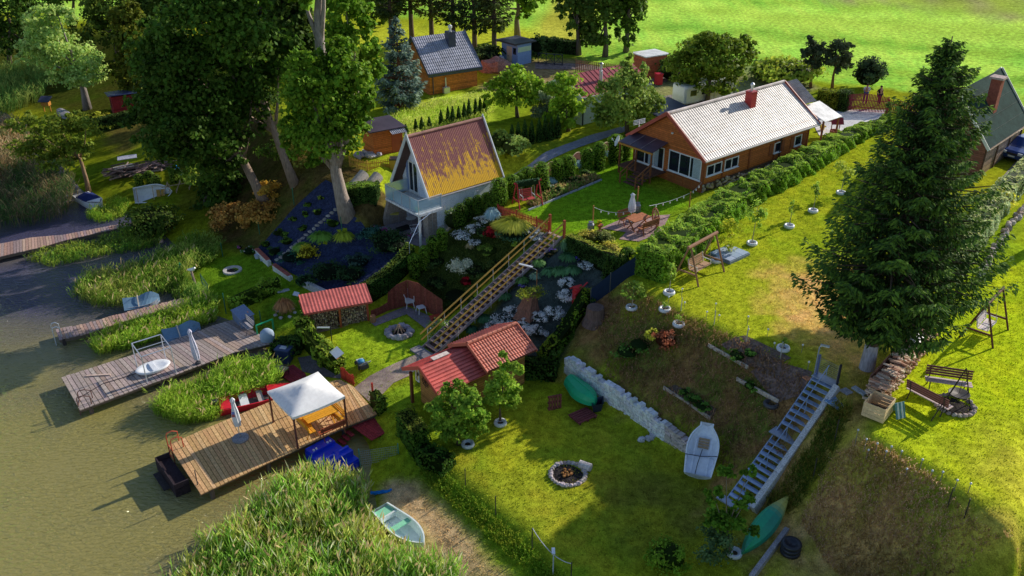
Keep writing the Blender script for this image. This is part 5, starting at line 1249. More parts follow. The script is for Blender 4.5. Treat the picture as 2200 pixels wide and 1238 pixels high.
bench("bright orange bench on the lake side of the picnic table",gp(-.42,-.3),GA+PI/2,1.9,(.60,.26,.02),None,3,.85,.36,(.55,.24,.02))
bench("bright orange bench on the land side of the picnic table",gp(1.2,-.25),GA-PI/2,1.9,(.60,.26,.02),None,3,.85,.36,(.55,.24,.02))
bench("red brown bench at the water edge in front of the picnic table",gp(.5,-1.5),GA+PI,1.45,(.30,.07,.03),None,2,.82,.34,(.25,.06,.03))
closed_umbrella("white folded parasol on a round grey base on the tan jetty",PZ(517,943,DZ),2.55,.17,.42,(-.05,-.05))
closed_umbrella("lilac white folded parasol leaning on the grey jetty",PZ(426,781,CZ),2.35,.17,.16,(-.12,-.08),(.60,.58,.78),(.05,.05,.06),False,.3)
ladder("red metal bathing ladder at the tan jetty end",PZ(368,962,DZ),GA,.62,.72,.5,(.50,.09,.05))
ladder("white tubular bathing ladder at the narrow jetty end",PZ(118,722,.5),rad(32),.6,.75,.35,(.75,.76,.8))
ladder("brown metal bathing ladder at the grey jetty corner",PZ(172,866,CZ),GA-.35,.6,.6,.6,(.18,.09,.07))
def boxthings():
 t=thing("water_steps","black wooden steps hanging into the lake at the tan jetty end","steps",PZ(386,1010,.3),GA);m=MB(col=(.035,.025,.03));m.bx(-.75,-.05,-1.5,1.1,.1,.16);m.bx(-.75,-.69,-1.5,1.1,-.5,.45);m.bx(-.7,-.05,-1.5,-1.44,-.5,.45);m.bx(-.7,-.05,1.04,1.1,-.5,.45);m.build("box",WOODW,t)
 for k in range(2):s=MB(col=(.05,.04,.04));s.bx(-1.1-.25*k,-.78-.25*k,-.9,.6,-.12-k*.25,-.07-k*.25);s.build("tread",WOODW,t)
boxthings()
post("mooring_pole","thin dark pole at the near corner of the tan jetty",PZ(427,1052,DZ-.3),1.15,.025,(.06,.05,.05))
def cage():
 A=PZ(317,824,CZ);B=PZ(379,803,CZ);ang=math.atan2(B.y-A.y,B.x-A.x);t=thing("pipe_cage","pale blue tubular metal frame standing over the white round boat","frame",A,ang);L=(B-A).xy.length;W=1.75;h=1.75;c=(.50,.53,.62);k=MB(col=c)
 for x in (0,L):
  for y in (0,W):k.cyl((x,y,0),(x,y,h),.03,n=6)
  k.cyl((x,0,h),(x,W,h),.03,n=6)
 for y in (0,W):k.cyl((0,y,h),(L,y,h),.03,n=6)
 k.cyl((0,W/2,h),(L,W/2,h),.02,n=6);k.build("tubing",METAL,t)
 q=PZ(330,795,CZ);t=thing("dinghy","small white round dinghy lying under the metal frame","boat",q,ang);m=MB(col=(.8,.82,.9));m.lathe([(.2,0),(.72,.05),(.85,.22),(.80,.27),(.6,.18),(.05,.14)],22,sx=1.15,sy=.72);m.build("shell",GRP,t,smooth=True);s=MB(col=(.7,.72,.8));s.bx(-.12,.12,-.5,.5,.2,.25);s.build("thwart",GRP,t)
cage()
m=MB(col=(.5,.36,.3));m.bx(-.06,.06,-.65,.65,0,.05);tag(m.build("plank",WOODW,loc=PZ(211,807,CZ+.01),rz=GA+1.0),"loose pale plank lying on the grey jetty","plank")
m=MB(col=(.05,.04,.05));m.tube([PZ(x,y,CZ+.04) for x,y in ((300,800),(262,812),(222,824),(190,843),(168,856))],.02,5);tag(m.build("rope",FABRIC),"dark rope trailing across the grey jetty","rope")
bench("grey weathered bench at the landward end of the grey jetty",PZ(531,712,CZ),rad(-50),1.2,(.30,.28,.30),None,3,.85,.4,(.2,.18,.2))
def storage():
 t=thing("storage_box","slate blue storage box with sloping lid on the grey jetty","box",PZ(524,692,CZ),rad(-52));b=MB(col=(.13,.17,.27));b.bx(-.75,.75,-.4,.4,0,.62);b.build("body",WOOD,t);l=MB(col=(.16,.21,.34));l.slab([(-.8,-.45,.66),(.8,-.45,.66),(.8,.45,.78),(-.8,.45,.78)],.05);l.build("lid",WOOD,t)
 r=MB(col=(.75,.22,.05));a=[Vector((.3*math.cos(x),0,.3*math.sin(x))) for x in np.linspace(0,2*PI,15)[:-1]];r.tube(a,.075,7,closed=True);tag(r.build("life_ring",PLAST,loc=PZ(534,681,CZ+.4),rz=rad(-52)),"orange life ring leaning behind the slate blue storage box","life ring")
storage()
def ggate():
 t=thing("garden_gate","bright green tubular gate frame at the landward end of the grey jetty","gate",P(556,737),math.atan2(P(574,722).y-P(556,737).y,P(574,722).x-P(556,737).x));L=1.1;g=(.02,.26,.12)
 for x in (0,L):p=MB(col=g);p.bx(x-.04,x+.04,-.04,.04,0,1.25);p.build("post",PAINT,t)
 p=MB(col=(.02,.36,.16));p.bx(0,L,-.03,.03,1.2,1.27);p.build("top_bar",PAINT,t)
ggate()
def covered():
 t=thing("covered_outboard","grey blue tarpaulin hood over an outboard motor beside the green gate","cover",P(578,748),rad(20));m=MB(col=(.33,.42,.56));m.lathe([(.30,.25),(.42,.4),(.44,.9),(.38,1.15),(.2,1.32),(.02,1.35)],14,sx=1.0,sy=.75);m.build("hood",FABRIC,t,smooth=True)
 for x in (-.25,.25):l=MB(col=(.3,.3,.33));l.cyl((x,0,-.1),(x,0,.4),.025,n=6);l.build("leg",METAL,t)
covered()
def red_boat():
 a,b=PZ(474,883,0),PZ(604,852,0);d=b-a;t=thing("rowing_boat","bright red rowing boat moored between the reeds and the tan jetty","boat",(a.x,a.y,-.12),math.atan2(d.y,d.x));L=4.2;m=MB();hull(m,L,1.5,.55,.85,1,.07,(.62,.012,.03),(.50,.015,.03));m.build("hull",GRP,t)
 f=MB(col=(.62,.012,.03));f.add([(0,.58,.58),(.55,.62,.58),(.55,-.62,.58),(0,-.58,.58)],[(0,3,2,1)]);f.add([(2.6,.72,.64),(L*.985,.02,.7),(L*.985,-.02,.7),(2.6,-.72,.64)],[(0,3,2,1)]);f.build("foredeck",GRP,t)
 s=MB(col=(.7,.7,.74));s.bx(1.05,1.5,-.62,.62,.42,.47);s.build("thwart",GRP,t);s=MB(col=(.35,.3,.28));s.bx(2.0,2.3,-.66,.66,.4,.45);s.build("thwart",WOOD,t)
 o=MB(col=(.03,.03,.035));o.bx(-.35,-.02,-.16,.16,.35,.85);o.bx(-.28,-.1,-.06,.06,-.3,.35);o.build("outboard_motor",PLAST,t);fl=MB(col=(.12,.1,.1));fl.bx(.3,2.9,-.45,.45,.14,.17);fl.build("floor",WOOD,t)
red_boat()
def pedal():
 t=thing("pedal_boat","vivid blue plastic pedal boat under the tan jetty","boat",PZ(712,990,.05),GA+PI/2+.15);c=(.006,.03,.55);m=MB(col=c)
 for y in (-.5,.5):m.prism([(-1.3,y-.27),(1.0,y-.27),(1.35,y-.1),(1.35,y+.1),(1.0,y+.27),(-1.3,y+.27)],-.1,.28)
 m.build("float",PLAST,t);d=MB(col=(.008,.04,.6));d.prism([(-1.25,-.76),(1.05,-.76),(1.3,-.5),(1.3,.5),(1.05,.76),(-1.25,.76)],.283,.38);d.bx(-.9,-.5,-.72,.72,.383,.72);d.bx(.55,1.1,-.7,.7,.383,.55);d.build("deck",PLAST,t)
 for y in (-.42,.42):
  s=MB(col=(.01,.05,.65));s.bx(-.5,.05,y-.26,y+.26,.383,.47);s.bx(-.62,-.505,y-.26,y+.26,.383,.85);s.build("seat",PLAST,t);l=MB(col=(.75,.78,.85));l.bx(.62,.72,y-.12,y-.04,.553,.63);l.bx(.62,.72,y+.04,y+.12,.553,.63);l.build("pedal",PLAST,t)
pedal()
def dinghy():
 a,b=P(818,1112),P(903,1186);a.z=b.z=.22;d=b-a;t=thing("dinghy","white rowing dinghy with green seats pulled into the reeds beside the sand","boat",(a.x,a.y,.1),math.atan2(d.y,d.x));m=MB();L=d.xy.length+.3;hull(m,L,1.25,.5,.72,.8,.07,(.72,.8,.8),(.62,.74,.76));m.build("hull",GRP,t)
 for x0,x1,w in ((.08,.55,.42),(1.35,1.62,.55)):s=MB(col=(.22,.58,.36));s.bx(x0,x1,-w,w,.36,.41);s.build("thwart",GRP,t)
 s=MB(col=(.7,.78,.78));s.bx(.6,.68,-.5,.5,.2,.45);s.build("bulkhead",GRP,t)
dinghy()
def tent_boat(label,a,b,w,z=.1):
 a,b=PZ(*a,z),PZ(*b,z);d=b-a;t=thing("covered_boat",label,"boat",(a.x,a.y,-.05),math.atan2(d.y,d.x));L=d.xy.length;m=MB();hull(m,L,w,.5,.85,.7,.05,(.25,.28,.34));m.build("hull",GRP,t)
 c=MB(col=(.14,.24,.36));n=9
 row=lambda i:(L*i/n,w/2*(1.05 if i<n*.6 else 1.05-.8*(i-n*.6)/(n*.4)),.95-.22*math.sin(i/n*PI*2.0)*(i/n)-.35*max(0,i/n-.75)*2)
 for i in range(n):
  x0,w0,z0=row(i);x1,w1,z1=row(i+1)
  for s in (-1,1):
   c.quad((x0,s*w0,.42),(x1,s*w1,.42),(x1,s*w1*.45,(z1+.5)/2-.06),(x0,s*w0*.45,(z0+.5)/2-.06));c.quad((x0,s*w0*.45,(z0+.5)/2-.06),(x1,s*w1*.45,(z1+.5)/2-.06),(x1,0,z1),(x0,0,z0))
 x0,w0,z0=row(0);c.poly([(x0,-w0,.42),(x0,w0,.42),(x0,0,z0)]);c.build("tarpaulin",FABRIC,t);p=MB(col=(.65,.5,.38));p.beam((.9,-w*.5,.47),(.9,0,.97),.06,.05);p.beam((.9,w*.5,.47),(.9,0,.97),.06,.05);p.build("hoop",WOOD,t)
tent_boat("blue tarpaulin covered boat beside the narrow reddish jetty",(268,664),(345,650),1.5)
tent_boat("blue tarpaulin covered boat beside the grey jetty",(352,732),(432,712),1.5)
def motorboat():
 t=thing("motorboat","white motorboat with dark blue cover moored at the left shore","boat",PZ(176,430,0)-Vector((0,0,.1)),rad(-42));m=MB();hull(m,3.6,1.5,.7,.9,1,.08,(.78,.78,.82),(.5,.5,.55));m.build("hull",GRP,t);c=MB(col=(.02,.03,.12))
 c.add([(.7,.72,.76),(2.5,.66,.82),(2.5,-.66,.82),(.7,-.72,.76),(.9,0,1.05),(2.2,0,1.12)],[(0,1,5,4),(3,4,5,2),(1,2,5),(0,4,3)]);c.build("cover",FABRIC,t);d=MB(col=(.8,.8,.84));d.add([(2.5,.62,.84),(3.58,.02,.92),(3.58,-.02,.92),(2.5,-.62,.84)],[(0,3,2,1)]);d.build("foredeck",GRP,t);o=MB(col=(.1,.1,.11));o.bx(-.3,-.02,-.15,.15,.3,.95);o.build("outboard_motor",PLAST,t)
motorboat()
def stand_boat():
 a=P(290,437);b=P(352,420);d=b-a;ang=math.atan2(d.y,d.x);t=thing("dinghy","white dinghy tipped on its side on a wooden stand showing two brown seats","boat",a+Vector((.05,0,.35)),ang);L=3.0;M=Matrix.Translation((0,.35,.1)) @ Matrix.Rotation(rad(58),4,'X');m=MB();hull(m,L,1.55,.5,.85,.8,.07,(.78,.78,.82),(.72,.72,.76),M=M);m.build("hull",GRP,t)
 s=MB(col=(.45,.25,.06));s.M=M
 for x in (1.75,2.1):s.bx(x,x+.28,-.3,.3,.2,.3)
 s.each("seat",WOOD,t);k=MB(col=(.45,.32,.2))
 for x in (.25,1.5,2.8):k.beam((x,-.45,-.4),(x,.25,.9),.06,.06);k.beam((x,.9,-.4),(x,.5,.8),.06,.06)
 k.each("prop",WOOD,t)
stand_boat()
RB=(.17,.31,.025);RB2=(.30,.38,.04)
reeds("reeds","bright reed bed with tan plumes along the near shore",[(350,1300),(420,1225),(520,1130),(600,1070),(680,1035),(735,1030),(775,1040),(790,1075),(785,1120),(830,1185),(905,1225),(985,1250),(990,1310)],4600,1.6,(.15,.31,.035),(.30,.34,.06),.2,(.14,-.06),width=.05,leaves=5,wilt=.12,pale=.14,upr=.9)
reeds("reeds","reed bed between the grey jetty and the red boat",[(325,890),(365,850),(440,822),(520,792),(570,785),(590,815),(585,838),(540,850),(480,868),(455,905),(390,915)],3600,1.1,RB,(.22,.33,.03),.04,(.35,-.1),width=.035)
reeds("reeds","reed bed between the narrow jetty and the grey jetty",[(190,745),(240,715),(330,690),(400,665),(455,655),(465,690),(400,715),(345,730),(270,755),(210,765)],2600,1.0,RB,RB2,.05,(.3,-.1))
reeds("reeds","reed bed left of the blue covered boat",[(150,640),(180,600),(230,590),(330,560),(390,540),(430,570),(400,620),(330,640),(270,662),(200,662)],2800,1.1,(.11,.20,.02),(.24,.27,.05),.06,(.35,-.1))
reeds("reeds","low reed fringe along the curved pinkish jetty",[(55,560),(100,545),(200,520),(290,495),(350,510),(330,535),(200,555),(110,575)],1900,.75,(.09,.19,.02),(.2,.26,.03),0,(.35,-.1))
reeds("tall_grass","wild grass tussocks on the shore behind the jetties",[(330,540),(420,520),(480,540),(460,580),(400,600),(420,640),(380,650),(330,600)],2600,.8,(.085,.16,.02),(.18,.24,.04),0,(.5,-.2),width=.03)
reeds("tall_grass","drooping grass mound at the end of the narrow jetty",[(385,645),(420,630),(465,665),(455,690),(410,690)],1300,.75,(.11,.22,.03),(.2,.3,.05),0,(.5,-.2),width=.03)
reeds("reeds","tall dark reed belt at the left edge of the lake",[(-120,420),(-40,300),(40,280),(90,330),(150,395),(165,440),(130,475),(60,490),(-60,500)],3800,2.0,(.05,.095,.025),(.16,.12,.06),.0,(.2,-.05),width=.045)
reeds("reeds","straw coloured dry reeds at the left edge behind the leaning tree",[(-60,300),(20,285),(55,310),(70,350),(20,380),(-60,400)],1300,2.1,(.30,.17,.07),(.38,.24,.12),.3,(.2,-.05),width=.045)
reeds("reeds","green reeds at the left edge below the dark wood",[(-100,230),(-40,170),(60,165),(110,190),(95,230),(30,250),(-60,270)],2400,1.9,(.08,.16,.03),(.16,.2,.04),0,(.2,-.05),width=.05)
reeds("reeds","bright reed clump beside the moored white motorboat",[(180,470),(210,455),(255,440),(285,450),(260,470),(215,482)],600,.9,(.14,.26,.02),(.26,.32,.03),0)
m=MB(col=(.30,.045,.05))
def redplat():
 t=thing("boardwalk","dark red painted boardwalk beside the tan jetty under the hedge","boardwalk",PZ(818,935,.45),GA-PI/2+.12);m=MB()
 for i in range(9):m.box((-1.5+0*i,-.55+i*.14,.02),(3.1,.125,.05),J((.30,.04,.045)))
 m.build("boards",WOODW,t)
 for k in range(3):s=MB(col=J((.26,.035,.04)));s.box((-1.3+k*.0-.05,-.95-k*.26,-.1-k*.12),(.55,.22,.05));s.build("step",WOODW,t)
 t=thing("boardwalk","dark red painted boardwalk behind the white gazebo canopy","boardwalk",P(636,813)+Vector((0,0,.1)),GA-PI/2+.1);m=MB()
 for i in range(8):m.box((0,-.5+i*.14,.05),(2.3,.125,.05),J((.26,.035,.045)))
 m.build("boards",WOODW,t)
redplat()
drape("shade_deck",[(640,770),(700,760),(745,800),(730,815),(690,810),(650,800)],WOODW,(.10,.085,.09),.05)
def binbox():
 t=thing("composter","dark blue plastic chest between the hedge and the reeds","chest",P(614,775),rad(-15));b=MB(col=(.02,.035,.11));b.bx(-.42,.42,-.35,.35,0,.85);b.build("body",PLAST,t);l=MB(col=(.05,.07,.16));l.bx(-.46,.46,-.39,.39,.853,.93);l.bx(-.2,.2,-.2,.1,.933,.96,(.5,.52,.58));l.build("lid",PLAST,t)
 t=thing("work_table","small beige topped table with a white bowl under it beside the dark red boardwalk","table",P(602,815),rad(-20));m=MB(col=(.38,.30,.2));m.bx(-.5,.5,-.3,.3,.72,.76);m.build("tabletop",WOOD,t);l=MB(col=(.05,.05,.06))
 for x in (-.45,.45):
  for y in (-.26,.26):l.bx(x-.02,x+.02,y-.02,y+.02,0,.72)
 l.each("leg",METAL,t);b=MB(col=(.55,.65,.75));b.lathe([(.08,0),(.22,.05),(.3,.2),(.28,.2),(.18,.06),(.05,.03)],14);tag(b.build("bowl",PLAST,loc=P(605,818)+Vector((0,-.1,.02))),"white bowl on the ground under the beige topped table","bowl")
 m=MB(col=(.22,.18,.17));
 for i in range(5):m.bx(-.5,.5,-.35+i*.15,-.22+i*.15,.3,.34,J((.24,.19,.18)))
 m.bx(-.45,-.38,-.3,.3,0,.3);m.bx(.38,.45,-.3,.3,0,.3);tag(m.build("step_platform",WOODW,loc=P(553,768),rz=GA),"low grey wooden platform at the side of the grey jetty","platform")
binbox()
def meshfence():
 a,b=P(775,1010),P(856,975);d=b-a;L=d.xy.length;t=thing("mesh_fence","leaning wire mesh fence panel between reeds and dark red boardwalk","fence",a,math.atan2(d.y,d.x));h=1.15
 for x in (0,L):p=MB(col=(.10,.35,.33));p.cyl((x,0,-.5),(x,0,h+.15),.03,n=6);p.build("post",METAL,t)
 w=MB(col=(.30,.36,.38))
 for i in range(22):w.cyl((L*i/21,0,.05),(L*i/21,0,h),.007,n=4)
 for i in range(9):w.cyl((0,0,.08+i*h/8.6),(L,0,.08+i*h/8.6),.007,n=4)
 w.build("wire_mesh",METAL,t)
meshfence()
b=MB(col=(.02,.18,.62))
for k in range(9):b.rock((k*.11-.4,R.uniform(-.05,.05),.07),(.13,.1,.06),J((.02,.20,.66)),4,6,.5)
tag(b.build("blue_sheet",FABRIC,loc=P(819,1059),rz=.15),"crumpled bright blue sheet lying on the sand","sheet")
drape("weed_membrane",[(700,388),(722,400),(738,470),(792,502),(870,545),(800,615),(705,655),(655,605),(590,570),(550,538),(640,440)],SOIL,(.030,.038,.085),.05,jit=.05)
drape("paved_path",[(761,834),(794,809),(833,789),(906,758),(940,760),(912,780),(878,809),(845,824),(820,850),(806,880)],CONC,(.36,.27,.22),.035,second=(.30,.22,.19))
drape("paved_patio",[(794,692),(873,659),(950,690),(925,715),(874,676),(806,702)],CONC,(.20,.17,.19),.035)
drape("stone_patio",[(1290,492),(1348,466),(1390,466),(1440,462),(1420,500),(1372,520),(1330,515),(1345,500)],CONC,(.34,.22,.21),.035,second=(.28,.18,.19))
drape("concrete_path",[(1085,385),(1165,332),(1255,296),(1340,272),(1350,281),(1270,308),(1180,345),(1105,392)],CONC,(.22,.23,.29),.035)
drape("driveway",[(1745,262),(1775,235),(1905,237),(1885,262),(1800,288),(1760,292)],CONC,(.66,.63,.62),.035)
drape("road",[(1150,136),(1250,137),(1345,156),(1440,168),(1430,177),(1330,166),(1240,150),(1150,149)],SOIL,(.22,.17,.16),.035,second=(.18,.14,.13))
drape("yard_gravel",[(1395,215),(1460,200),(1620,205),(1600,225),(1480,245),(1420,245)],SOIL,(.22,.19,.17),.035)
TH=(.05,.10,.010);TH2=(.075,.15,.012)
G1="clipped thujas along the slope garden edge"
for x,b,tp,r,lab in ((892,596,545,.42,"lowest"),(913,580,528,.36,"second lowest"),(931,558,507,.42,"third lowest"),(950,537,490,.36,"fourth lowest")):
 p=P(x,b);column_shrub("thuja",lab+" of the four clipped thujas on the slope below the cottage terrace",p,r,top_z(p,tp),TH2,900,.10,G1)
for x,b,tp,r,lab in ((990,488,438,.50,"broad clipped thuja at the cottage wall with white flowers beside it"),(1008,468,425,.38,"clipped thuja second from the broad one along the cottage wall"),(1027,458,420,.38,"clipped thuja third from the broad one along the cottage wall"),(1046,450,414,.38,"clipped thuja fourth along the cottage wall"),(1060,446,409,.36,"clipped thuja nearest to the red swing seat")):
 p=P(x,b);column_shrub("thuja",lab,p,r,top_z(p,tp),TH,900,.10,G1)
G2="row of round topped thujas beside the long lawn"
for i,(x,b,tp,r) in enumerate(((1073,441,386,.50),(1099,424,378,.46),(1116,408,374,.32),(1132,400,362,.50),(1162,413,352,.50),(1197,393,344,.48),(1220,388,336,.48),(1261,368,320,.46),(1286,363,308,.46),(1320,350,292,.52),(1342,343,300,.42))):
 p=P(x,b);n=["first","second","third small","fourth","fifth","sixth","seventh","eighth","ninth","tenth tall","last shaded"][i]
 column_shrub("thuja","%s round topped thuja counted from the mossy cottage towards the brown house"%n,p,r*1.15,top_z(p,tp)*1.06,TH2,1500,.10,G2)
G3="row of pointed thujas along the meadow"
for i,x in enumerate((873,894,907,923,948,963,973,986,998,1008,1022,1032,1042)):
 y=292-(x-873)*.29;p=P(x,y+2);column_shrub("thuja","one of the small dark pointed thujas along the bright meadow behind the mossy cottage",p,.3,R.uniform(.95,1.35)+(x-873)/300,(.03,.07,.012),420,.12,G3,round_top=False)
G4="dark thuja screen beside the concrete path"
for i,x in enumerate((1100,1113,1127,1142,1158,1171,1184,1198)):
 p=P(x,318-(x-1100)*.22);column_shrub("thuja","one of the tall dark thujas forming a screen beside the concrete path",p,.38,1.9+.1*(i%3),(.03,.065,.012),520,.13,G4,round_top=False)
shrub("garden_shrub","light green rounded bush behind the mossy cottage",(1103,335),1.1,1.5,(.15,.22,.04),1100,.2)
shrub("garden_shrub","leafy bush left of the light green rounded one behind the cottage",(1072,325),.8,1.7,(.13,.20,.03),900,.2)
hedge("hedge","long clipped hedge running downhill behind the woodshed",[(884,566),(830,622),(764,660),(700,688),(655,706)],.75,[1.35,1.3,1.2,1.15,1.1],(.028,.075,.012),300,.09,topcol=(.15,.21,.03))
hedge("hedge","block shaped dark hedge beside the forked tree above the black slope",[(742,440),(812,432)],1.3,1.35,(.03,.07,.012),300,.1,topcol=(.11,.2,.02))
hedge("hedge","low clipped light topped hedge at the head of the slope garden",[(1222,540),(1330,588)],.55,1.15,(.025,.06,.012),330,.08,topcol=(.24,.27,.03),round_=.05)
hedge("hedge","long shaggy bright green hedge between the brown house and the right lawn",[(1392,600),(1435,570),(1500,510),(1590,440),(1690,385),(1790,325),(1860,288),(1905,270)],[1.9,2.0,1.9,1.9,1.9,1.7,1.5,1.2],[1.75,1.75,1.4,1.3,1.25,1.05,.8,.6],(.105,.22,.016),300,.13,wob=.17,round_=.35,jit=.7,topcol=(.17,.28,.03))
hedge("hedge","clipped yellow green thuja hedge block beside the driveway",[(1758,228),(1800,238)],1.0,1.6,(.12,.15,.012),200,.12)
hedge("hedge","dark clipped thuja block against the red gate",[(1802,240),(1818,232)],.9,1.7,(.035,.07,.012),200,.12)
hedge("hedge","dark clipped field hedge beyond the blue hut",[(1160,108),(1238,116)],1.2,1.4,(.025,.05,.012),100,.2)
hedge("hedge","low dark hedge at the field edge behind the orange red shed",[(1380,152),(1445,155)],1.0,1.3,(.05,.08,.012),100,.2)
hedge("hedge","pale variegated hedge with a stone foot along the right lawn",[(2040,590),(2090,520),(2150,440),(2195,395),(2260,330)],1.3,[1.2,1.3,1.4,1.4,1.3],(.30,.40,.18),150,.15,topcol=(.40,.46,.16),wob=.12)
hedge("hedge","dark shaded hedge in front of the red hut",[(205,285),(300,262)],1.0,1.3,(.035,.06,.012),120,.18)
hedge("vine_hedge","bright green vine on a low trellis between the two lake gardens",[(497,668),(548,645),(602,622)],.8,.85,(.14,.24,.02),170,.16,wob=.2,round_=.5,jit=.8)
hedge("vine_hedge","leafy green vine hedge at the left end of the woodshed",[(650,728),(700,780),(732,800)],.8,[1.5,1.1,.9],(.13,.22,.018),170,.16,wob=.25,round_=.5,jit=.8,topcol=(.22,.30,.03))
hedge("vine_hedge","dark bushy hedge hiding the dark blue chest",[(590,762),(650,752)],.9,.9,(.035,.075,.012),200,.14,wob=.2,round_=.5,jit=.8)
hedge("hedge","tall dark hedge beside the dark red boardwalk",[(872,928),(905,975)],.95,1.35,(.04,.09,.010),260,.11,topcol=(.10,.13,.015),wob=.12)
hedge("hedge","shaggy dark hedge between the sand and the round green tree",[(905,985),(965,1012)],.9,.8,(.035,.08,.010),260,.11,wob=.2,round_=.5)
hedge("vine_hedge","climbing plants at the red gate post beside the paved path",[(806,868),(822,888)],.6,.9,(.10,.17,.02),220,.13,wob=.2,jit=.8)
hedge("vine_hedge","leafy climber rising along the fence beside the slope garden",[(1165,800),(1215,730),(1258,660)],.8,[1.2,1.1,1.2],(.05,.10,.010),170,.14,wob=.25,round_=.5,jit=.8,topcol=(.11,.17,.012))
hedge("vine_hedge","leafy mass on the dark blue screen behind the green boat",[(1110,800),(1195,810)],1.0,1.0,(.03,.065,.010),170,.14,wob=.25,round_=.5,jit=.8)
for x,y,r,h,c,n,lab in ((689,429,.25,.3,TH,160,"top small dark shrub on the black membrane slope"),(664,443,.32,.3,TH,200,"low dark shrub second from the top of the black slope"),(656,465,.3,.35,TH2,200,"small round green shrub high on the black slope"),(683,462,.4,.35,TH,200,"low dark shrub beside the upper stepping stones"),(632,475,.36,.3,TH,200,"small dark shrub at the left edge of the black slope"),(651,496,.42,.35,TH,240,"low dark shrub in the middle of the black slope"),
  (599,506,.45,.4,TH,240,"dark shrub touching a lighter one on the black slope"),(611,509,.4,.38,(.08,.16,.02),240,"lighter green shrub touching a dark one on the black slope"),(617,525,.5,.45,TH,260,"dark shrub above the white edged bed"),(572,530,.45,.35,TH,240,"dark low shrub near the lower left corner of the black slope"),(591,546,.55,.45,(.03,.075,.015),300,"dark shrub at the foot of the stepping stones"),(716,488,.5,.55,TH2,320,"green shrub right of the upper stepping stones"),
  (630,560,.95,.6,(.018,.065,.04),700,"dark blue green creeping shrub beside the yellow shrub"),(800,512,.95,.8,(.025,.08,.06),800,"wide blue green juniper below the terrace flower pots"),(838,540,1.4,1.3,(.022,.05,.016),1600,"large dark mounded shrub below the terrace"),(706,598,1.3,1.0,(.02,.048,.016),1400,"large dark mounded shrub at the foot of the black slope"),(752,602,1.0,.9,(.022,.052,.016),900,"dark shrub right of the large mound at the slope foot"),(770,572,.9,.7,(.03,.06,.045),700,"blue grey shrub in front of the hedge on the black slope"),
  (655,610,.8,.5,(.025,.065,.02),500,"dark leafy peonies with red buds at the stone edging")):
 shrub("juniper_shrub",lab,(x,y),r,h,c,n,.12)
for x,y,r,h,c,lab in ((690,518,.95,.65,(.09,.19,.025),"feathery green juniper beside the stepping stones"),(740,520,.8,.8,(.20,.25,.02),"feathery yellow green juniper left of the blue green one"),(650,540,.75,.6,(.12,.22,.03),"feathery green juniper above the yellow shrub")):
 tuft("juniper_shrub",lab,(x,y),r,h,c,420,None,"shrub",.05,tuple(q*1.4 for q in c))
shrub("golden_shrub","bright yellow round shrub on the black slope",(661,556),.75,.95,(.42,.34,.02),900,.11)
for i in range(17):
 u=i/16;p=P(598+124*u,560-108*u);m=MB(col=J((.34,.28,.27),.2));m.rock((0,0,.04),(.28,.2,.09),J((.33,.28,.27),.2),4,7);tag(m.build("stepping_stone",STONE,loc=p,rz=R.uniform(0,3)),"one of the flat stones stepping up the black membrane slope","stone","stones stepping up the black slope")
def lowwall(label,a,b,h,w,col,capc=None):
 a,b=P(*a),P(*b);d=b-a;t=thing("garden_edging",label,"edging",a,math.atan2(d.y,d.x));L=d.xy.length;m=MB(col=col);dz=(b.z-a.z)
 m.prism([(0,-w/2),(L,-w/2),(L,w/2),(0,w/2)],-.3,h);m.build("wall",STONE,t)
 if capc:
  c=MB()
  for i in range(int(L/.22)):c.bx(i*.22,i*.22+.2,-w/2-.02,w/2+.02,h+.003,h+.06,J(capc))
  c.build("coping",STONE,t)
lowwall("brick capped white edging wall left of the stepping stones",(553,546),(580,572),.4,.25,(.6,.58,.58),(.35,.10,.08))
lowwall("brick capped white edging wall right of the stepping stones",(590,580),(626,603),.4,.25,(.6,.58,.58),(.35,.10,.08))
lowwall("grey stone edging wall at the foot of the dark mounded shrubs",(654,614),(702,640),.4,.3,(.42,.40,.42))
def ring(name,label,at,r,n,rs,col,cat="fire pit",ash=(.03,.025,.025),sq=.8,flat=False):
 t=thing(name,label,cat,P(*at));
 for k in range(n):
  a=2*PI*k/n;s=MB();q=rs*R.uniform(.8,1.25);s.rock((r*math.cos(a),r*math.sin(a),q*.35),(q,q*.85,q*.7),J(col,.2),5,7);s.build("stone",STONE,t)
 m=MB(col=ash);m.lathe([(r,.0),(r*.6,.03),(.05,.05)],14);m.build("ash_bed",SOIL,t);return t
t=thing("fire_pit","neat pale ring fire pit on the shaded left lake lawn","fire pit",P(500,583));m=MB(col=(.45,.42,.42))
m.lathe([(.42,0),(.44,.14),(.64,.14),(.66,-.05)],26);m.build("rim",STONE,t,smooth=False);m=MB(col=(.04,.03,.03));m.lathe([(.42,.02),(.01,.03)],20);m.build("ash_bed",SOIL,t)
t=ring("fire_pit","boulder ring fire pit with leaning logs on the middle lake lawn",(858,716),.68,13,.24,(.30,.27,.30))
l=MB()
for k in range(7):a=k*.9;l.cyl((.35*math.cos(a),.35*math.sin(a),.08),(.05*math.cos(a+2),.05*math.sin(a+2),.62),.035,n=6,col=J((.45,.28,.18)))
l.each("log",BARK,t)
t=ring("fire_pit","low stone ring fire pit on the sunny front lawn",(1220,1020),.82,26,.13,(.42,.36,.35));l=MB()
for k in range(14):l.rock((R.uniform(-.3,.3),R.uniform(-.3,.3),.1),(.1,.07,.05),J((.30,.14,.05),.3),4,5)
l.build("burnt_wood",BARK,t)
m=MB(col=(.5,.45,.45));m.cyl((-.3,0,.2),(.3,0,.2),.2,n=12);tag(m.build("log",BARK,loc=P(1257,1008),rz=-.5),"pale cut log beside the front lawn fire pit","log")
t=ring("fire_pit","rough stone fire pit under the iron tripod on the right lawn",(2050,872),.8,22,.13,(.34,.27,.25))
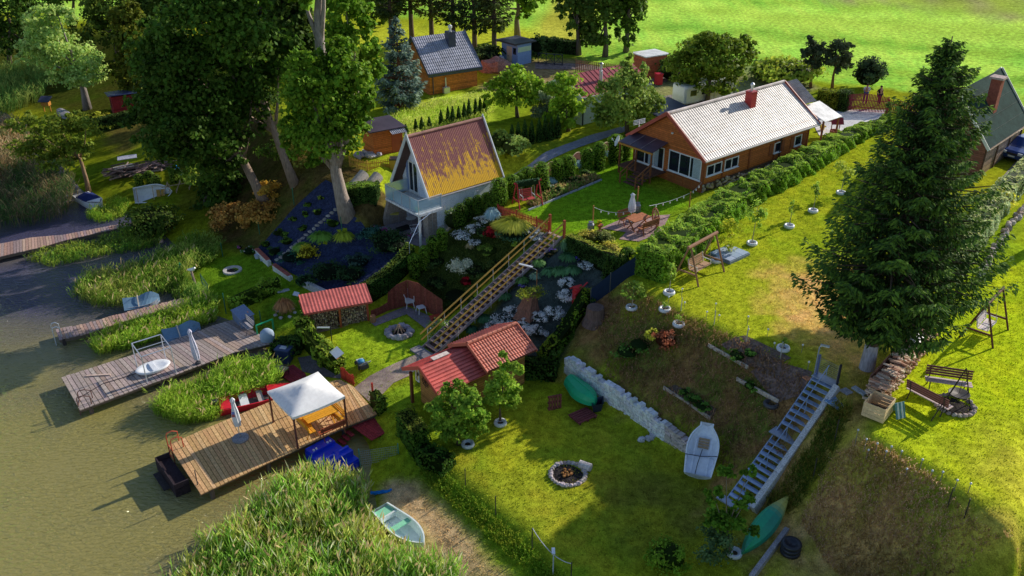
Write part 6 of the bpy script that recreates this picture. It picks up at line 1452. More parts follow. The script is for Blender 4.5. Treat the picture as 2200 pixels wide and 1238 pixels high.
c=P(2050,872);k=thing("fire_tripod","black iron tripod with hanging pan over the right lawn fire pit","tripod",c);l=MB(col=(.04,.03,.03));ap=Vector((.12,.1,1.9))
for p in (P(2027,868),P(2083,868),P(2000,905)):l.cyl(ap,p-c,.025,n=6)
l.each("leg",METAL,k);l=MB(col=(.03,.025,.025));l.lathe([(.42,.55),(.45,.62),(.42,.62),(.05,.57)],16,(.12,.1,0));l.build("pan",METAL,k);l=MB(col=(.04,.03,.03));l.cyl(ap,(.12,.1,.6),.012,n=4);l.build("chain",METAL,k)
t=thing("garden_post","weathered post with a white curved top beside the pale ring fire pit","post",P(420,612));m=MB(col=(.28,.2,.18));m.cyl((0,0,-.2),(-.12,0,1.1),.1,.08,7);m.build("post",BARK,t);m=MB(col=(.75,.76,.78));m.tube([(-.35,0,1.15),(-.15,.05,1.12),(.05,0,1.2),(.2,-.05,1.32)],[.05,.12,.12,.06],8);m.build("gull_figure",PAINT,t)
GP="dark green fence posts around the left lake garden"
for x,y,tp,lab in ((479,552,522,"behind the pale ring fire pit"),(632,440,404,"at the top of the black slope"),(558,503,472,"at the withered shrubs"),(735,500,466,"right of the forked tree trunk"),(486,674,630,"at the left end of the vine trellis"),(562,700,668,"beside the slate blue storage box")):
 p=P(x,y);post("fence_post","dark green fence post "+lab,p,top_z(p,tp),.035,(.02,.12,.07),"fence post",GP,PAINT)
def wiregate():
 a,b=P(437,625),P(449,642);d=b-a;t=thing("wire_gate","open dark green wire gate leading to the reeds","gate",a,math.atan2(d.y,d.x));L=d.xy.length+.25;m=MB(col=(.02,.08,.06));h=1.3
 m.cyl((0,0,0),(0,0,h),.03,n=6);m.cyl((L,0,0),(L,0,h-.05),.03,n=6)
 for z in (.1,.7,h-.08):m.cyl((0,0,z),(L,0,z),.02,n=5)
 m.build("frame",PAINT,t);w=MB(col=(.1,.2,.15))
 for i in range(1,7):w.cyl((L*i/7,0,.1),(L*i/7,0,h-.1),.006,n=4)
 w.build("wire",METAL,t)
wiregate()
m=MB(col=(.02,.22,.12));m.lathe([(.32,0),(.2,.7),(.04,1.15)],9);tag(m.build("netting",FABRIC,loc=P(391,596)),"bundle of bright green netting draped on a pole by the reeds","netting")
tuft("ornamental_grass","brown withered ornamental grass ringed by stones",(613,672),.75,.95,(.26,.10,.05),600,None,"ornamental grass",.03,(.34,.16,.07))
for k in range(7):a=k*.9;m=MB();m.rock((0,0,.05),(.14,.12,.1),J((.4,.38,.42)),4,6);tag(m.build("edging_stone",STONE,loc=P(613,674)+Vector((.62*math.cos(a),.62*math.sin(a),0))),"one of the pale stones ringing the brown withered grass","stone","stones ringing the withered grass")
t=thing("garden_lamp","solar lamp on a split log beside the brown withered grass","lamp",P(650,660));m=MB(col=(.5,.32,.2));m.cyl((0,0,-.1),(0,0,.75),.13,.12,8);m.build("log_post",BARK,t);m=MB(col=(.7,.72,.78));m.slab([(-.5,-.12,.95),(-.15,-.2,.9),(-.1,.1,1.0),(-.45,.18,1.05)],.03);m.cyl((-.3,0,.95),(0,0,.75),.02,n=5);m.build("panel",METAL,t)
for x,y,r,lab in ((609,626,.1,"flat concrete slab at the end of the vine trellis"),(572,558,0,"grey slab below the left brick capped wall")):m=MB(col=(.4,.4,.45));m.bx(-.4,.4,-.15,.15,0,.08);tag(m.build("slab",CONC,loc=P(x,y),rz=.4),lab,"slab")
shrub("peony_shrub","peony bush with white and pink blooms beside the left brick capped wall",(535,546),.5,.5,(.04,.10,.02),300,.14,flower=(.75,.55,.65),fl=.16)
for x,y,c,lab in ((515,536,(.6,.1,.35),"pink"),):shrub("peony_shrub","single pink peony bush left of the white blooming one",(x,y),.25,.35,(.04,.1,.02),120,.13,flower=c,fl=.3)
m=MB(col=(.4,.44,.55));m.lathe([(.16,0),(.2,.28),(.17,.28),(.02,.2)],12);tag(m.build("flower_tub",PLAST,loc=P(553,555)),"pale blue tub beside the left brick capped wall","tub")
shrub("flower_clump","small magenta flower clump at the stone edging by the hedge",(706,634),.3,.25,(.05,.09,.02),150,.1,flower=(.6,.06,.4),fl=.5)
def woodshed():
 a,b=P(668,720),P(792,690);d=b-a;L=d.xy.length;t=thing("woodshed","open woodshed with red sheet roof full of split logs","woodshed",a,math.atan2(d.y,d.x));h=1.75;D=.95
 for x in (.0,L*.52,L):p=MB(col=(.34,.07,.04));p.bx(x-.06,x+.06,-.02,.08,-.1,h);p.build("post",PAINT,t)
 w=MB(col=(.14,.06,.04));w.bx(-.05,L+.05,D,D+.06,0,h-.2);w.bx(-.06,-.01,.1,D,0,h-.1);w.bx(L+.01,L+.06,.1,D,0,h-.1);w.bx(0,L,.0,D,-.1,.12,(.3,.2,.15));w.build("back_wall",WOOD,t)
 r=MB(col=(.60,.13,.11));r.corr((-.3,-.45,h+.02),(L+.25,-.45,h+.02),(L+.25,D+.2,h+.5),(-.3,D+.2,h+.5),20,.01,seg=4);r.build("roof",TIN,t);f=MB(col=(.36,.07,.06));f.bx(-.3,L+.25,-.46,-.42,h-.1,h+.0);f.bx(-.33,-.28,-.45,D+.2,h+.0,h+.12);f.build("fascia",PAINT,t)
 lg=MB()
 nx,nz=int(L/.115),13
 for i in range(nx):
  for j in range(nz):
   x=(i+.5)*L/nx+R.uniform(-.02,.02);z=.17+j*.118+R.uniform(-.02,.02)
   if abs(x-L*.52)<.08 or z>h-.12:continue
   rr=R.uniform(.045,.068);c=J(R.choice([(.42,.30,.2),(.30,.2,.14),(.5,.38,.28),(.18,.12,.09)]),.2);k=R.choice((3,4,5));a0=R.uniform(0,6)
   y0=.12+R.uniform(-.05,.05);ps=[(x+rr*math.cos(a0+2*PI*m/k),z+rr*math.sin(a0+2*PI*m/k)) for m in range(k)]
   lg.add([(p[0],y0,p[1]) for p in ps]+[(p[0],y0+.3,p[1]) for p in ps],[tuple(range(k))]+[(m,(m+1)%k,k+(m+1)%k,k+m) for m in range(k)],c)
 lg.bx(.02,L-.02,.3,D-.05,.1,h-.15,(.03,.02,.015));o=lg.build("firewood",WOOD,t);o["kind"]="stuff"
woodshed()
def bfence():
 px=[(798,684,668),(818,675,660),(834,668,650),(837,667,628),(856,662,612),(878,657,602),(900,664,608),(922,672,624),(952,686,645)]
 ps=[P(x,y) for x,y,_ in px];hs=[top_z(p,q[2]) for p,q in zip(ps,px)];t=thing("board_fence","dark brown curved topped board fence behind the white chairs","fence",ps[0]);m=MB(off=ps[0])
 for i in range(len(ps)-1):
  d=ps[i+1]-ps[i];n=max(1,int(d.length/.15))
  for k in range(n):
   u,v=(k+.03)/n,(k+.96)/n;a,b=ps[i].lerp(ps[i+1],u),ps[i].lerp(ps[i+1],v);h0=hs[i]+(hs[i+1]-hs[i])*u;h1=hs[i]+(hs[i+1]-hs[i])*v;q=d.normalized();s=Vector((-q.y,q.x,0))*.025;c=J((.17,.05,.035),.18)
   z=Vector((0,0,1));m.add([a-z*.2,b-z*.2,b+z*h1,a+z*h0,a-z*.2+s,b-z*.2+s,b+z*h1+s,a+z*h0+s],[(0,1,2,3),(7,6,5,4),(3,2,6,7),(0,3,7,4),(1,5,6,2)],c)
 m.build("boards",WOODW,t)
bfence()
def monobloc(label,at,rz,back=True,n=1):
 t=thing("garden_chair" if back else "stool",label,"chair" if back else "stool",P(*at),rz);c=(.74,.76,.80);s=MB(col=c)
 for i in range(n):z=.43+i*.07;s.bx(-.24,.24,-.24,.24,z-.03,z+.0)
 s.build("seat",PLAST,t);l=MB(col=c)
 for x in (-1,1):
  for y in (-1,1):l.beam((x*.2,y*.2,.41),(x*.26,y*.26,0),.05,.04,up=(1,0,0))
 l.each("leg",PLAST,t)
 if back:
  b=MB(col=c);N=9
  for k in range(N):
   a=PI*k/(N-1);x=.27*math.cos(a);z1=.68+.28*math.sin(a)+n*.05;b.beam((x,.22+.02*math.sin(a),.45+n*.05),(x*.98,.33,z1),.05,.02,up=(0,1,0))
  b.tube([(.27,-.2,.66+n*.05),(.28,.18,.68+n*.05),(.24,.33,.88+n*.05),(0,.35,1.0+n*.05),(-.24,.33,.88+n*.05),(-.28,.18,.68+n*.05),(-.27,-.2,.66+n*.05)],.028,6)
  for x in (-.27,.27):b.beam((x,-.2,.44),(x,-.2,.66+n*.05),.04,.04,up=(1,0,0))
  b.build("backrest",PLAST,t)
 return t
monobloc("stack of white plastic armchairs in front of the dark brown fence",(880,660),.35,True,3)
monobloc("white square plastic stool beside the stacked white armchairs",(905,672),.5,False)
m=MB(col=(.30,.15,.08));m.cyl((0,0,0),(0,0,.45),.19,.17,10);tag(m.build("log_stool",BARK,loc=P(802,692)),"upright log seat at the end of the woodshed","log")
m=MB(col=(.42,.06,.03));m.bx(-.35,.35,-.2,.2,.25,.3);m.bx(-.3,-.25,-.15,.15,0,.25);m.bx(.25,.3,-.15,.15,0,.25);tag(m.build("low_table",PAINT,loc=P(936,688),rz=.5),"low red board table beside the stair foot","table")
def mower():
 t=thing("lawn_mower","blue and black push mower with long handle on the middle lake lawn","lawn mower",P(777,787),rad(118));b=MB(col=(.04,.05,.06));b.bx(-.36,.34,-.24,.24,.12,.26);b.bx(-.6,-.36,-.22,.22,.15,.42);b.build("body",PLAST,t);e=MB(col=(.05,.22,.42));e.lathe([(.2,.26),(.2,.36),(.1,.42),(.02,.43)],12,(.05,0,0));e.bx(.1,.34,-.2,.2,.263,.32,(.5,.55,.6));e.build("motor",PLAST,t)
 for x in (-.32,.3):
  for y in (-.27,.27):w=MB(col=(.03,.03,.03));w.cyl((x,y-.03,.11),(x,y+.03,.11),.11,n=12);w.build("wheel",PLAST,t)
 h=MB(col=(.5,.5,.52));h.tube([(-.3,-.22,.25),(-.95,-.22,.75),(-1.2,-.2,.98),(-1.22,0,1.0),(-1.2,.2,.98),(-.95,.22,.75),(-.3,.22,.25)],.018,5);h.build("handle",METAL,t)
mower()
def signboard():
 t=thing("rescue_board","white board roof with a red and white ring on a post beside the vine hedge","board",P(728,792),rad(-55));b=MB(col=(.8,.8,.82));b.slab([(-.45,-.28,1.0),(.45,-.28,1.0),(.45,.22,1.2),(-.45,.22,1.2)],.03);b.build("roof",PAINT,t);p=MB(col=(.2,.2,.22));p.bx(-.04,.04,-.03,.03,0,1.05);p.build("post",PAINT,t);r=MB()
 for k in range(16):a,b_=2*PI*k/16,2*PI*(k+1)/16;r.tube([(.26*math.cos(a),-.12,.72+.26*math.sin(a)),(.26*math.cos(b_),-.12,.72+.26*math.sin(b_))],.06,7,(.55,.02,.03) if k%4<2 else (.8,.8,.8))
 r.build("ring",PLAST,t);p=P(714,742);t=thing("street_lamp","small black post with a pale arm lamp at the woodshed corner","lamp",p);m=MB(col=(.03,.03,.05));m.cyl((0,0,-.1),(0,0,1.25),.03,n=6);m.build("post",METAL,t);m=MB(col=(.5,.58,.62));m.box((-.4,0,1.22),(.75,.14,.04));m.build("lamp_head",METAL,t)
signboard()
def redgate():
 a,b=P(733,814),P(762,832);d=b-a;t=thing("picket_gate","small red board gate standing open at the tan jetty","gate",a,math.atan2(d.y,d.x));L=d.xy.length;m=MB()
 n=7
 for i in range(n):x=(i+.5)*L/n;m.bx(x-L/n*.42,x+L/n*.42,-.012,.012,.05,.78+.12*math.sin(i*1.1),J((.38,.04,.025)))
 m.build("boards",PAINT,t);m=MB(col=(.3,.03,.02));m.bx(0,L,.014,.05,.2,.27);m.bx(0,L,.014,.05,.6,.67);m.build("rail",PAINT,t)
 post("gate_post","red gate post beside the paved path",(803,868),1.35,.06,(.40,.04,.03),"post",None,PAINT)
redgate()
SB0,ST0=P(923,756),P(1195,506)
def stairs():
 a=SB0.copy();b=ST0.copy();a.z+=.05;d=b-a;t=thing("garden_stairs","long wooden stairs with yellow handrails climbing the slope garden","stairs",a,math.atan2(d.y,d.x));L=d.xy.length;Hh=d.z+.1;W=1.15;n=27;m=MB()
 for i in range(n):
  x=L*(i+.5)/n;z=Hh*(i+1)/n;m.box((x,0,z),(L/n*.55,W-.1,.05),J((.30,.20,.18),.15))
 m.each("tread",WOODW,t);k=MB(col=(.34,.27,.28))
 for s in (-1,1):k.beam((-.1,s*W/2,0),(L,s*W/2,Hh),.05,.2)
 k.each("stringer",WOODW,t);u=MB(col=(.10,.055,.05));u.slab([(0,-W/2+.03,-.08),(L,-W/2+.03,Hh-.16),(L,W/2-.03,Hh-.16),(0,W/2-.03,-.08)],.03);u.build("backing_board",WOODW,t)
 for s in (-1,1):
  y=s*(W/2+.06);r=MB(col=(.55,.30,.06));q=1.0 if s<0 else .98;r.beam((-.15,y,q-.05),(L+.1,y,Hh+q),.07,.07);r.beam((-.1,y,q*.52),(L,y,Hh+q*.55),.05,.07);r.each("handrail",WOOD,t);p=MB(col=(.55,.55,.6))
  for i in range(8):x=L*(i+.3)/8;p.cyl((x,y,Hh*(i+.3)/8-.25),(x,y,Hh*(i+.3)/8+q),.02,n=6)
  p.each("baluster",METAL,t);w=MB(col=(.30,.07,.03));w.bx(L-.02,L+.12,y-.07,y+.07,Hh-.1,Hh+1.12);w.build("newel",WOOD,t)
 f=MB(col=(.22,.2,.22));f.bx(-.75,-.08,-.6,.9,-.12,.04);f.build("landing",CONC,t)
stairs()
def gardenlamp(label,at,h,arm,col=(.35,.14,.05),wid=.6):
 t=thing("garden_lamp",label,"lamp",P(*at));m=MB(col=col);m.cyl((0,0,-.2),(0,0,h),.03,n=6);m.build("post",WOOD,t);m=MB(col=(.72,.73,.78));m.box((arm[0],arm[1],h+.12),(wid,.14,.06),M=Matrix.Rotation(math.atan2(arm[1],arm[0]),3,'Z'));m.cyl((0,0,h),(arm[0]*.6,arm[1]*.6,h+.1),.015,n=5);m.build("lamp_head",METAL,t)
gardenlamp("lamp with a long white head on a thin post beside the wooden stairs",(1153,622),1.3,(-.65,.35),wid=.9)
for x,y,r,h,c,n,lab in ((1060,512,.55,.75,(.30,.012,.018),900,"upper round dark red maple in the slope garden"),(1000,612,.42,.45,(.34,.010,.018),500,"lower dark red maple in the slope garden"),(1104,510,1.1,.55,(.035,.09,.04),1000,"wide blue green shrub left of the stairs"),(1052,545,.7,.5,(.10,.17,.02),500,"yellow green bush in the middle of the slope garden"),(1115,528,.5,.45,(.13,.22,.02),350,"light green shrub beside the upper stairs"),(1040,505,.8,.5,(.035,.08,.02),500,"green shrub under the white flowers by the upper red maple"),
  (1025,585,1.0,.4,(.035,.06,.012),600,"dark low shrub right of the variegated bush"),(940,610,.9,.35,(.03,.055,.012),500,"dark low shrub above the brown curved fence"),(985,640,1.1,.35,(.03,.055,.012),600,"dark ground covering shrub beside the lower stairs"),(1068,575,.9,.4,(.04,.065,.012),500,"dark shrub beside the middle of the stairs"),(935,565,.9,.35,(.03,.055,.012),500,"dark low shrub beside the lower thujas")):
 shrub("garden_shrub",lab,(x,y),r,h,c,n,.11)
shrub("willow_shrub","creamy white variegated willow bush in the slope garden",(988,592),.75,1.2,(.50,.52,.32),900,.11,core=False,clump=.35)
tuft("juniper_shrub","yellow green spreading juniper below the red picket fence",(1105,492),1.5,.75,(.19,.23,.02),900,None,"shrub",.06,(.34,.34,.04))
tuft("blue_spruce","small silvery blue spruce at the corner of the red picket fence",(1058,476),.6,.95,(.10,.20,.24),500,None,"spruce",.05,(.25,.40,.45))
for x,y,lab in ((1078,512,"straw coloured grass tuft beside the upper red maple"),(1010,535,"straw coloured grass tuft in the middle of the slope garden")):tuft("ornamental_grass",lab,(x,y),.35,.45,(.28,.22,.10),200)
for x,y,r,h,lab in ((1030,497,.8,.3,"white blossom carpet left of the upper red maple"),(1022,525,.45,.3,"small white blossom clump below the upper red maple"),(990,510,.8,.35,"white blossom carpet below the broad clipped thuja"),(1038,478,.6,.3,"white blossom clump left of the small blue spruce"),(1145,500,.6,.3,"white blossom clump under the red picket fence"),(1153,512,.5,.3,"white blossom clump against the upper stairs")):
 shrub("white_flowers",lab,(x,y),r,h,(.12,.17,.12),900,.08,None,"flowers",flower=(.85,.88,.98),fl=.75,jit=.6)
shrub("rose_shrub","tall leafy rose bush with white blooms at the cottage pier",(975,492),.8,1.4,(.13,.20,.05),1000,.11,flower=(.75,.75,.65),fl=.12)
shrub("rose_shrub","leafy creeper with pale blooms at the lower left end of the wooden stairs",(948,720),.8,1.0,(.13,.20,.04),700,.12,flower=(.7,.65,.6),fl=.06,core=False)
reeds("ground_cover","low dark creeping ground cover across the slope garden",None,6000,.16,(.045,.065,.015),(.075,.10,.02),0,(.1,0),world=[P(*q) for q in [(890,592),(1000,490),(1075,470),(1165,500),(955,690),(905,620)]],width=.05,wilt=.9,leaves=3)
for x,y,r,lab in ((1213,645,.42,"white flower dome near the red bird house"),(1190,682,.48,"largest of the white flower domes on the slope"),(1160,690,.40,"white flower dome touching the largest one"),(1155,722,.44,"white flower dome nearest the tiled cabin roof"),(1132,712,.34,"white flower dome above the tiled cabin roof"),(1124,692,.28,"small white flower dome at the foot of the stump"),(1216,614,.36,"flat white flower dome left of the red bird house")):
 shrub("white_flowers",lab,(x,y),r*1.2,r*1.3,(.14,.18,.14),1300,.08,"white flower domes on the black slope","flowers",flower=(.86,.90,.98),fl=.94,jit=.6)
for x,y,r,lab in ((1085,690,.75,"broad white flower drift beside the lower stairs"),(1105,672,.55,"upper white flower drift left of the stump"),(1060,705,.5,"white flower drift behind the cabin roof"),(1262,575,.5,"pale blue white flowers below the light topped hedge")):
 shrub("white_flowers",lab,(x,y),r,.35,(.12,.17,.15),1100,.08,"white flower drifts beside the stairs","flowers",flower=(.78,.85,.98),fl=.8,jit=.6)
for x,y,r,h,c,lab in ((1120,610,.5,.5,(.05,.11,.03),"dark hosta left of the long headed lamp"),(1083,645,.5,.5,(.03,.08,.03),"dark hosta beside the middle stairs"),(1040,692,.5,.5,(.025,.07,.03),"dark hosta at the lower stairs"),(1012,716,.45,.5,(.02,.06,.03),"dark fern between stairs and cabin roof"),(1180,592,.55,.5,(.04,.10,.04),"leafy hosta first of the row under the irises"),(1203,592,.6,.55,(.045,.11,.04),"leafy hosta second of the row under the irises"),(1230,590,.6,.55,(.04,.10,.04),"leafy hosta third of the row under the irises"),(1220,560,.65,.5,(.03,.08,.03),"broad dark hosta below the blue flowers"),(1158,573,.5,.5,(.05,.11,.03),"light hosta beside the upper stairs"),(1150,600,.4,.4,(.08,.14,.1),"grey green clump by the lamp post")):
 tuft("hosta",lab,(x,y),r,h,c,220,None,"plant",.07,tuple(q*1.6 for q in c))
for x,y,h,c,lab in ((1213,543,.9,(.07,.15,.07),"grey green iris clump near the upper stairs"),(1258,552,1.1,(.17,.30,.05),"bright green sword leaved iris in front of the light topped hedge")):tuft("iris_plant",lab,(x,y),.45,h,c,220,None,"plant",.045,spread=.7)
for x,y,c,lab in ((1188,545,(.10,.05,.45),"violet flowers beside the upper stairs"),(1237,560,(.08,.07,.40),"violet blue flowers below the iris"),(1125,620,(.10,.06,.45),"violet flowers near the lamp post foot"),(1178,552,(.25,.12,.03),"rust coloured heuchera by the stairs"),(1250,575,(.12,.06,.03),"brown leaved heuchera below the violet blue flowers")):
 shrub("flower_clump",lab,(x,y),.3,.3,(.05,.08,.03),200,.08,None,"flowers",flower=c,fl=.6)
def stump():
 t=thing("tree_stump","big twisted tree stump topped with golden creeping plants","stump",P(1130,678));m=MB(col=(.20,.10,.07));h=1.35;prof=[]
 vs=[];n=14
 for i in range(6):
  f=i/5;r=.42+.35*(1-f)**2
  for k in range(n):a=2*PI*k/n;q=r*(1+.22*math.cos(a*5+f)*(1-f*.4));vs.append((q*math.cos(a)+.25*f,q*math.sin(a)+.1*f,h*f))
 m.add(vs,[(i*n+k,i*n+(k+1)%n,(i+1)*n+(k+1)%n,(i+1)*n+k) for i in range(5) for k in range(n)]+[tuple(5*n+k for k in range(n))]);m.build("trunk",BARK,t)
 p=P(1130,678)+Vector((.3,.1,h-.1));shrub("creeping_plant","golden green creeping plant on top of the twisted stump",p,.85,.5,(.17,.21,.02),900,.09,cat="plant",core=False)
stump()
def birdhouse():
 t=thing("bird_house","bright red wooden bird house with windmill arms on the slope","bird house",P(1238,655),.5);m=MB(col=(.45,.015,.02));m.prism([(-.22,-.22),(.22,-.22),(.16,.22),(-.16,.22)],0,.95);m.build("body",PAINT,t);r=MB(col=(.55,.02,.02));r.slab([(-.3,-.3,1.0),(.3,-.3,1.0),(.3,0,1.28),(-.3,0,1.28)],.04);r.slab([(.3,.3,1.0),(-.3,.3,1.0),(-.3,0,1.28),(.3,0,1.28)],.04);r.build("roof",PAINT,t);a=MB(col=(.35,.015,.02));a.beam((-.5,-.3,.7),(.5,-.32,1.5),.1,.03);a.beam((-.45,-.34,1.4),(.45,-.34,.8),.1,.03);a.build("sails",PAINT,t)
birdhouse()
def screen(label,pts,h,col):
 ps=[P(*p) for p in pts];t=thing("fabric_screen",label,"screen",ps[0]);m=MB(off=ps[0],col=col)
 for a,b in zip(ps[:-1],ps[1:]):m.add([a,b,b+Vector((0,0,h)),a+Vector((0,0,h)),a+Vector((.02,.02,0)),b+Vector((.02,.02,0)),b+Vector((.02,.02,h)),a+Vector((.02,.02,h))],[(0,1,2,3),(7,6,5,4),(3,2,6,7)])
 m.build("cloth",FABRIC,t)
 for p in ps:k=MB(off=ps[0],col=(.1,.12,.14));k.cyl(p-Vector((0,0,.2)),p+Vector((0,0,h+.05)),.03,n=6);k.build("post",METAL,t)
screen("dark blue fabric screen between the slope garden and the dry bank",[(1268,662),(1310,628),(1365,590)],1.2,(.02,.035,.075))
for x,y,lab in ((1302,600,"first"),(1316,596,"second"),(1330,590,"third"),(1344,586,"fourth")):column_shrub("thuja","%s of the dark pointed thujas behind the dark blue screen counted from the left"%lab,P(x,y),.32,1.4,(.03,.065,.01),500,.1,"pointed thujas behind the dark blue screen",round_top=False)
def pot(label,at,z=None,fc=(.62,.02,.35),pc=(.10,.10,.14),r=.17,h=.2,group=None):
 p=P(*at) if z is None else PZ(*at,z);t=thing("flower_pot",label,"flower pot",p,0,group);m=MB(col=pc);m.lathe([(r*.7,0),(r,h),(r*.85,h),(.01,h*.8)],12);m.build("pot",PLAST,t);n=170;pp,nn,sh=lobes_pts([(0,0,h*1.15,r*1.25,r*1.25,r*.8)],n);c=leafcol((.04,.12,.02),sh);k=NR.uniform(size=len(pp))<.7;c[k]=np.array(fc)*NR.uniform(.7,1.2,(k.sum(),1));leafcards(pp,nn,.09,c,"blooms",LEAF,t)
tz=3.12
for x,y,c,lab in ((807,495,(.45,.5,.6),"pink flowers in a pale pot at the left end of the terrace edge"),(828,500,(.03,.03,.05),"pink flowers in a dark pot second from the left on the terrace edge"),(851,506,(.03,.03,.05),"pink flowers in a dark pot third from the left on the terrace edge"),(877,512,(.30,.34,.45),"pink flowers in a grey pot nearest the white metal chair")):pot(lab,(x,y),tz,pc=c,group="pots of pink flowers along the terrace")
pot("small turquoise pot with a plant at the left end of the balcony",(843,428),5.43,(.1,.2,.03),(.03,.3,.35),.16,.22);pot("small turquoise pot with a plant at the right end of the balcony",(897,455),5.43,(.1,.2,.03),(.03,.3,.35),.16,.22)
def metalchair():
 t=thing("garden_chair","white tubular metal folding chair on the cottage terrace","chair",PZ(893,505,tz),rad(15));c=(.75,.77,.85);m=MB(col=c)
 for y in (-.3,.3):m.tube([(-.35,y,0),(.3,y,.45),(.45,y,1.0)],.018,5);m.tube([(.4,y,0),(-.3,y,.45),(-.35,y,.62),(.3,y,.66)],.018,5)
 for p,q in (((.45,-.3,1.0),(.45,.3,1.0)),((-.35,-.3,0),(-.35,.3,0)),((.4,-.3,0),(.4,.3,0)),((-.3,-.3,.45),(-.3,.3,.45))):m.cyl(p,q,.018,n=5)
 m.build("frame",METAL,t);s=MB(col=(.6,.63,.75))
 for k in range(5):s.beam((-.25+k*.12,-.29,.45),(-.25+k*.12,.29,.45),.06,.01);s.beam((.31+k*.028,-.29,.52+k*.1),(.31+k*.028,.29,.52+k*.1),.01,.06)
 s.build("slats",PLAST,t)
metalchair()
t=thing("terrace_table","round pale table near the red brown cottage door","table",PZ(884,486,tz));m=MB(col=(.5,.55,.6));m.lathe([(.35,.6),(.36,.63),(.01,.64)],14);m.build("tabletop",PLAST,t);m=MB(col=(.3,.3,.33));m.cyl((0,0,0),(0,0,.6),.04,n=6);m.build("leg",METAL,t)
t=thing("grill","grill trolley with a yellow tray beside the terrace stone pier","grill",PZ(849,480,tz));m=MB(col=(.55,.5,.1));m.bx(-.3,.3,-.2,.2,.72,.77);m.build("tray",METAL,t);m=MB(col=(.3,.3,.34))
for x in (-.28,.28):
 for y in (-.18,.18):m.cyl((x,y,0),(x,y,.72),.018,n=5)
m.each("leg",METAL,t)
m=MB(col=(.02,.02,.025));m.bx(-.5,.5,-.35,.35,0,.03);tag(m.build("door_mat",FABRIC,loc=PZ(868,490,tz),rz=.7),"black mat on the cottage terrace","mat")
def railb():
 t=thing("stair_rail","blue grey metal handrail descending from the cottage terrace","handrail",PZ(890,520,3.0));m=MB(off=t.location,col=(.18,.26,.45))
 m.tube([VP(925,458,50.0),VP(900,478,47.8),VP(879,524,46)],.013,6);m.cyl(VP(880,545,46),VP(879,524,46),.013,n=6);m.build("rail",METAL,t)
railb()
def picket(name,label,pts,h,col,gap=.12,w=.07,wave=0.0,postc=None):
 ps=[P(*p) for p in pts];t=thing(name,label,"fence",ps[0]);m=MB(off=ps[0]);rl=MB(off=ps[0],col=col);Z1=Vector((0,0,1))
 for a,b in zip(ps[:-1],ps[1:]):
  d=b-a;L=d.length;n=max(2,int(L/gap));q=d.normalized();an=math.atan2(q.y,q.x)
  for k in range(n+1):
   p=a.lerp(b,k/n);hh=h+wave*math.sin(PI*k/n);m.box(p+Z1*(hh/2+.03),(w,.02,hh-.06),J(col,.1),an);m.add([p+Z1*hh+q*w*.5,p+Z1*hh-q*w*.5,p+Z1*(hh+.05)],[(0,1,2)],col)
  s=Vector((-q.y,q.x,0))*.03
  for f in (.3,.75):rl.beam(a+Z1*h*f+s,b+Z1*h*f+s,.03,.06)
 m.build("pickets",PAINT,t);rl.each("rail",PAINT,t)
 for p in ps:k=MB(off=ps[0],col=postc or col);k.box(p+Z1*(h/2),(.09,.09,h+.2));k.build("post",PAINT,t)
picket("picket_fence","low yellow brown picket fence on the lawn below the red brown shed",[(752,358),(790,368),(838,362)],.75,(.42,.22,.04),.16,.07)
picket("picket_fence","red picket fence at the head of the wooden stairs",[(1070,466),(1110,478),(1152,493),(1178,504)],.8,(.40,.045,.03),.13,.07)
picket("picket_fence","old brown picket fence beside the far road",[(1237,155),(1330,166)],1.2,(.28,.12,.08),.2,.1)
m=MB(col=(.30,.28,.27))
for k,(x,y) in enumerate(((770,398),(800,402))):c=MB(col=(.33,.3,.28));c.cyl((0,-1,.1),(.35,.35,.75),.42,n=14);tag(c.build("concrete_pipe",CONC,loc=P(x,y),rz=-.3),"%s concrete pipe in the bank below the yellow brown fence"%("left" if k==0 else "right"),"pipe")
t=thing("water_barrel","yellowish barrel with a black lid beside the mossy cottage roof","barrel",P(848,362));m=MB(col=(.42,.25,.04));m.bx(-.3,.3,-.3,.3,0,.75);m.build("barrel",PLAST,t);m=MB(col=(.03,.03,.04));m.bx(-.36,.36,-.36,.36,.753,.85);m.build("lid",PLAST,t)
b=MB()
for k in range(16):b.rock((R.uniform(-.9,.9),R.uniform(-.4,.4),.2),(.3,.22,.22),J((.4,.38,.45),.3),4,6,.5)
tag(b.build("rubble_heap",FABRIC,loc=P(790,338)),"heap of grey bags under a sheet beside the red brown shed","heap")
for i,(x,y) in enumerate(((1152,372),(1180,366),(1238,345),(1262,338),(1300,322))):
 a=P(x-12,y+18);d=P(x+12,y+6)-a;t=thing("arched_fence","brown arch topped lattice panel %s round topped thujas"%("between the fourth and fifth","behind the fifth and sixth","between the seventh and eighth","between the eighth and ninth","between the ninth and tenth")[i],"fence panel",a,math.atan2(d.y,d.x),"arched panels between the round thujas");L=1.5;m=MB(col=(.14,.06,.05))
 for k in range(14):xx=L*(k+.5)/14;m.bx(xx-.045,xx+.045,-.01,.01,0,.75+.25*math.sin(PI*(k+.5)/14))
 m.build("boards",WOOD,t);r=MB(col=(.5,.36,.24));r.tube([(L*k/8,0,.78+.27*math.sin(PI*k/8)) for k in range(9)],.03,6);r.build("arch",WOOD,t)
for x,y,lab in ((1246,362,"silvery blue dwarf spruce between the seventh and eighth round thujas"),(1308,340,"silvery blue dwarf spruce beside the tenth round thuja"),(1184,396,"silvery blue dwarf spruce beside the fifth round thuja")):tuft("blue_spruce",lab,(x,y),.55,.6,(.06,.12,.15),380,None,"spruce",.06,(.2,.32,.36))
BED=[P(*q) for q in [(1290,385),(1240,408),(1190,428),(1150,447),(1130,440),(1170,418),(1230,388),(1268,372)]]
drape("flower_bed",None,SOIL,(.09,.055,.04),.03,world=BED)
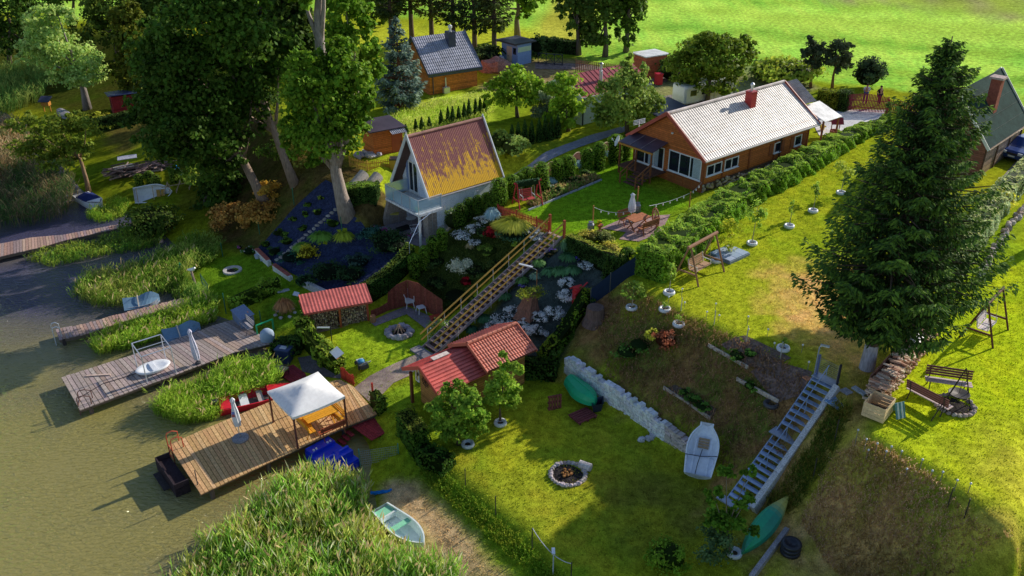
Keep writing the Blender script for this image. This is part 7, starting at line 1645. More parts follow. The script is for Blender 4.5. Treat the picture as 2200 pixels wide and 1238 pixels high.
o=reeds("bedding_flowers","mixed low bedding flowers along the long lawn",None,1500,.32,(.11,.19,.03),(.3,.2,.08),0,(.05,0),world=BED,width=.06,wilt=.7,leaves=3)
for x,y,c,lab in ((1210,397,(.55,.4,.03),"yellow flower clump in the bedding border"),(1227,393,(.45,.08,.05),"red flower clump in the bedding border"),(1185,412,(.6,.58,.5),"white flower clump in the bedding border near the red swing"),(1258,378,(.12,.2,.03),"green leafy shrub in the bedding border"),(1240,392,(.5,.15,.08),"orange red flower clump in the bedding border"),(1200,415,(.5,.3,.1),"peach coloured flower clump in the bedding border")):shrub("flower_clump",lab,(x,y),.45,.5,(.09,.17,.03),260,.1,None,"flowers",flower=c,fl=.4)
for i in range(9):p=P(1292-i*17.5,388+i*7.3);q=P(1292-(i+1)*17.5,388+(i+1)*7.3);m=MB(off=p,col=(.3,.32,.38));m.beam(p+Vector((0,0,.05)),p.lerp(q,.93)+Vector((0,0,.05)),.1,.14);tag(m.build("edging_kerb",CONC,loc=p),"one of the grey kerb stones edging the long lawn","kerb","kerb stones along the bedding border")
def simple(name,label,cat,loc,fn,mt,rz=0,group=None,col=(.5,.5,.5)):
 m=MB(col=col);fn(m);return tag(m.build(name,mt,loc=loc,rz=rz),label,cat,group)
swing("dark red garden swing with a leafy garland at the end of the round thujas",P(1110,444),P(1156,436),1.3,1.65,(.38,.035,.04),(.42,.06,.06),off=0,seat_h=.45)
hedge("garland","leafy green garland over the beam of the dark red swing",None,.22,.18,(.08,.18,.08),300,.1,None,"garland",[P(1110,444)+Vector((0,0,1.6)),P(1156,436)+Vector((0,0,1.6))])
swing("rustic log swing with slatted seat on the right lawn beside the hedge",P(1475,606),P(1528,574),1.7,2.15,(.26,.13,.08),(.42,.25,.15),beamr=.1,legw=.11)
a,b=P(2164,710),P(2134,745);d_=(b-a).normalized();n_=Vector((d_.y,-d_.x,0))
swing("dark brown swing with a pale slatted seat at the right edge",b+n_*.75+d_*.1,a+n_*.75,1.6,2.1,(.10,.035,.03),(.62,.52,.55),beamr=.08,legw=.1)
bench("long dark slatted bench behind the iron tripod",P(2033,838),rad(-16),1.95,(.12,.04,.04),None,4,.98,.45,name="garden_bench",tilt=.22,seatcol=(.50,.38,.38))
bench("long dark slatted bench seen from its back end beside the firewood",P(1992,872),rad(125),2.0,(.13,.045,.04),None,4,.98,.45,name="garden_bench",tilt=.22,seatcol=(.50,.38,.38))
LP=[P(1273,492),P(1368,452),P(1480,452)]
for p,h,lab in zip(LP,(1.6,1.7,1.3),("beside the flower urn","in front of the porch steps","at the shaggy hedge end")):post("light_post","brown wooden light post "+lab,p,h,.045,(.36,.16,.05),"post")
def strings(label,p,q,sag,nb):
 t=thing("string_lights",label,"string lights",p);m=MB(off=p,col=(.3,.33,.36));f=lambda u:p.lerp(q,u)-Vector((0,0,4*sag*u*(1-u)));m.tube([f(k/12) for k in range(13)],.012,4);m.build("cable",METAL,t)
 for k in range(1,nb):b=MB(off=p,col=(.8,.78,.7));w=f(k/nb);b.lathe([(.01,-.2),(.05,-.14),(.03,-.06),(.015,-.01)],7,w);b.build("bulb",PLAST,t)
zc=Vector((0,0,1.5));strings("string of bulbs from the house corner post to the parasol",LP[2]+Vector((0,0,1.25)),P(1392,478)+Vector((0,0,1.15)),.12,6);strings("string of bulbs sagging over the lawn beside the flower urn",LP[0]+zc,P(1370,478)+Vector((0,0,1.0)),.35,6)
strings("string of bulbs from the big front window down to the hedge post",LP[2]+Vector((0,0,1.25)),PZ(1508,392,7.2),.05,4)
for (x,y),lab in (((1269,498),"grey milk churn at the foot of the light post by the urn"),((1369,456),"grey stone churn behind the parasol")):simple("milk_churn",lab,"churn",P(x,y),lambda m:m.lathe([(.2,0),(.22,.05),(.22,.5),(.13,.62),(.16,.68),(.01,.69)],14),METAL,col=(.22,.22,.25))
t=thing("flower_urn","terracotta pedestal urn of yellow flowers on the stone patio","flower pot",P(1288,496));m=MB(col=(.45,.10,.06));m.lathe([(.16,0),(.07,.08),(.07,.2),(.22,.36),(.24,.42),(.01,.38)],14);m.build("urn",PLAST,t);pp,nn,sh=lobes_pts([(0,0,.5,.3,.3,.2)],240);c=leafcol((.10,.16,.02),sh);k=NR.uniform(size=240)<.6;k=k[:len(c)];c[k]=(.6,.42,.01);leafcards(pp,nn,.1,c,"blooms",LEAF,t)
def patioset():
 o=P(1370,490);t=thing("patio_table","brown varnished plank table with wagon wheel ends on the stone patio","table",o,rad(38));c=(.36,.13,.06);m=MB()
 for i in range(6):m.box((0,-.36+i*.145,.72),(1.5,.135,.05),J(c))
 m.build("tabletop",WOOD,t)
 for x in (-.62,.62):l=MB(col=c);l.beam((x,-.35,0),(x,.28,.7),.07,.06);l.beam((x,.35,0),(x,-.28,.7),.07,.06);l.build("leg",WOOD,t)
 fr=lambda x,y:o+Vector((x*math.cos(rad(38))-y*math.sin(rad(38)),x*math.sin(rad(38))+y*math.cos(rad(38)),0))
 bench("brown varnished bench on the lawn side of the patio table",fr(0,.85),rad(38),1.5,c,None,3,.95,.4,c);bench("brown varnished bench on the slope side of the patio table",fr(0,-.85),rad(218),1.5,c,None,3,.9,.4,c)
 w=thing("wagon_wheel","old wooden wagon wheel standing at the hedge end of the patio table","wheel",fr(1.05,-.5),rad(38)+1.1);m=MB(col=(.34,.13,.07));R_=.6;m.tube([(R_*math.cos(q),0,R_+R_*math.sin(q)) for q in np.linspace(0,2*PI,25)[:-1]],.05,6,closed=True);m.build("rim",WOOD,w);s=MB(col=(.4,.2,.12));s.cyl((0,-.12,R_),(0,.12,R_),.1,n=8)
 for k in range(10):q=k*PI/5;s.cyl((0,0,R_),(R_*math.cos(q),0,R_+R_*math.sin(q)),.025,n=5)
 s.build("spokes",WOOD,w);closed_umbrella("white folded parasol standing by the patio table",fr(.35,.95),2.0,.2,.3,col=(.72,.73,.82),marks=False,z0=.7)
patioset()
for x,y,r,h,c,lab in ((1268,520,.7,.7,(.42,.36,.05),"golden yellow shrub left of the olive one above the clipped hedge"),(1310,545,.8,.6,(.42,.36,.05),"golden yellow shrub right of the olive one above the clipped hedge"),(1296,522,.65,.8,(.13,.15,.04),"olive round shrub between the golden shrubs"),(1345,556,.5,.8,(.06,.12,.012),"small dark green shrub at the hedge corner")):shrub("golden_shrub" if "golden" in lab else "garden_shrub",lab,(x,y),r,h,c,800,.1)
def redbigate():
 a,b=P(1808,238),P(1905,244);picket("picket_gate","wide red arched picket gate across the driveway",[(1808,238),(1903,244)],1.35,(.30,.015,.05),.12,.085,.25);picket("picket_fence","red picket fence right of the wide gate",[(1906,244),(1975,252)],1.15,(.30,.025,.05),.14,.09)
redbigate()
def person(label,loc,rz,shirt,trousers,arms):
 t=thing("person",label,"person",loc,rz);skin=(.50,.30,.21);J_={'pel':(0,0,.95),'che':(0,.01,1.28),'nec':(0,0,1.47),'hd':(0,.03,1.62),'top':(0,.02,1.73),'hl':(.1,0,.92),'kl':(.11,.04,.5),'al':(.12,0,.09),'tl':(.13,.2,.04),'hr':(-.1,0,.92),'kr':(-.12,.04,.5),'ar':(-.14,0,.09),'tr':(-.16,.2,.04),'sl':(.19,0,1.41),'sr':(-.19,0,1.41)};J_.update(arms)
 rr={'pel':.145,'che':.15,'nec':.06,'hd':.1,'top':.07,'hl':.09,'kl':.062,'al':.042,'tl':.04,'hr':.09,'kr':.062,'ar':.042,'tr':.04,'sl':.07,'sr':.07,'el':.045,'er':.045,'wl':.03,'wr':.03}
 E=[('pel','che'),('che','nec'),('nec','hd'),('hd','top'),('pel','hl'),('hl','kl'),('kl','al'),('al','tl'),('pel','hr'),('hr','kr'),('kr','ar'),('ar','tr'),('che','sl'),('sl','el'),('el','wl'),('che','sr'),('sr','er'),('er','wr')]
 for s in 'lr':
  w=Vector(J_['w'+s]);d=(w-Vector(J_['e'+s])).normalized();pd=d.cross(Vector((0,0,1)));pd=pd.normalized() if pd.length>.1 else Vector((1,0,0));J_['p'+s]=w+d*.07;rr['p'+s]=.026;E.append(('w'+s,'p'+s))
  for k in range(5):
   o=(k-1.7)*.02;q=f'f{k}{s}';base=J_['p'+s] if k<4 else w+d*.03;J_[q]=base+pd*(o if k<4 else -.05)+d*(.045 if k<4 else .02);J_[q+'b']=J_[q]+d*(.03+.008*(k in (1,2)))-Vector((0,0,.012));rr[q]=rr[q+'b']=.0085;E+=[(('p' if k<4 else 'w')+s,q),(q,q+'b')]
 def skinned(name,keys,grow,col,mt,edges):
  idx={k:i for i,k in enumerate(keys)};me=bpy.data.meshes.new(name);me.from_pydata([tuple(J_[k]) for k in keys],[(idx[a],idx[b]) for a,b in edges if a in idx and b in idx],[]);o=bpy.data.objects.new(name,me);link(o);o.parent=t
  md=o.modifiers.new("s",'SKIN');sv=me.skin_vertices[0].data
  for k in keys:r_=rr[k]*grow+(.006 if grow>1 else 0);sv[idx[k]].radius=(r_,r_)
  sv[0].use_root=True;o.modifiers.new("d",'SUBSURF').levels=1;o.modifiers["d"].render_levels=1
  m=mt.copy();a=next(n for n in m.node_tree.nodes if n.type=='ATTRIBUTE');rg=m.node_tree.nodes.new("ShaderNodeRGB");rg.outputs[0].default_value=(*col,1)
  for l in list(a.outputs["Color"].links):m.node_tree.links.new(rg.outputs[0],l.to_socket)
  me.materials.append(m)
 ks=['pel']+[k for k in J_ if k != 'pel'];skinned("body",ks,1.0,skin,RENDER,E);skinned("shirt",['che','pel','nec','sl','sr','el','er'],1.1,shirt,FABRIC,[e for e in E if 'nec' not in e]+[('che','nec')]);skinned("trousers",['pel','hl','kl','al','hr','kr','ar'],1.12,trousers,FABRIC,E)
 h=MB(col=(.05,.035,.025));h.lathe([(.105,1.64),(.112,1.68),(.08,1.745),(.01,1.765)],10,(0,.005,0));h.build("hair",FABRIC,t,smooth=True)
 f=MB(col=(.05,.03,.03))
 for x in (-.04,.04):f.rock((x,.118,1.635),.012,(.05,.03,.03),4,6,0);f.rock((x*2.6,.02,1.62),(.015,.03,.035),skin,4,6,0)
 f.rock((0,.135,1.605),(.015,.025,.025),skin,4,6,0);f.bx(-.03,.03,.112,.12,1.553,1.563,(.35,.12,.1));f.build("face",RENDER,t)
person("person in a white shirt with folded arms standing behind the red gate",P(1857,222),rad(150),(.72,.78,.85),(.06,.12,.30),{'el':(.27,.05,1.16),'wl':(.06,.2,1.16),'er':(-.27,.05,1.16),'wr':(-.08,.19,1.2)})
person("person in a black shirt with a hand at the hip behind the red gate",P(1886,226),rad(205),(.02,.02,.03),(.03,.03,.06),{'el':(.36,-.05,1.2),'wl':(.2,.04,1.02),'er':(-.25,.02,1.15),'wr':(-.24,.14,.93)})
t=thing("wishing_well","small ornamental wishing well with a red roof beside the driveway","well",P(1792,290));m=MB(col=(.30,.12,.10));m.lathe([(.4,0),(.4,.4),(.3,.4),(.3,.15),(.01,.14)],10);m.build("basin",STONE,t);m=MB(col=(.28,.1,.06))
for x in (-.32,.32):m.bx(x-.03,x+.03,-.03,.03,.4,1.1)
m.each("post",WOOD,t);m=MB(col=(.30,.04,.05));m.slab([(-.5,-.42,1.0),(.5,-.42,1.0),(.5,0,1.45),(-.5,0,1.45)],.04);m.slab([(.5,.42,1.0),(-.5,.42,1.0),(-.5,0,1.45),(.5,0,1.45)],.04);m.build("roof",WOOD,t)
pot("yellow flower pot under the bright carport sheet",(1766,280),fc=(.6,.35,.02),pc=(.5,.3,.02),r=.2,h=.3);shrub("yellow_shrub","bright yellow green bush at the corner of the green roofed house",(2146,452),.9,1.4,(.42,.42,.03),900,.2)
simple("refuse_bin","red wheeled bin at the orange red shed","bin",P(1414,182),lambda m:(m.bx(-.3,.3,-.3,.3,.05,1.0),m.bx(-.34,.34,-.34,.34,1.003,1.1)),PLAST,.3,None,(.45,.01,.03))
def vehicle(name,label,cat,loc,rz,L,W,body,hood,cabin,col,wheel=.32,glassz=(.95,1.4),plate=True):
 t=thing(name,label,cat,loc,rz);pr=body;m=MB(col=col);n=len(pr)
 for s0,s1 in ((-1,1),):m.add([(x,-W/2,z) for x,z in pr]+[(x,W/2,z) for x,z in pr],[tuple(range(n)),tuple(range(2*n-1,n-1,-1))]+[(i,n+i,n+(i+1)%n,(i+1)%n) for i in range(n)])
 o=m.build("body",PAINTC,t);bv=o.modifiers.new("b",'BEVEL');bv.width=.07;bv.segments=3
 g=MB(col=(.02,.03,.05));k=len(cabin);wi=W/2-.12
 g.add([(x,-(W/2+.004 if z<glassz[0]+.1 else wi+.1),z) for x,z in cabin]+[(x,(W/2+.004 if z<glassz[0]+.1 else wi+.1),z) for x,z in cabin],[tuple(range(k)),tuple(range(2*k-1,k-1,-1))]+[(i,k+i,k+(i+1)%k,(i+1)%k) for i in range(k)]);g.build("window",PANE,t)
 for x in (.8,L-.85):
  for y in (-W/2+.08,W/2-.08):w=MB(col=(.02,.02,.02));w.cyl((x,y-.11,wheel),(x,y+.11,wheel),wheel,n=18);q=w.build("wheel",PLAST,t);r=MB(col=(.5,.5,.52));s=1 if y>0 else -1;r.cyl((x,y+s*.112,wheel),(x,y+s*.12,wheel),wheel*.6,n=14);r.build("rim",METAL,q)
 for y in (-W/2+.28,W/2-.28):h=MB(col=(.75,.78,.8));h.box((L-.05,y,.68),(.16,.34,.16));h.build("headlight",PLAST,t)
 if plate:h=MB(col=(.8,.8,.75));h.box((L+.012,0,.45),(.02,.5,.12));h.build("number_plate",PAINT,t);h=MB(col=(.02,.02,.02));h.box((L+.003,0,.62),(.02,.8,.14));h.build("grille",PLAST,t)
 return t
PAINTC=mat("car_paint",rough=.25,spec=.5,ns=2,na=.08,coat=.6)
CP_=P(2180,348);vehicle("parked_car","dark blue car parked at the right edge beside the green roofed house","car",CP_+Vector((3.1,2.4,.03)),rad(215),4.3,1.75,[(0,.25),(4.25,.25),(4.3,.6),(4.15,.82),(3.1,.98),(2.4,1.42),(.5,1.45),(.05,1.0),(0,.6)],None,[(3.12,.96),(2.42,1.40),(.55,1.42),(.25,.98)],(.03,.06,.22))
drape("car_drive",[(2150,385),(2185,345),(2250,310),(2300,330),(2260,400),(2200,402)],CONC,(.20,.18,.20),.035)
def caravan(label,px,rz,L,z0=1.0):
 t=thing("caravan",label,"caravan",P(*px),rz);m=MB(col=(.72,.72,.74));m.prism([(0,-1),(L,-1),(L,1),(0,1)],.45,2.1);o=m.build("body",PAINTC,t);bv=o.modifiers.new("b",'BEVEL');bv.width=.25;bv.segments=3
 for x in (.5,L/2,L-1.1):w=MB();w.bx(x,x+.7,-1.02,-1.003,1.2,1.7);w.build("window",PANE,t)
 for y in (-.95,.95):w=MB(col=(.03,.03,.03));w.cyl((L/2,y-.1,.32),(L/2,y+.1,.32),.32,n=14);w.build("wheel",PLAST,t)
caravan("white caravan half hidden under the broad dark tree",(1455,232),rad(30),3.6);caravan("small white trailer beside the brown house ridge",(1518,222),rad(30),2.2)
simple("earth_heap","heap of brown earth beside the blue hut","heap",P(1062,152),lambda m:m.rock((0,0,.2),(1.7,1.3,1.1),None,8,14,.3),SOIL,col=(.30,.17,.14));simple("sand_bag","white sack leaning on the earth heap","sack",P(1076,140),lambda m:m.rock((0,0,.4),(.5,.4,.55)),FABRIC,col=(.5,.52,.6))
def farmgate():
 a,b=P(1156,138),P(1208,142);d=b-a;L=d.xy.length;t=thing("metal_gate","black cross braced metal gate beside the blue hut","gate",a,math.atan2(d.y,d.x));m=MB(col=(.02,.025,.05))
 for k in range(4):m.cyl((L*k/3,0,0),(L*k/3,0,1.2),.04,n=6)
 for z in (.15,1.15):m.cyl((0,0,z),(L,0,z),.035,n=6)
 for k in range(3):m.cyl((L*k/3,0,.15),(L*(k+1)/3,0,1.15),.025,n=5);m.cyl((L*k/3,0,1.15),(L*(k+1)/3,0,.15),.025,n=5)
 m.build("frame",METAL,t)
farmgate()
def tyre(label,at,r=.34,col=(.62,.64,.70),sap=None,name="tyre_planter"):
 t=thing(name,label,"planter",P(*at));m=MB(col=col);m.lathe([(r*.62,0),(r*.95,.02),(r,.1),(r*.92,.19),(r*.65,.2),(r*.6,.1)],18);m.build("tyre",PLAST,t,smooth=True);s=MB(col=(.07,.05,.03));s.lathe([(r*.62,.09),(.01,.12)],14);s.build("earth",SOIL,t)
 if sap:
  h,w,n,c,sl=sap;k=MB(col=(.3,.26,.22));b=P(*at);tt=thing("young_tree",sl,"tree",b+Vector((0,0,.1)));k.tube([(0,0,-.05),(.03,0,h*.5),(.05,.02,h)],[.03,.022,.008],5);k.build("trunk",BARK,tt)
  p,nn,sh=lobes_pts([(0,0,h*.8,w,w,h*.28),(w*.4,0,h*.6,w*.6,w*.6,h*.2)],n,.4);leafcards(p,nn,.14,leafcol(c,sh),"crown",LEAF,tt)
 return t
yg=(.16,.26,.03)
for at,lab,sap in (((1437,632),"white tyre planter in front of the log swing",(1.7,.28,260,yg,"slender young tree in front of the log swing")),((1428,668),"white tyre planter on the crest below the log swing",(.4,.2,60,yg,"tiny seedling in the crest tyre below the log swing")),((1458,700),"white tyre planter lowest on the dry bank below the swing",(.5,.2,60,yg,"tiny seedling in the lowest tyre of the dry bank")),((1357,664),"white ringed planter under the small fruit tree",(1.3,.65,420,(.10,.17,.02),"low spreading fruit tree on the dark end of the dry bank")),((1615,526),"white tyre planter right of the blue grey well cover",(2.6,.55,650,yg,"tallest young tree on the right lawn beside the well cover")),
  ((1695,489),"white tyre planter at the end of the spruce shade",(1.6,.15,80,yg,"thin young tree at the edge of the house shade")),((1746,456),"white tyre planter in the shade left of the great spruce",(1.8,.3,220,yg,"young tree in the shade left of the great spruce")),((1806,417),"white tyre planter nearest the long hedge end",(2.0,.75,620,(.20,.27,.03),"yellow green young tree nearest the long hedge end")),((1538,563),"white tyre planter behind the log swing",None),((1682,752),"white tyre planter in the shadow near the crest beds",(.5,.15,60,yg,"tiny seedling near the crest beds")),
  ((1075,912),"white tyre planter around the slim tree beside the cabin",None),((1005,958),"white tyre planter half hidden by the dense round tree",None),((1577,1192),"pale blue tyre planter around the whitewashed tree",None)):tyre(lab,at,sap=sap)
tyre("dark tyre planter with grey stones below the soil bed board",(1656,872),.38,(.05,.05,.06));
t=thing("tyre_stack","stack of three black tyres on the low wall near the green canoe","tyres",P(1697,1188))
for k in range(3):m=MB(col=(.025,.025,.035));m.lathe([(.25,k*.2),(.4,k*.2+.02),(.43,k*.2+.1),(.4,k*.2+.18),(.26,k*.2+.2),(.24,k*.2+.1)],20);m.build("tyre",PLAST,t,smooth=True)
shrub("yellow_shrub","yellow green young bush behind the log swing",(1562,535),.8,1.9,(.30,.34,.02),750,.15,core=False);shrub("barberry_shrub","dark red barberry bush on the dry bank",(1428,745),.65,.85,(.20,.06,.03),800,.12);shrub("yellow_shrub","small yellow bush touching the dark red barberry",(1403,732),.4,.7,(.34,.36,.03),350,.12)
simple("tree_stump","broad dark tree stump at the upper end of the climber","stump",P(1278,690),lambda m:m.lathe([(.75,-.2),(.55,.3),(.48,.9),(.01,.95)],13),BARK,col=(.12,.08,.07))
def wellcover():
 t=thing("well_cover","square blue grey slatted well cover on the right lawn","cover",P(1566,550),rad(40));m=MB()
 for i in range(3):
  for j in range(2):m.bx(-.9+i*.61,-.32+i*.61,-.75+j*.76,-.02+j*.76,.18,.24,J((.30,.37,.50)))
 m.build("panels",PAINT,t);f=MB(col=(.16,.2,.26));f.bx(-.95,.95,-.8,.8,-.1,.17);f.build("base",CONC,t)
wellcover()
drape("soil_bed",[(1548,742),(1600,722),(1660,750),(1700,770),(1660,800),(1608,788)],SOIL,(.16,.11,.09),.04);drape("soil_bed",[(1612,800),(1660,775),(1745,800),(1722,850),(1672,866)],SOIL,(.17,.115,.10),.04);drape("soil_bed",[(1425,838),(1450,828),(1540,880),(1528,902)],SOIL,(.10,.075,.06),.04)
for a,b,lab in (((1521,745),(1607,793),"weathered board edging the upper soil bed"),((1582,817),(1672,866),"weathered board edging the bare soil bed"),((1425,836),(1526,903),"weathered board edging the lowest soil bed")):
 a,b=P(*a),P(*b);m=MB(off=a);m.beam(a+Vector((0,0,.08)),b+Vector((0,0,.08)),.06,.22,(.45,.38,.33));tag(m.build("edging_board",WOODW,loc=a),lab,"board")
for x,y,r,lab in ((1583,770,.5,"leafy strawberry clump in the upper soil bed"),(1610,766,.35,"leafy vegetable clump right in the upper soil bed"),(1490,862,.4,"leafy clump in the lowest soil bed"),(1510,880,.45,"dark leafy clump at the end of the lowest soil bed"),(1470,848,.3,"light lettuce clump in the lowest soil bed"),(1610,835,.35,"weed clump under the bare bed board"),(1350,760,.8,"lush green weed patch on the dry bank"),(1375,745,.7,"bright grass clump left of the dark red barberry")):shrub("vegetable_clump",lab,(x,y),r,.35,(.06,.14,.02),220,.12,None,"plant")
def stonewall():
 t=thing("retaining_wall","grey granite block retaining wall across the front lawn","wall",WALL[0]);m=MB(off=WALL[0]);Z1=Vector((0,0,1));T=sum((WALL[i+1]-WALL[i]).length for i in range(len(WALL)-1));rows=7
 for r in range(rows+1):
  u=0
  while u<1:
   du=R.uniform(.18,.34)/T;a,b=pl(WALL,u),pl(WALL,min(1,u+du));k=min(u*5,4.999);i=int(k);H=WALLH[i]+(WALLH[i+1]-WALLH[i])*(k-i);z0=H*r/rows;z1=H*(r+1)/rows;u+=du
   if r==rows and R.random()<.35:continue
   d=(b-a);
   if d.length<.05:continue
   q=d.normalized();n=Vector((-q.y,q.x,0));o=n*(.15+R.uniform(-.03,.03));m.box((a+b)/2+o+Z1*((z0+z1)/2-.03),(d.length*.95,.36,(z1-z0)*.93),J((.70,.70,.74) if u<.75 else (.5,.42,.42),.2),math.atan2(q.y,q.x))
 m.build("blocks",STONE,t);c=MB(off=WALL[0],col=(.08,.07,.07))
 for i in range(len(WALL)-1):
  a,b=WALL[i],WALL[i+1];q=(b-a).normalized();n=Vector((-q.y,q.x,0))*.2;c.add([a+n,b+n,b+n+Z1*(WALLH[i+1]-.12),a+n+Z1*(WALLH[i]-.12),a+n*2,b+n*2,b+n*2+Z1*(WALLH[i+1]-.12),a+n*2+Z1*(WALLH[i]-.12)],[(0,1,2,3),(3,2,6,7),(7,6,5,4)])
 c.build("mortar",CONC,t)
stonewall()
for k in range(9):p=P(1385,943)+Vector((R.uniform(-.55,.55),R.uniform(-.3,.3),0));simple("granite_block","one of the loose granite blocks heaped below the stone wall","stone",p,lambda m:m.rock((0,0,.12),(.2,.15,.15),J((.45,.45,.5)),4,6),STONE,R.uniform(0,3),"granite blocks heaped below the wall")
def greenboat():
 a,b=P(1205,846),P(1262,880);d=b-a;t=thing("rowing_boat","bright green rowing boat lying upside down below the stone wall","boat",P(1222,838)+Vector((.05,.1,.35)),rad(-60));M=Matrix.Translation((0,0,.62)) @ Matrix.Rotation(PI,4,'X') ;m=MB();hull(m,2.35,1.3,.55,.62,.8,.06,(.012,.36,.16),M=M,flat=.62);m.build("hull",GRP,t);k=MB(col=(.012,.40,.18));k.beam((.1,0,.64),(1.8,0,.64),.05,.04);k.build("keel",GRP,t)
 simple("pallet","dark red wooden pallet standing beside the green boat","pallet",P(1192,880),lambda m:[m.box((-.3+i*.15,0,.45),(.1,.04,.9),J((.20,.06,.05))) for i in range(5)]+[m.box((0,.06,z),(.75,.1,.1),(.15,.05,.04)) for z in (.1,.45,.8)],WOODW,.3);simple("pallet","dark red plank pallet lying in front of the green boat","pallet",P(1252,897),lambda m:[m.box((0,-.4+i*.16,.14),(1.2,.12,.04),J((.18,.05,.05))) for i in range(6)]+[m.box((x,0,.06),(.1,.9,.1),(.12,.04,.04)) for x in (-.5,0,.5)],WOODW,.6);simple("water_trough","black plastic trough between the green boat and the stone wall","trough",P(1283,880),lambda m:m.lathe([(.35,0),(.5,.5),(.55,.55),(.45,.5),(.3,.1),(.01,.08)],4,sy=.7),PLAST,.9,None,(.02,.025,.05))
greenboat()
def whiteboat():
 a,b=P(1497,1038),P(1516,940);d=b-a;t=thing("dinghy","white dinghy with a wooden floor grate lying across the end of the stone wall","boat",a+Vector((0,0,.25)),math.atan2(d.y,d.x));el=math.atan2(d.z+.1,d.xy.length);M=Matrix.Rotation(-el,4,'Y');L=d.length+.25;m=MB();hull(m,L,1.5,.5,.84,.45,.06,(.82,.86,.95),(.78,.83,.94),M=M,flat=.6,bl=.42);m.build("hull",GRP,t)
 s=MB(col=(.30,.20,.12));s.M=M
 for i in range(4):s.bx(L*.55+i*.14,L*.55+i*.14+.1,-.25,.25,.2,.23,J((.36,.24,.14)))
 s.build("floor_grate",WOOD,t);s=MB(col=(.66,.70,.82));s.M=M;s.bx(.02,L*.36,-.6,.6,.24,.34)
 for y in (-.35,.35):s.bx(.05,L*.7,y-.04,y+.04,.341,.40)
 s.build("stern_deck",GRP,t);s=MB(col=(.03,.03,.04));s.M=M;s.tube([(L*.5,0,.42),(L*.2,.1,.42),(.05,.12,.42)],.018,5);s.tube([(L*.4,-.72,.54),(L*.36,0,.43),(L*.33,.72,.54)],.018,5);s.build("rope",FABRIC,t)
whiteboat()
def canoe():
 a,b=P(1598,1205),P(1678,1110);d=b-a;a=a+Vector((.05,.1,.1));t=thing("canoe","green canoe with a yellow bow propped upside down on the low wall","canoe",a,math.atan2(d.y,d.x));L=d.xy.length+.7;M=Matrix.Rotation(-math.atan2(.75,L),4,'Y') @ Matrix.Translation((0,0,.5)) @ Matrix.Rotation(PI+.35,4,'X');m=MB();hull(m,L,.95,.42,.7,.4,.05,(.02,.30,.17),M=M,double=True,flat=.7,ns=20)
 for i,f in enumerate(m.f):
  x=sum((M.inverted() @ Vector(m.v[j])).x for j in f)/len(f)/L;k=min(1,max(0,(x-.66)/.16));m.c[i]=tuple(p*(1-k)+q*k for p,q in zip((.02,.30+.06*math.sin(i),.17),(.45,.42,.10)))
 m.build("hull",GRP,t)
canoe()
def lowwall2():
 a,b=P(1612,1250),P(1690,1140);d=b-a;t=thing("garden_wall","low grey concrete wall along the bank foot beside the green canoe","wall",a,math.atan2(d.y,d.x));m=MB(col=(.36,.33,.36));L=d.xy.length;m.bx(0,L,-.1,.1,-.4,.35);m.build("wall",CONC,t)
lowwall2()
def bluestairs():
 a,b=P(1583,1094),P(1768,828);a.z+=.35;b.z+=.15;d=b-a;L=d.xy.length;H=d.z+.1;t=thing("metal_stairs","pale blue metal stairs with a concrete side wall up the dry bank","stairs",a,math.atan2(d.y,d.x));c=(.36,.46,.70);W=1.05;n=20;m=MB(col=c);f=lambda u:H*(u*.93 if u<.5 else .5*.93+(u-.5)*1.07)
 for i in range(n):
  u=(i+.5)/n
  if 10<=i<=11:continue
  m.box((L*u,0,f(u)+.04),(L/n*.86,W,.04),J(c,.08))
 m.each("tread",METAL,t);m=MB(col=(.28,.32,.42));m.box((L*11/n,.05,f(.55)+.04),(L/n*2.1,W+.25,.05));m.box((L*1.02,0,H+.04),(.5,W+.1,.05));m.box((-.25,.3,.0),(.4,1.1,.06));m.each("landing",METAL,t);k=MB(col=c)
 for y in (-W/2,W/2):k.beam((0,y,-.05),(L*.5,y,f(.5)-.05),.04,.16);k.beam((L*.5,y,f(.5)-.05),(L,y,H-.05),.04,.16)
 k.each("stringer",METAL,t);k=MB(col=(.30,.40,.62));k.tube([(0,0-W*.1,.9),(L*.5,-W*.1,f(.5)+.85),(L*1.0,-W*.1,H+.9)],.022,6)
 for u in (.05,.3,.52,.75,.98):k.cyl((L*u,-W*.1,f(u)),(L*u,-W*.1,f(u)+.88),.02,n=6)
 k.build("handrail",METAL,t);w=MB(col=(.52,.50,.52));y=-W/2-.2
 for u0,u1 in ((.02,.3),(.303,.56),(.563,.8),(.803,1.0)):w.beam((L*u0,y,f(u0)-.05),(L*u1,y,f(u1)-.05),.26,.7)
 w.each("side_wall",CONC,t)
bluestairs()
def topgate():
 a,b=P(1752,815),P(1797,832);d=b-a;L=d.xy.length;t=thing("wire_gate","wire mesh gate on blue posts at the head of the metal stairs","gate",a,math.atan2(d.y,d.x))
 for x,c in ((0,(.12,.16,.38)),(L,(.03,.03,.05))):m=MB(col=c);m.bx(x-.04,x+.04,-.04,.04,-.2,1.35);m.build("post",METAL,t)
 m=MB(col=(.35,.32,.3))
 for k in range(1,12):m.cyl((.04,0,.1+k*.1),(L-.04,0,.1+k*.1),.01,n=4)
 for x in (.06,L-.06):m.cyl((x,0,.1),(x,0,1.3),.018,n=5)
 m.build("mesh",METAL,t);p=P(1748,800);gardenlamp("solar lamp with a tilted dark panel at the wire gate",(1748,812),1.7,(.2,-.1),(.3,.33,.4),.4)
topgate()
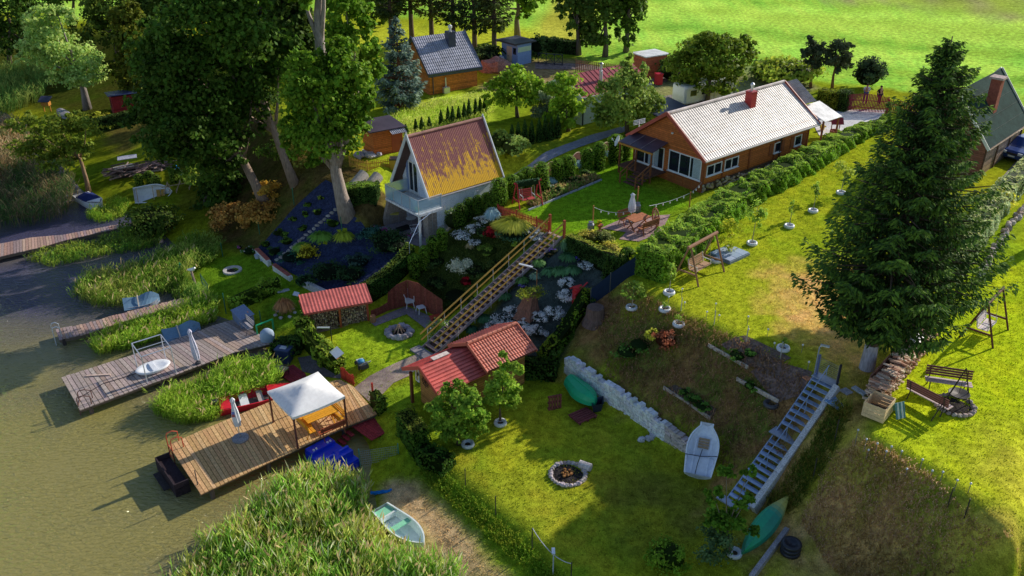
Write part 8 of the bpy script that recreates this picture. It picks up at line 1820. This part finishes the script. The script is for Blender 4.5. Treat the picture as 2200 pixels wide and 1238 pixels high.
for at,s,c,lab in (((1800,866),(.85,.8,.06),(.22,.34,.58),"square blue metal lid beside the head of the metal stairs"),((1818,842),(.4,.45,.05),(.36,.34,.38),"small grey slab beside the blue metal lid"),((1737,813),(.45,.35,.06),(.55,.22,.12),"terracotta tile at the corner of the bare soil bed"),((1846,842),(.25,.7,.1),(.42,.45,.5),"pale board leaning at the plank fence foot")):simple("ground_slab",lab,"slab",P(*at),lambda m:m.bx(-s[0]/2,s[0]/2,-s[1]/2,s[1]/2,0,s[2]),CONC,.5,None,c)
def plankfence():
 a,b=P(1862,842),P(1968,722);d=b-a;L=d.xy.length;t=thing("plank_fence","low leaning plank fence between the great spruce and the firewood","fence",a,math.atan2(d.y,d.x));m=MB()
 for i in range(int(L/.16)):m.box((i*.16+.08,0,.42),(.14,.03,.95+R.uniform(-.06,.06)),J((.34,.17,.12),.2))
 for z in (.2,.7):m.beam((0,-.03,z),(L,-.03,z),.04,.08,(.2,.1,.08))
 m.build("planks",WOODW,t);w=thing("firewood_stack","long stack of split firewood along the plank fence","firewood",a,math.atan2(d.y,d.x));m=MB()
 for k in range(760):
  x=R.uniform(-.7,L*.95);j=int(R.uniform(0,9));z=.08+j*.105;y=-.55+R.uniform(-.28,.28);an=R.uniform(-.25,.25);c=J(R.choice([(.60,.42,.3),(.46,.28,.2),(.68,.52,.4),(.36,.18,.12)]),.2);m.box((x,y,z),(R.uniform(.07,.13),R.uniform(.3,.5),R.uniform(.05,.1)),c,an)
 m.bx(-.7,L*.95,-.8,-.3,.0,.75,(.05,.03,.02));o=m.build("logs",WOOD,w);o["kind"]="stuff";m=MB(col=(.5,.48,.5));m.slab([(L*.6,-.75,1.02),(L*.78,-.75,1.02),(L*.82,-.1,1.2),(L*.64,-.1,1.2)],.03);m.build("cover_sheet",TIN,w)
 t=thing("wooden_crate","open pale plank crate at the lower end of the firewood","crate",P(1872,905),math.atan2(d.y,d.x));c=(.70,.48,.27);W,D,H=1.15,.95,.75;m=MB()
 for k in range(4):
  z=.1+k*.18;m.bx(0,W,-D/2,-D/2+.03,z,z+.165,J(c,.1));m.bx(0,W,D/2-.03,D/2,z,z+.165,J(c,.1));m.bx(-.001,.029,-D/2+.03,D/2-.03,z,z+.165,J(c,.1));m.bx(W-.03,W,-D/2+.03,D/2-.03,z,z+.165,J(c,.1))
 m.build("side",WOOD,t);m=MB(col=(.12,.07,.05));m.bx(.03,W-.03,-D/2+.03,D/2-.03,.08,.16);m.build("floor",WOOD,t);simple("folding_stand","green and white striped folding stand beside the firewood","stand",P(1926,893),lambda m:[m.slab([(-.25+i*.1,-.3,.05),(-.17+i*.1,-.3,.05),(-.17+i*.1,0,.7),(-.25+i*.1,0,.7)],.02,(.55,.62,.6) if i%2 else (.10,.22,.22)) for i in range(5)]+[m.slab([(.25,.3,.05),(-.25,.3,.05),(-.25,.0,.7),(.25,.0,.7)],.02,(.12,.26,.26))],WOOD,.3)
plankfence()
for k in range(26):u=k/25;p=P(1962+40*u,745-55*u);simple("edging_stone","one of the pale pebbles in the stone strip beside the plank fence","stone",p+Vector((R.uniform(-.3,.3),R.uniform(-.2,.2),0)),lambda m:m.rock((0,0,.05),(.13,.1,.09),J((.55,.5,.45),.2),4,6),STONE,0,"pebbles beside the plank fence")
for k in range(46):u=k/45;p=pl([P(2098,605),P(2130,545),P(2165,490),P(2200,445)],u);simple("edging_stone","one of the field stones at the foot of the pale hedge","stone",p+Vector((R.uniform(-.1,.25),R.uniform(-.15,.1),0)),lambda m:m.rock((0,0,.12),(.2,.17,.2),J((.42,.34,.31),.25),4,6),STONE,0,"field stones at the foot of the pale hedge")
def light(px,py,h,lab,grp,col=(.78,.78,.74),r=.055,sc=(.25,.25,.27)):
 t=thing("solar_light",lab,"garden light",P(px,py),0,grp);m=MB(col=sc);m.cyl((0,0,-.1),(0,0,h),.014,n=5);m.build("stake",METAL,t);m=MB(col=col);m.rock((0,0,h+r*.8),(r,r,r),col,6,8,0);m.build("globe",PLAST,t)
for x,y,h in ((1464,640,.5),(1436,650,.3),(1470,662,.3),(1517,688,.45),(1544,690,.3),(1606,722,.35),(1648,724,.4),(1662,752,.35),(1722,758,.4),(1735,795,.4),(1536,672,.5),(1605,700,.5)):light(x,y,h,"one of the little globe lights along the crest of the dry bank","globe lights along the bank crest")
for x,y,h in ((1836,958,.8),(1856,970,.6),(1862,985,.4),(1880,975,.5),(1899,992,.5),(1910,982,.5),(1932,992,.5),(1944,1026,.4),(1976,1010,.5),(1998,1030,.4),(2020,1035,.45),(2050,1055,.5),(2080,1058,.4)):light(x,y,h,"one of the small silvery stake lights along the lower edge of the right lawn","stake lights along the right lawn",(.6,.62,.66),.05)
for x,y,tp,lab in ((1463,668,640,"on the crest below the log swing"),(1534,698,668,"in the middle of the crest"),(1603,735,700,"above the upper soil bed"),(1676,772,735,"beside the shaded tyre planter"),(2036,1088,1048,"upper one by the stake lights"),(2072,1112,1072,"lower one by the stake lights"),(1000,1042,1007,"first along the front lawn from the round tree"),(1065,1106,1066,"second along the front lawn from the round tree"),(1143,1180,1134,"holding the upper end of the pale rope"),(1792,952,902,"beside the metal stairs landing"),(1746,1030,985,"beside the lower flight of the metal stairs"),(1226,1262,1208,"holding the lower end of the pale rope")):
 p=P(x,y);post("fence_post","thin fence stake "+lab,p,top_z(p,tp),.025,(.55,.55,.52) if y<780 else (.07,.06,.06),"fence post","thin fence stakes",METAL)
simple("rope","pale slack rope between two fence stakes on the front lawn","rope",(0,0,0),lambda m:m.tube([(lambda q:q-Vector((0,0,1.6*u*(1-u))))((P(1143,1180)+Vector((0,0,1.2))).lerp(P(1226,1262)+Vector((0,0,1.3)),u)) for u in [k/9 for k in range(10)]],.018,5),FABRIC,col=(.5,.52,.58));gardenlamp("small solar lamp below the pale rope",(1188,1235),1.0,(.0,.2),(.4,.42,.46),.35)
def junk():
 t=thing("lumber_pile","long heap of branches boards and old logs in the lakeside camp","wood pile",P(300,372),rad(22));m=MB()
 for k in range(120):x,y=R.uniform(-2.4,2.4),R.gauss(0,.55);a=R.gauss(.1,.5);L=R.uniform(.6,2.2);dd=Vector((math.cos(a),math.sin(a),R.uniform(-.15,.25)));p=Vector((x,y,R.uniform(.1,.75)));m.cyl(p-dd*L/2,p+dd*L/2,R.uniform(.03,.08),n=5,col=J((.20,.14,.13),.3))
 m.bx(-2.2,2.2,-.5,.5,-.1,.4,(.05,.035,.035));m.build("logs",BARK,t);s=MB(col=(.34,.34,.42));s.slab([(-1.6,.9,1.1),(.0,.9,1.15),(.0,1.6,1.25),(-1.6,1.6,1.2)],.04);s.beam((-2.0,-.3,.85),(-.4,-.1,.95),.18,.05,(.42,.36,.33));s.beam((-1.9,-.6,.8),(-.3,-.4,.85),.18,.05,(.38,.3,.26));s.each("board",WOODW,t)
junk()
t=thing("sun_lounger","bright blue reclining garden chair in the lakeside camp","chair",P(395,382),rad(70));m=MB(col=(.02,.22,.55));m.slab([(-.3,-.5,.35),(.3,-.5,.35),(.3,.2,.3),(-.3,.2,.3)],.04);m.slab([(-.3,.2,.3),(.3,.2,.3),(.3,.8,.95),(-.3,.8,.95)],.04);m.build("seat",FABRIC,t);m=MB(col=(.6,.6,.62))
for x in (-.28,.28):m.cyl((x,-.45,.32),(x,-.2,0),.018,n=5);m.cyl((x,.2,.3),(x,.1,0),.018,n=5)
m.each("leg",METAL,t)
for x,y,lab in ((302,402,"first"),(324,396,"second"),(339,404,"third"),(376,392,"fourth")):column_shrub("thuja",lab+" of the small thujas behind the white dinghy on its stand",P(x,y),.4,1.2,(.07,.12,.012),500,.13,"small thujas behind the stand dinghy")
t=thing("grill_hut","small orange brown bird table with a dark roof by the left reeds","bird table",P(103,240));m=MB(col=(.40,.16,.03));m.bx(-.4,.4,-.3,.3,.7,1.1);m.each("box",WOOD,t);m=MB(col=(.03,.03,.06));m.slab([(-.6,-.5,1.2),(.6,-.5,1.2),(.6,.5,1.6),(-.6,.5,1.6)],.05);m.build("roof",TIN,t);m=MB(col=(.4,.16,.03))
for x in (-.35,.35):m.bx(x-.04,x+.04,-.04,.04,0,.7)
m.each("leg",WOOD,t)
for x,y,lab in ((208,262,"upper clipped yellow green shrub beside the red hut"),(225,275,"lower clipped yellow green shrub beside the red hut")):shrub("clipped_shrub",lab,(x,y),1.3,1.0,(.22,.24,.02),700,.2)
simple("rowing_boat","old boat lying upside down in the shade of the left garden","boat",P(140,250),lambda m:hull(m,3.6,1.2,.4,.6,.6,.05,(.24,.22,.25),M=Matrix.Translation((-1.8,0,.5)) @ Matrix.Rotation(PI,4,'X')),GRP,rad(-50));simple("rail_fence","rustic crossed pole fence right of the white dinghy","fence",P(385,412),lambda m:[m.cyl((-1.3,0,.6),(1.6,0,.7),.04,n=5)]+[m.cyl((x-.25,s*.2,0),(x+.25,-s*.2,.95),.035,n=5) for x in (-1,0,1) for s in (-1,1)],BARK,rad(25),None,(.36,.25,.17));simple("jetty","short grey jetty at the left edge among the reeds","jetty",PZ(10,275,.4),lambda m:m.box((0,0,0),(4,1.0,.12)),WOODW,rad(20),None,(.3,.3,.36))
reeds("rough_grass","dry tufted grass on the shaded bank of the front garden",None,5200,.28,(.17,.10,.045),(.26,.13,.075),0,(.1,-.05),world=[P(*q) for q in [(1270,660),(1372,625),(1480,690),(1700,790),(1760,830),(1640,1080),(1520,1000),(1300,830)]],width=.03,wilt=.8,leaves=3)
reeds("rough_grass","dry straw coloured grass on the bank at the lower right",None,5200,.25,(.48,.27,.15),(.34,.21,.08),0,(.1,-.05),world=[P(*q) for q in [(1850,945),(2000,1025),(2140,1160),(2230,1260),(1800,1240),(1715,1130),(1790,980)]],width=.03,wilt=.8,leaves=3)
reeds("meadow_grass","tall bright meadow grass behind the mossy cottage",None,4000,.5,(.30,.44,.04),(.46,.48,.10),0,(.1,-.05),world=[P(*q) for q in [(805,285),(850,245),(960,215),(1055,205),(1050,262),(960,288),(870,305)]],width=.04,wilt=.6,leaves=3)
reeds("rough_grass","lush grass strip between the sand and the front lawn",None,3500,.22,(.11,.20,.015),(.2,.24,.02),0,(.1,-.05),world=[P(*q) for q in [(900,1005),(960,1020),(1060,1110),(1225,1250),(1150,1250),(1000,1110),(900,1030)]],width=.03,wilt=.8,leaves=3)
reeds("rough_grass","wild weeds along the fence beside the metal stairs",None,1800,.4,(.06,.10,.012),(.14,.12,.02),0,(.1,-.05),world=[P(*q) for q in [(1790,870),(1830,880),(1790,980),(1720,1080),(1690,1110),(1640,1090),(1740,960)]],width=.03,wilt=.8,leaves=3)
def lawn(n):
 X=NR.uniform(-34,30,n);Y=NR.uniform(22,66,n);dep=Y*_c+22.5*_s;k=np.abs(X)*CF/dep<1130;Zz=gzn(X,Y);k &= Zz>.12
 i=np.clip(np.searchsorted(GX,X),0,len(GX)-1);j=np.clip(np.searchsorted(GY,Y),0,len(GY)-1);c=CC[i,j]
 X,Y,Zz,c=X[k],Y[k],Zz[k],c[k];N=len(X);a=NR.uniform(0,2*PI,N);h=NR.uniform(.03,.075,N);u=np.stack([np.cos(a)*h*.8,np.sin(a)*h*.8,h*.8],1);v=np.stack([-np.sin(a),np.cos(a),np.zeros(N)],1)*.022
 o=cards(np.stack([X,Y,Zz+.02],1),u,v,c*NR.uniform(.6,1.75,(N,1)),"grass",REED);o["kind"]="stuff";o["label"]="short mown grass blades across the lawns and banks"
lawn(150000)
w=bpy.data.worlds.new("World");sc.world=w;w.use_nodes=True
bg=w.node_tree.nodes["Background"];sky=w.node_tree.nodes.new("ShaderNodeTexSky");sky.sky_type='NISHITA';sky.sun_disc=False
SUN_EL=rad(24.6);SUN_AZ=math.atan2(3.09,2.33)   # clockwise from +Y
sky.sun_elevation=SUN_EL;sky.sun_rotation=SUN_AZ;sky.air_density=1.0;sky.dust_density=.6;sky.ozone_density=2.0
w.node_tree.links.new(sky.outputs[0],bg.inputs[0]);bg.inputs[1].default_value=.125
sd=bpy.data.lights.new("sun",'SUN');sd.energy=5.0;sd.angle=rad(.5);sd.color=(1,.935,.80)
so=link(bpy.data.objects.new("sun",sd));so.location=(60,80,60)
dirv=Vector((math.sin(SUN_AZ)*math.cos(SUN_EL),math.cos(SUN_AZ)*math.cos(SUN_EL),math.sin(SUN_EL)))
so.rotation_euler=dirv.to_track_quat('Z','Y').to_euler()
cd=bpy.data.cameras.new("camera");cd.sensor_width=36;cd.lens=36*CF/2200;cd.clip_end=3000;cd.clip_start=.5
cam=link(bpy.data.objects.new("camera",cd));cam.location=(0,0,CH);cam.rotation_euler=(PI/2-CTH,0,0)
sc.camera=cam
sc.view_settings.view_transform='Standard';sc.view_settings.look='None';sc.view_settings.exposure=0
sc.cycles.max_bounces=5;sc.cycles.transparent_max_bounces=6;sc.cycles.use_denoising=True
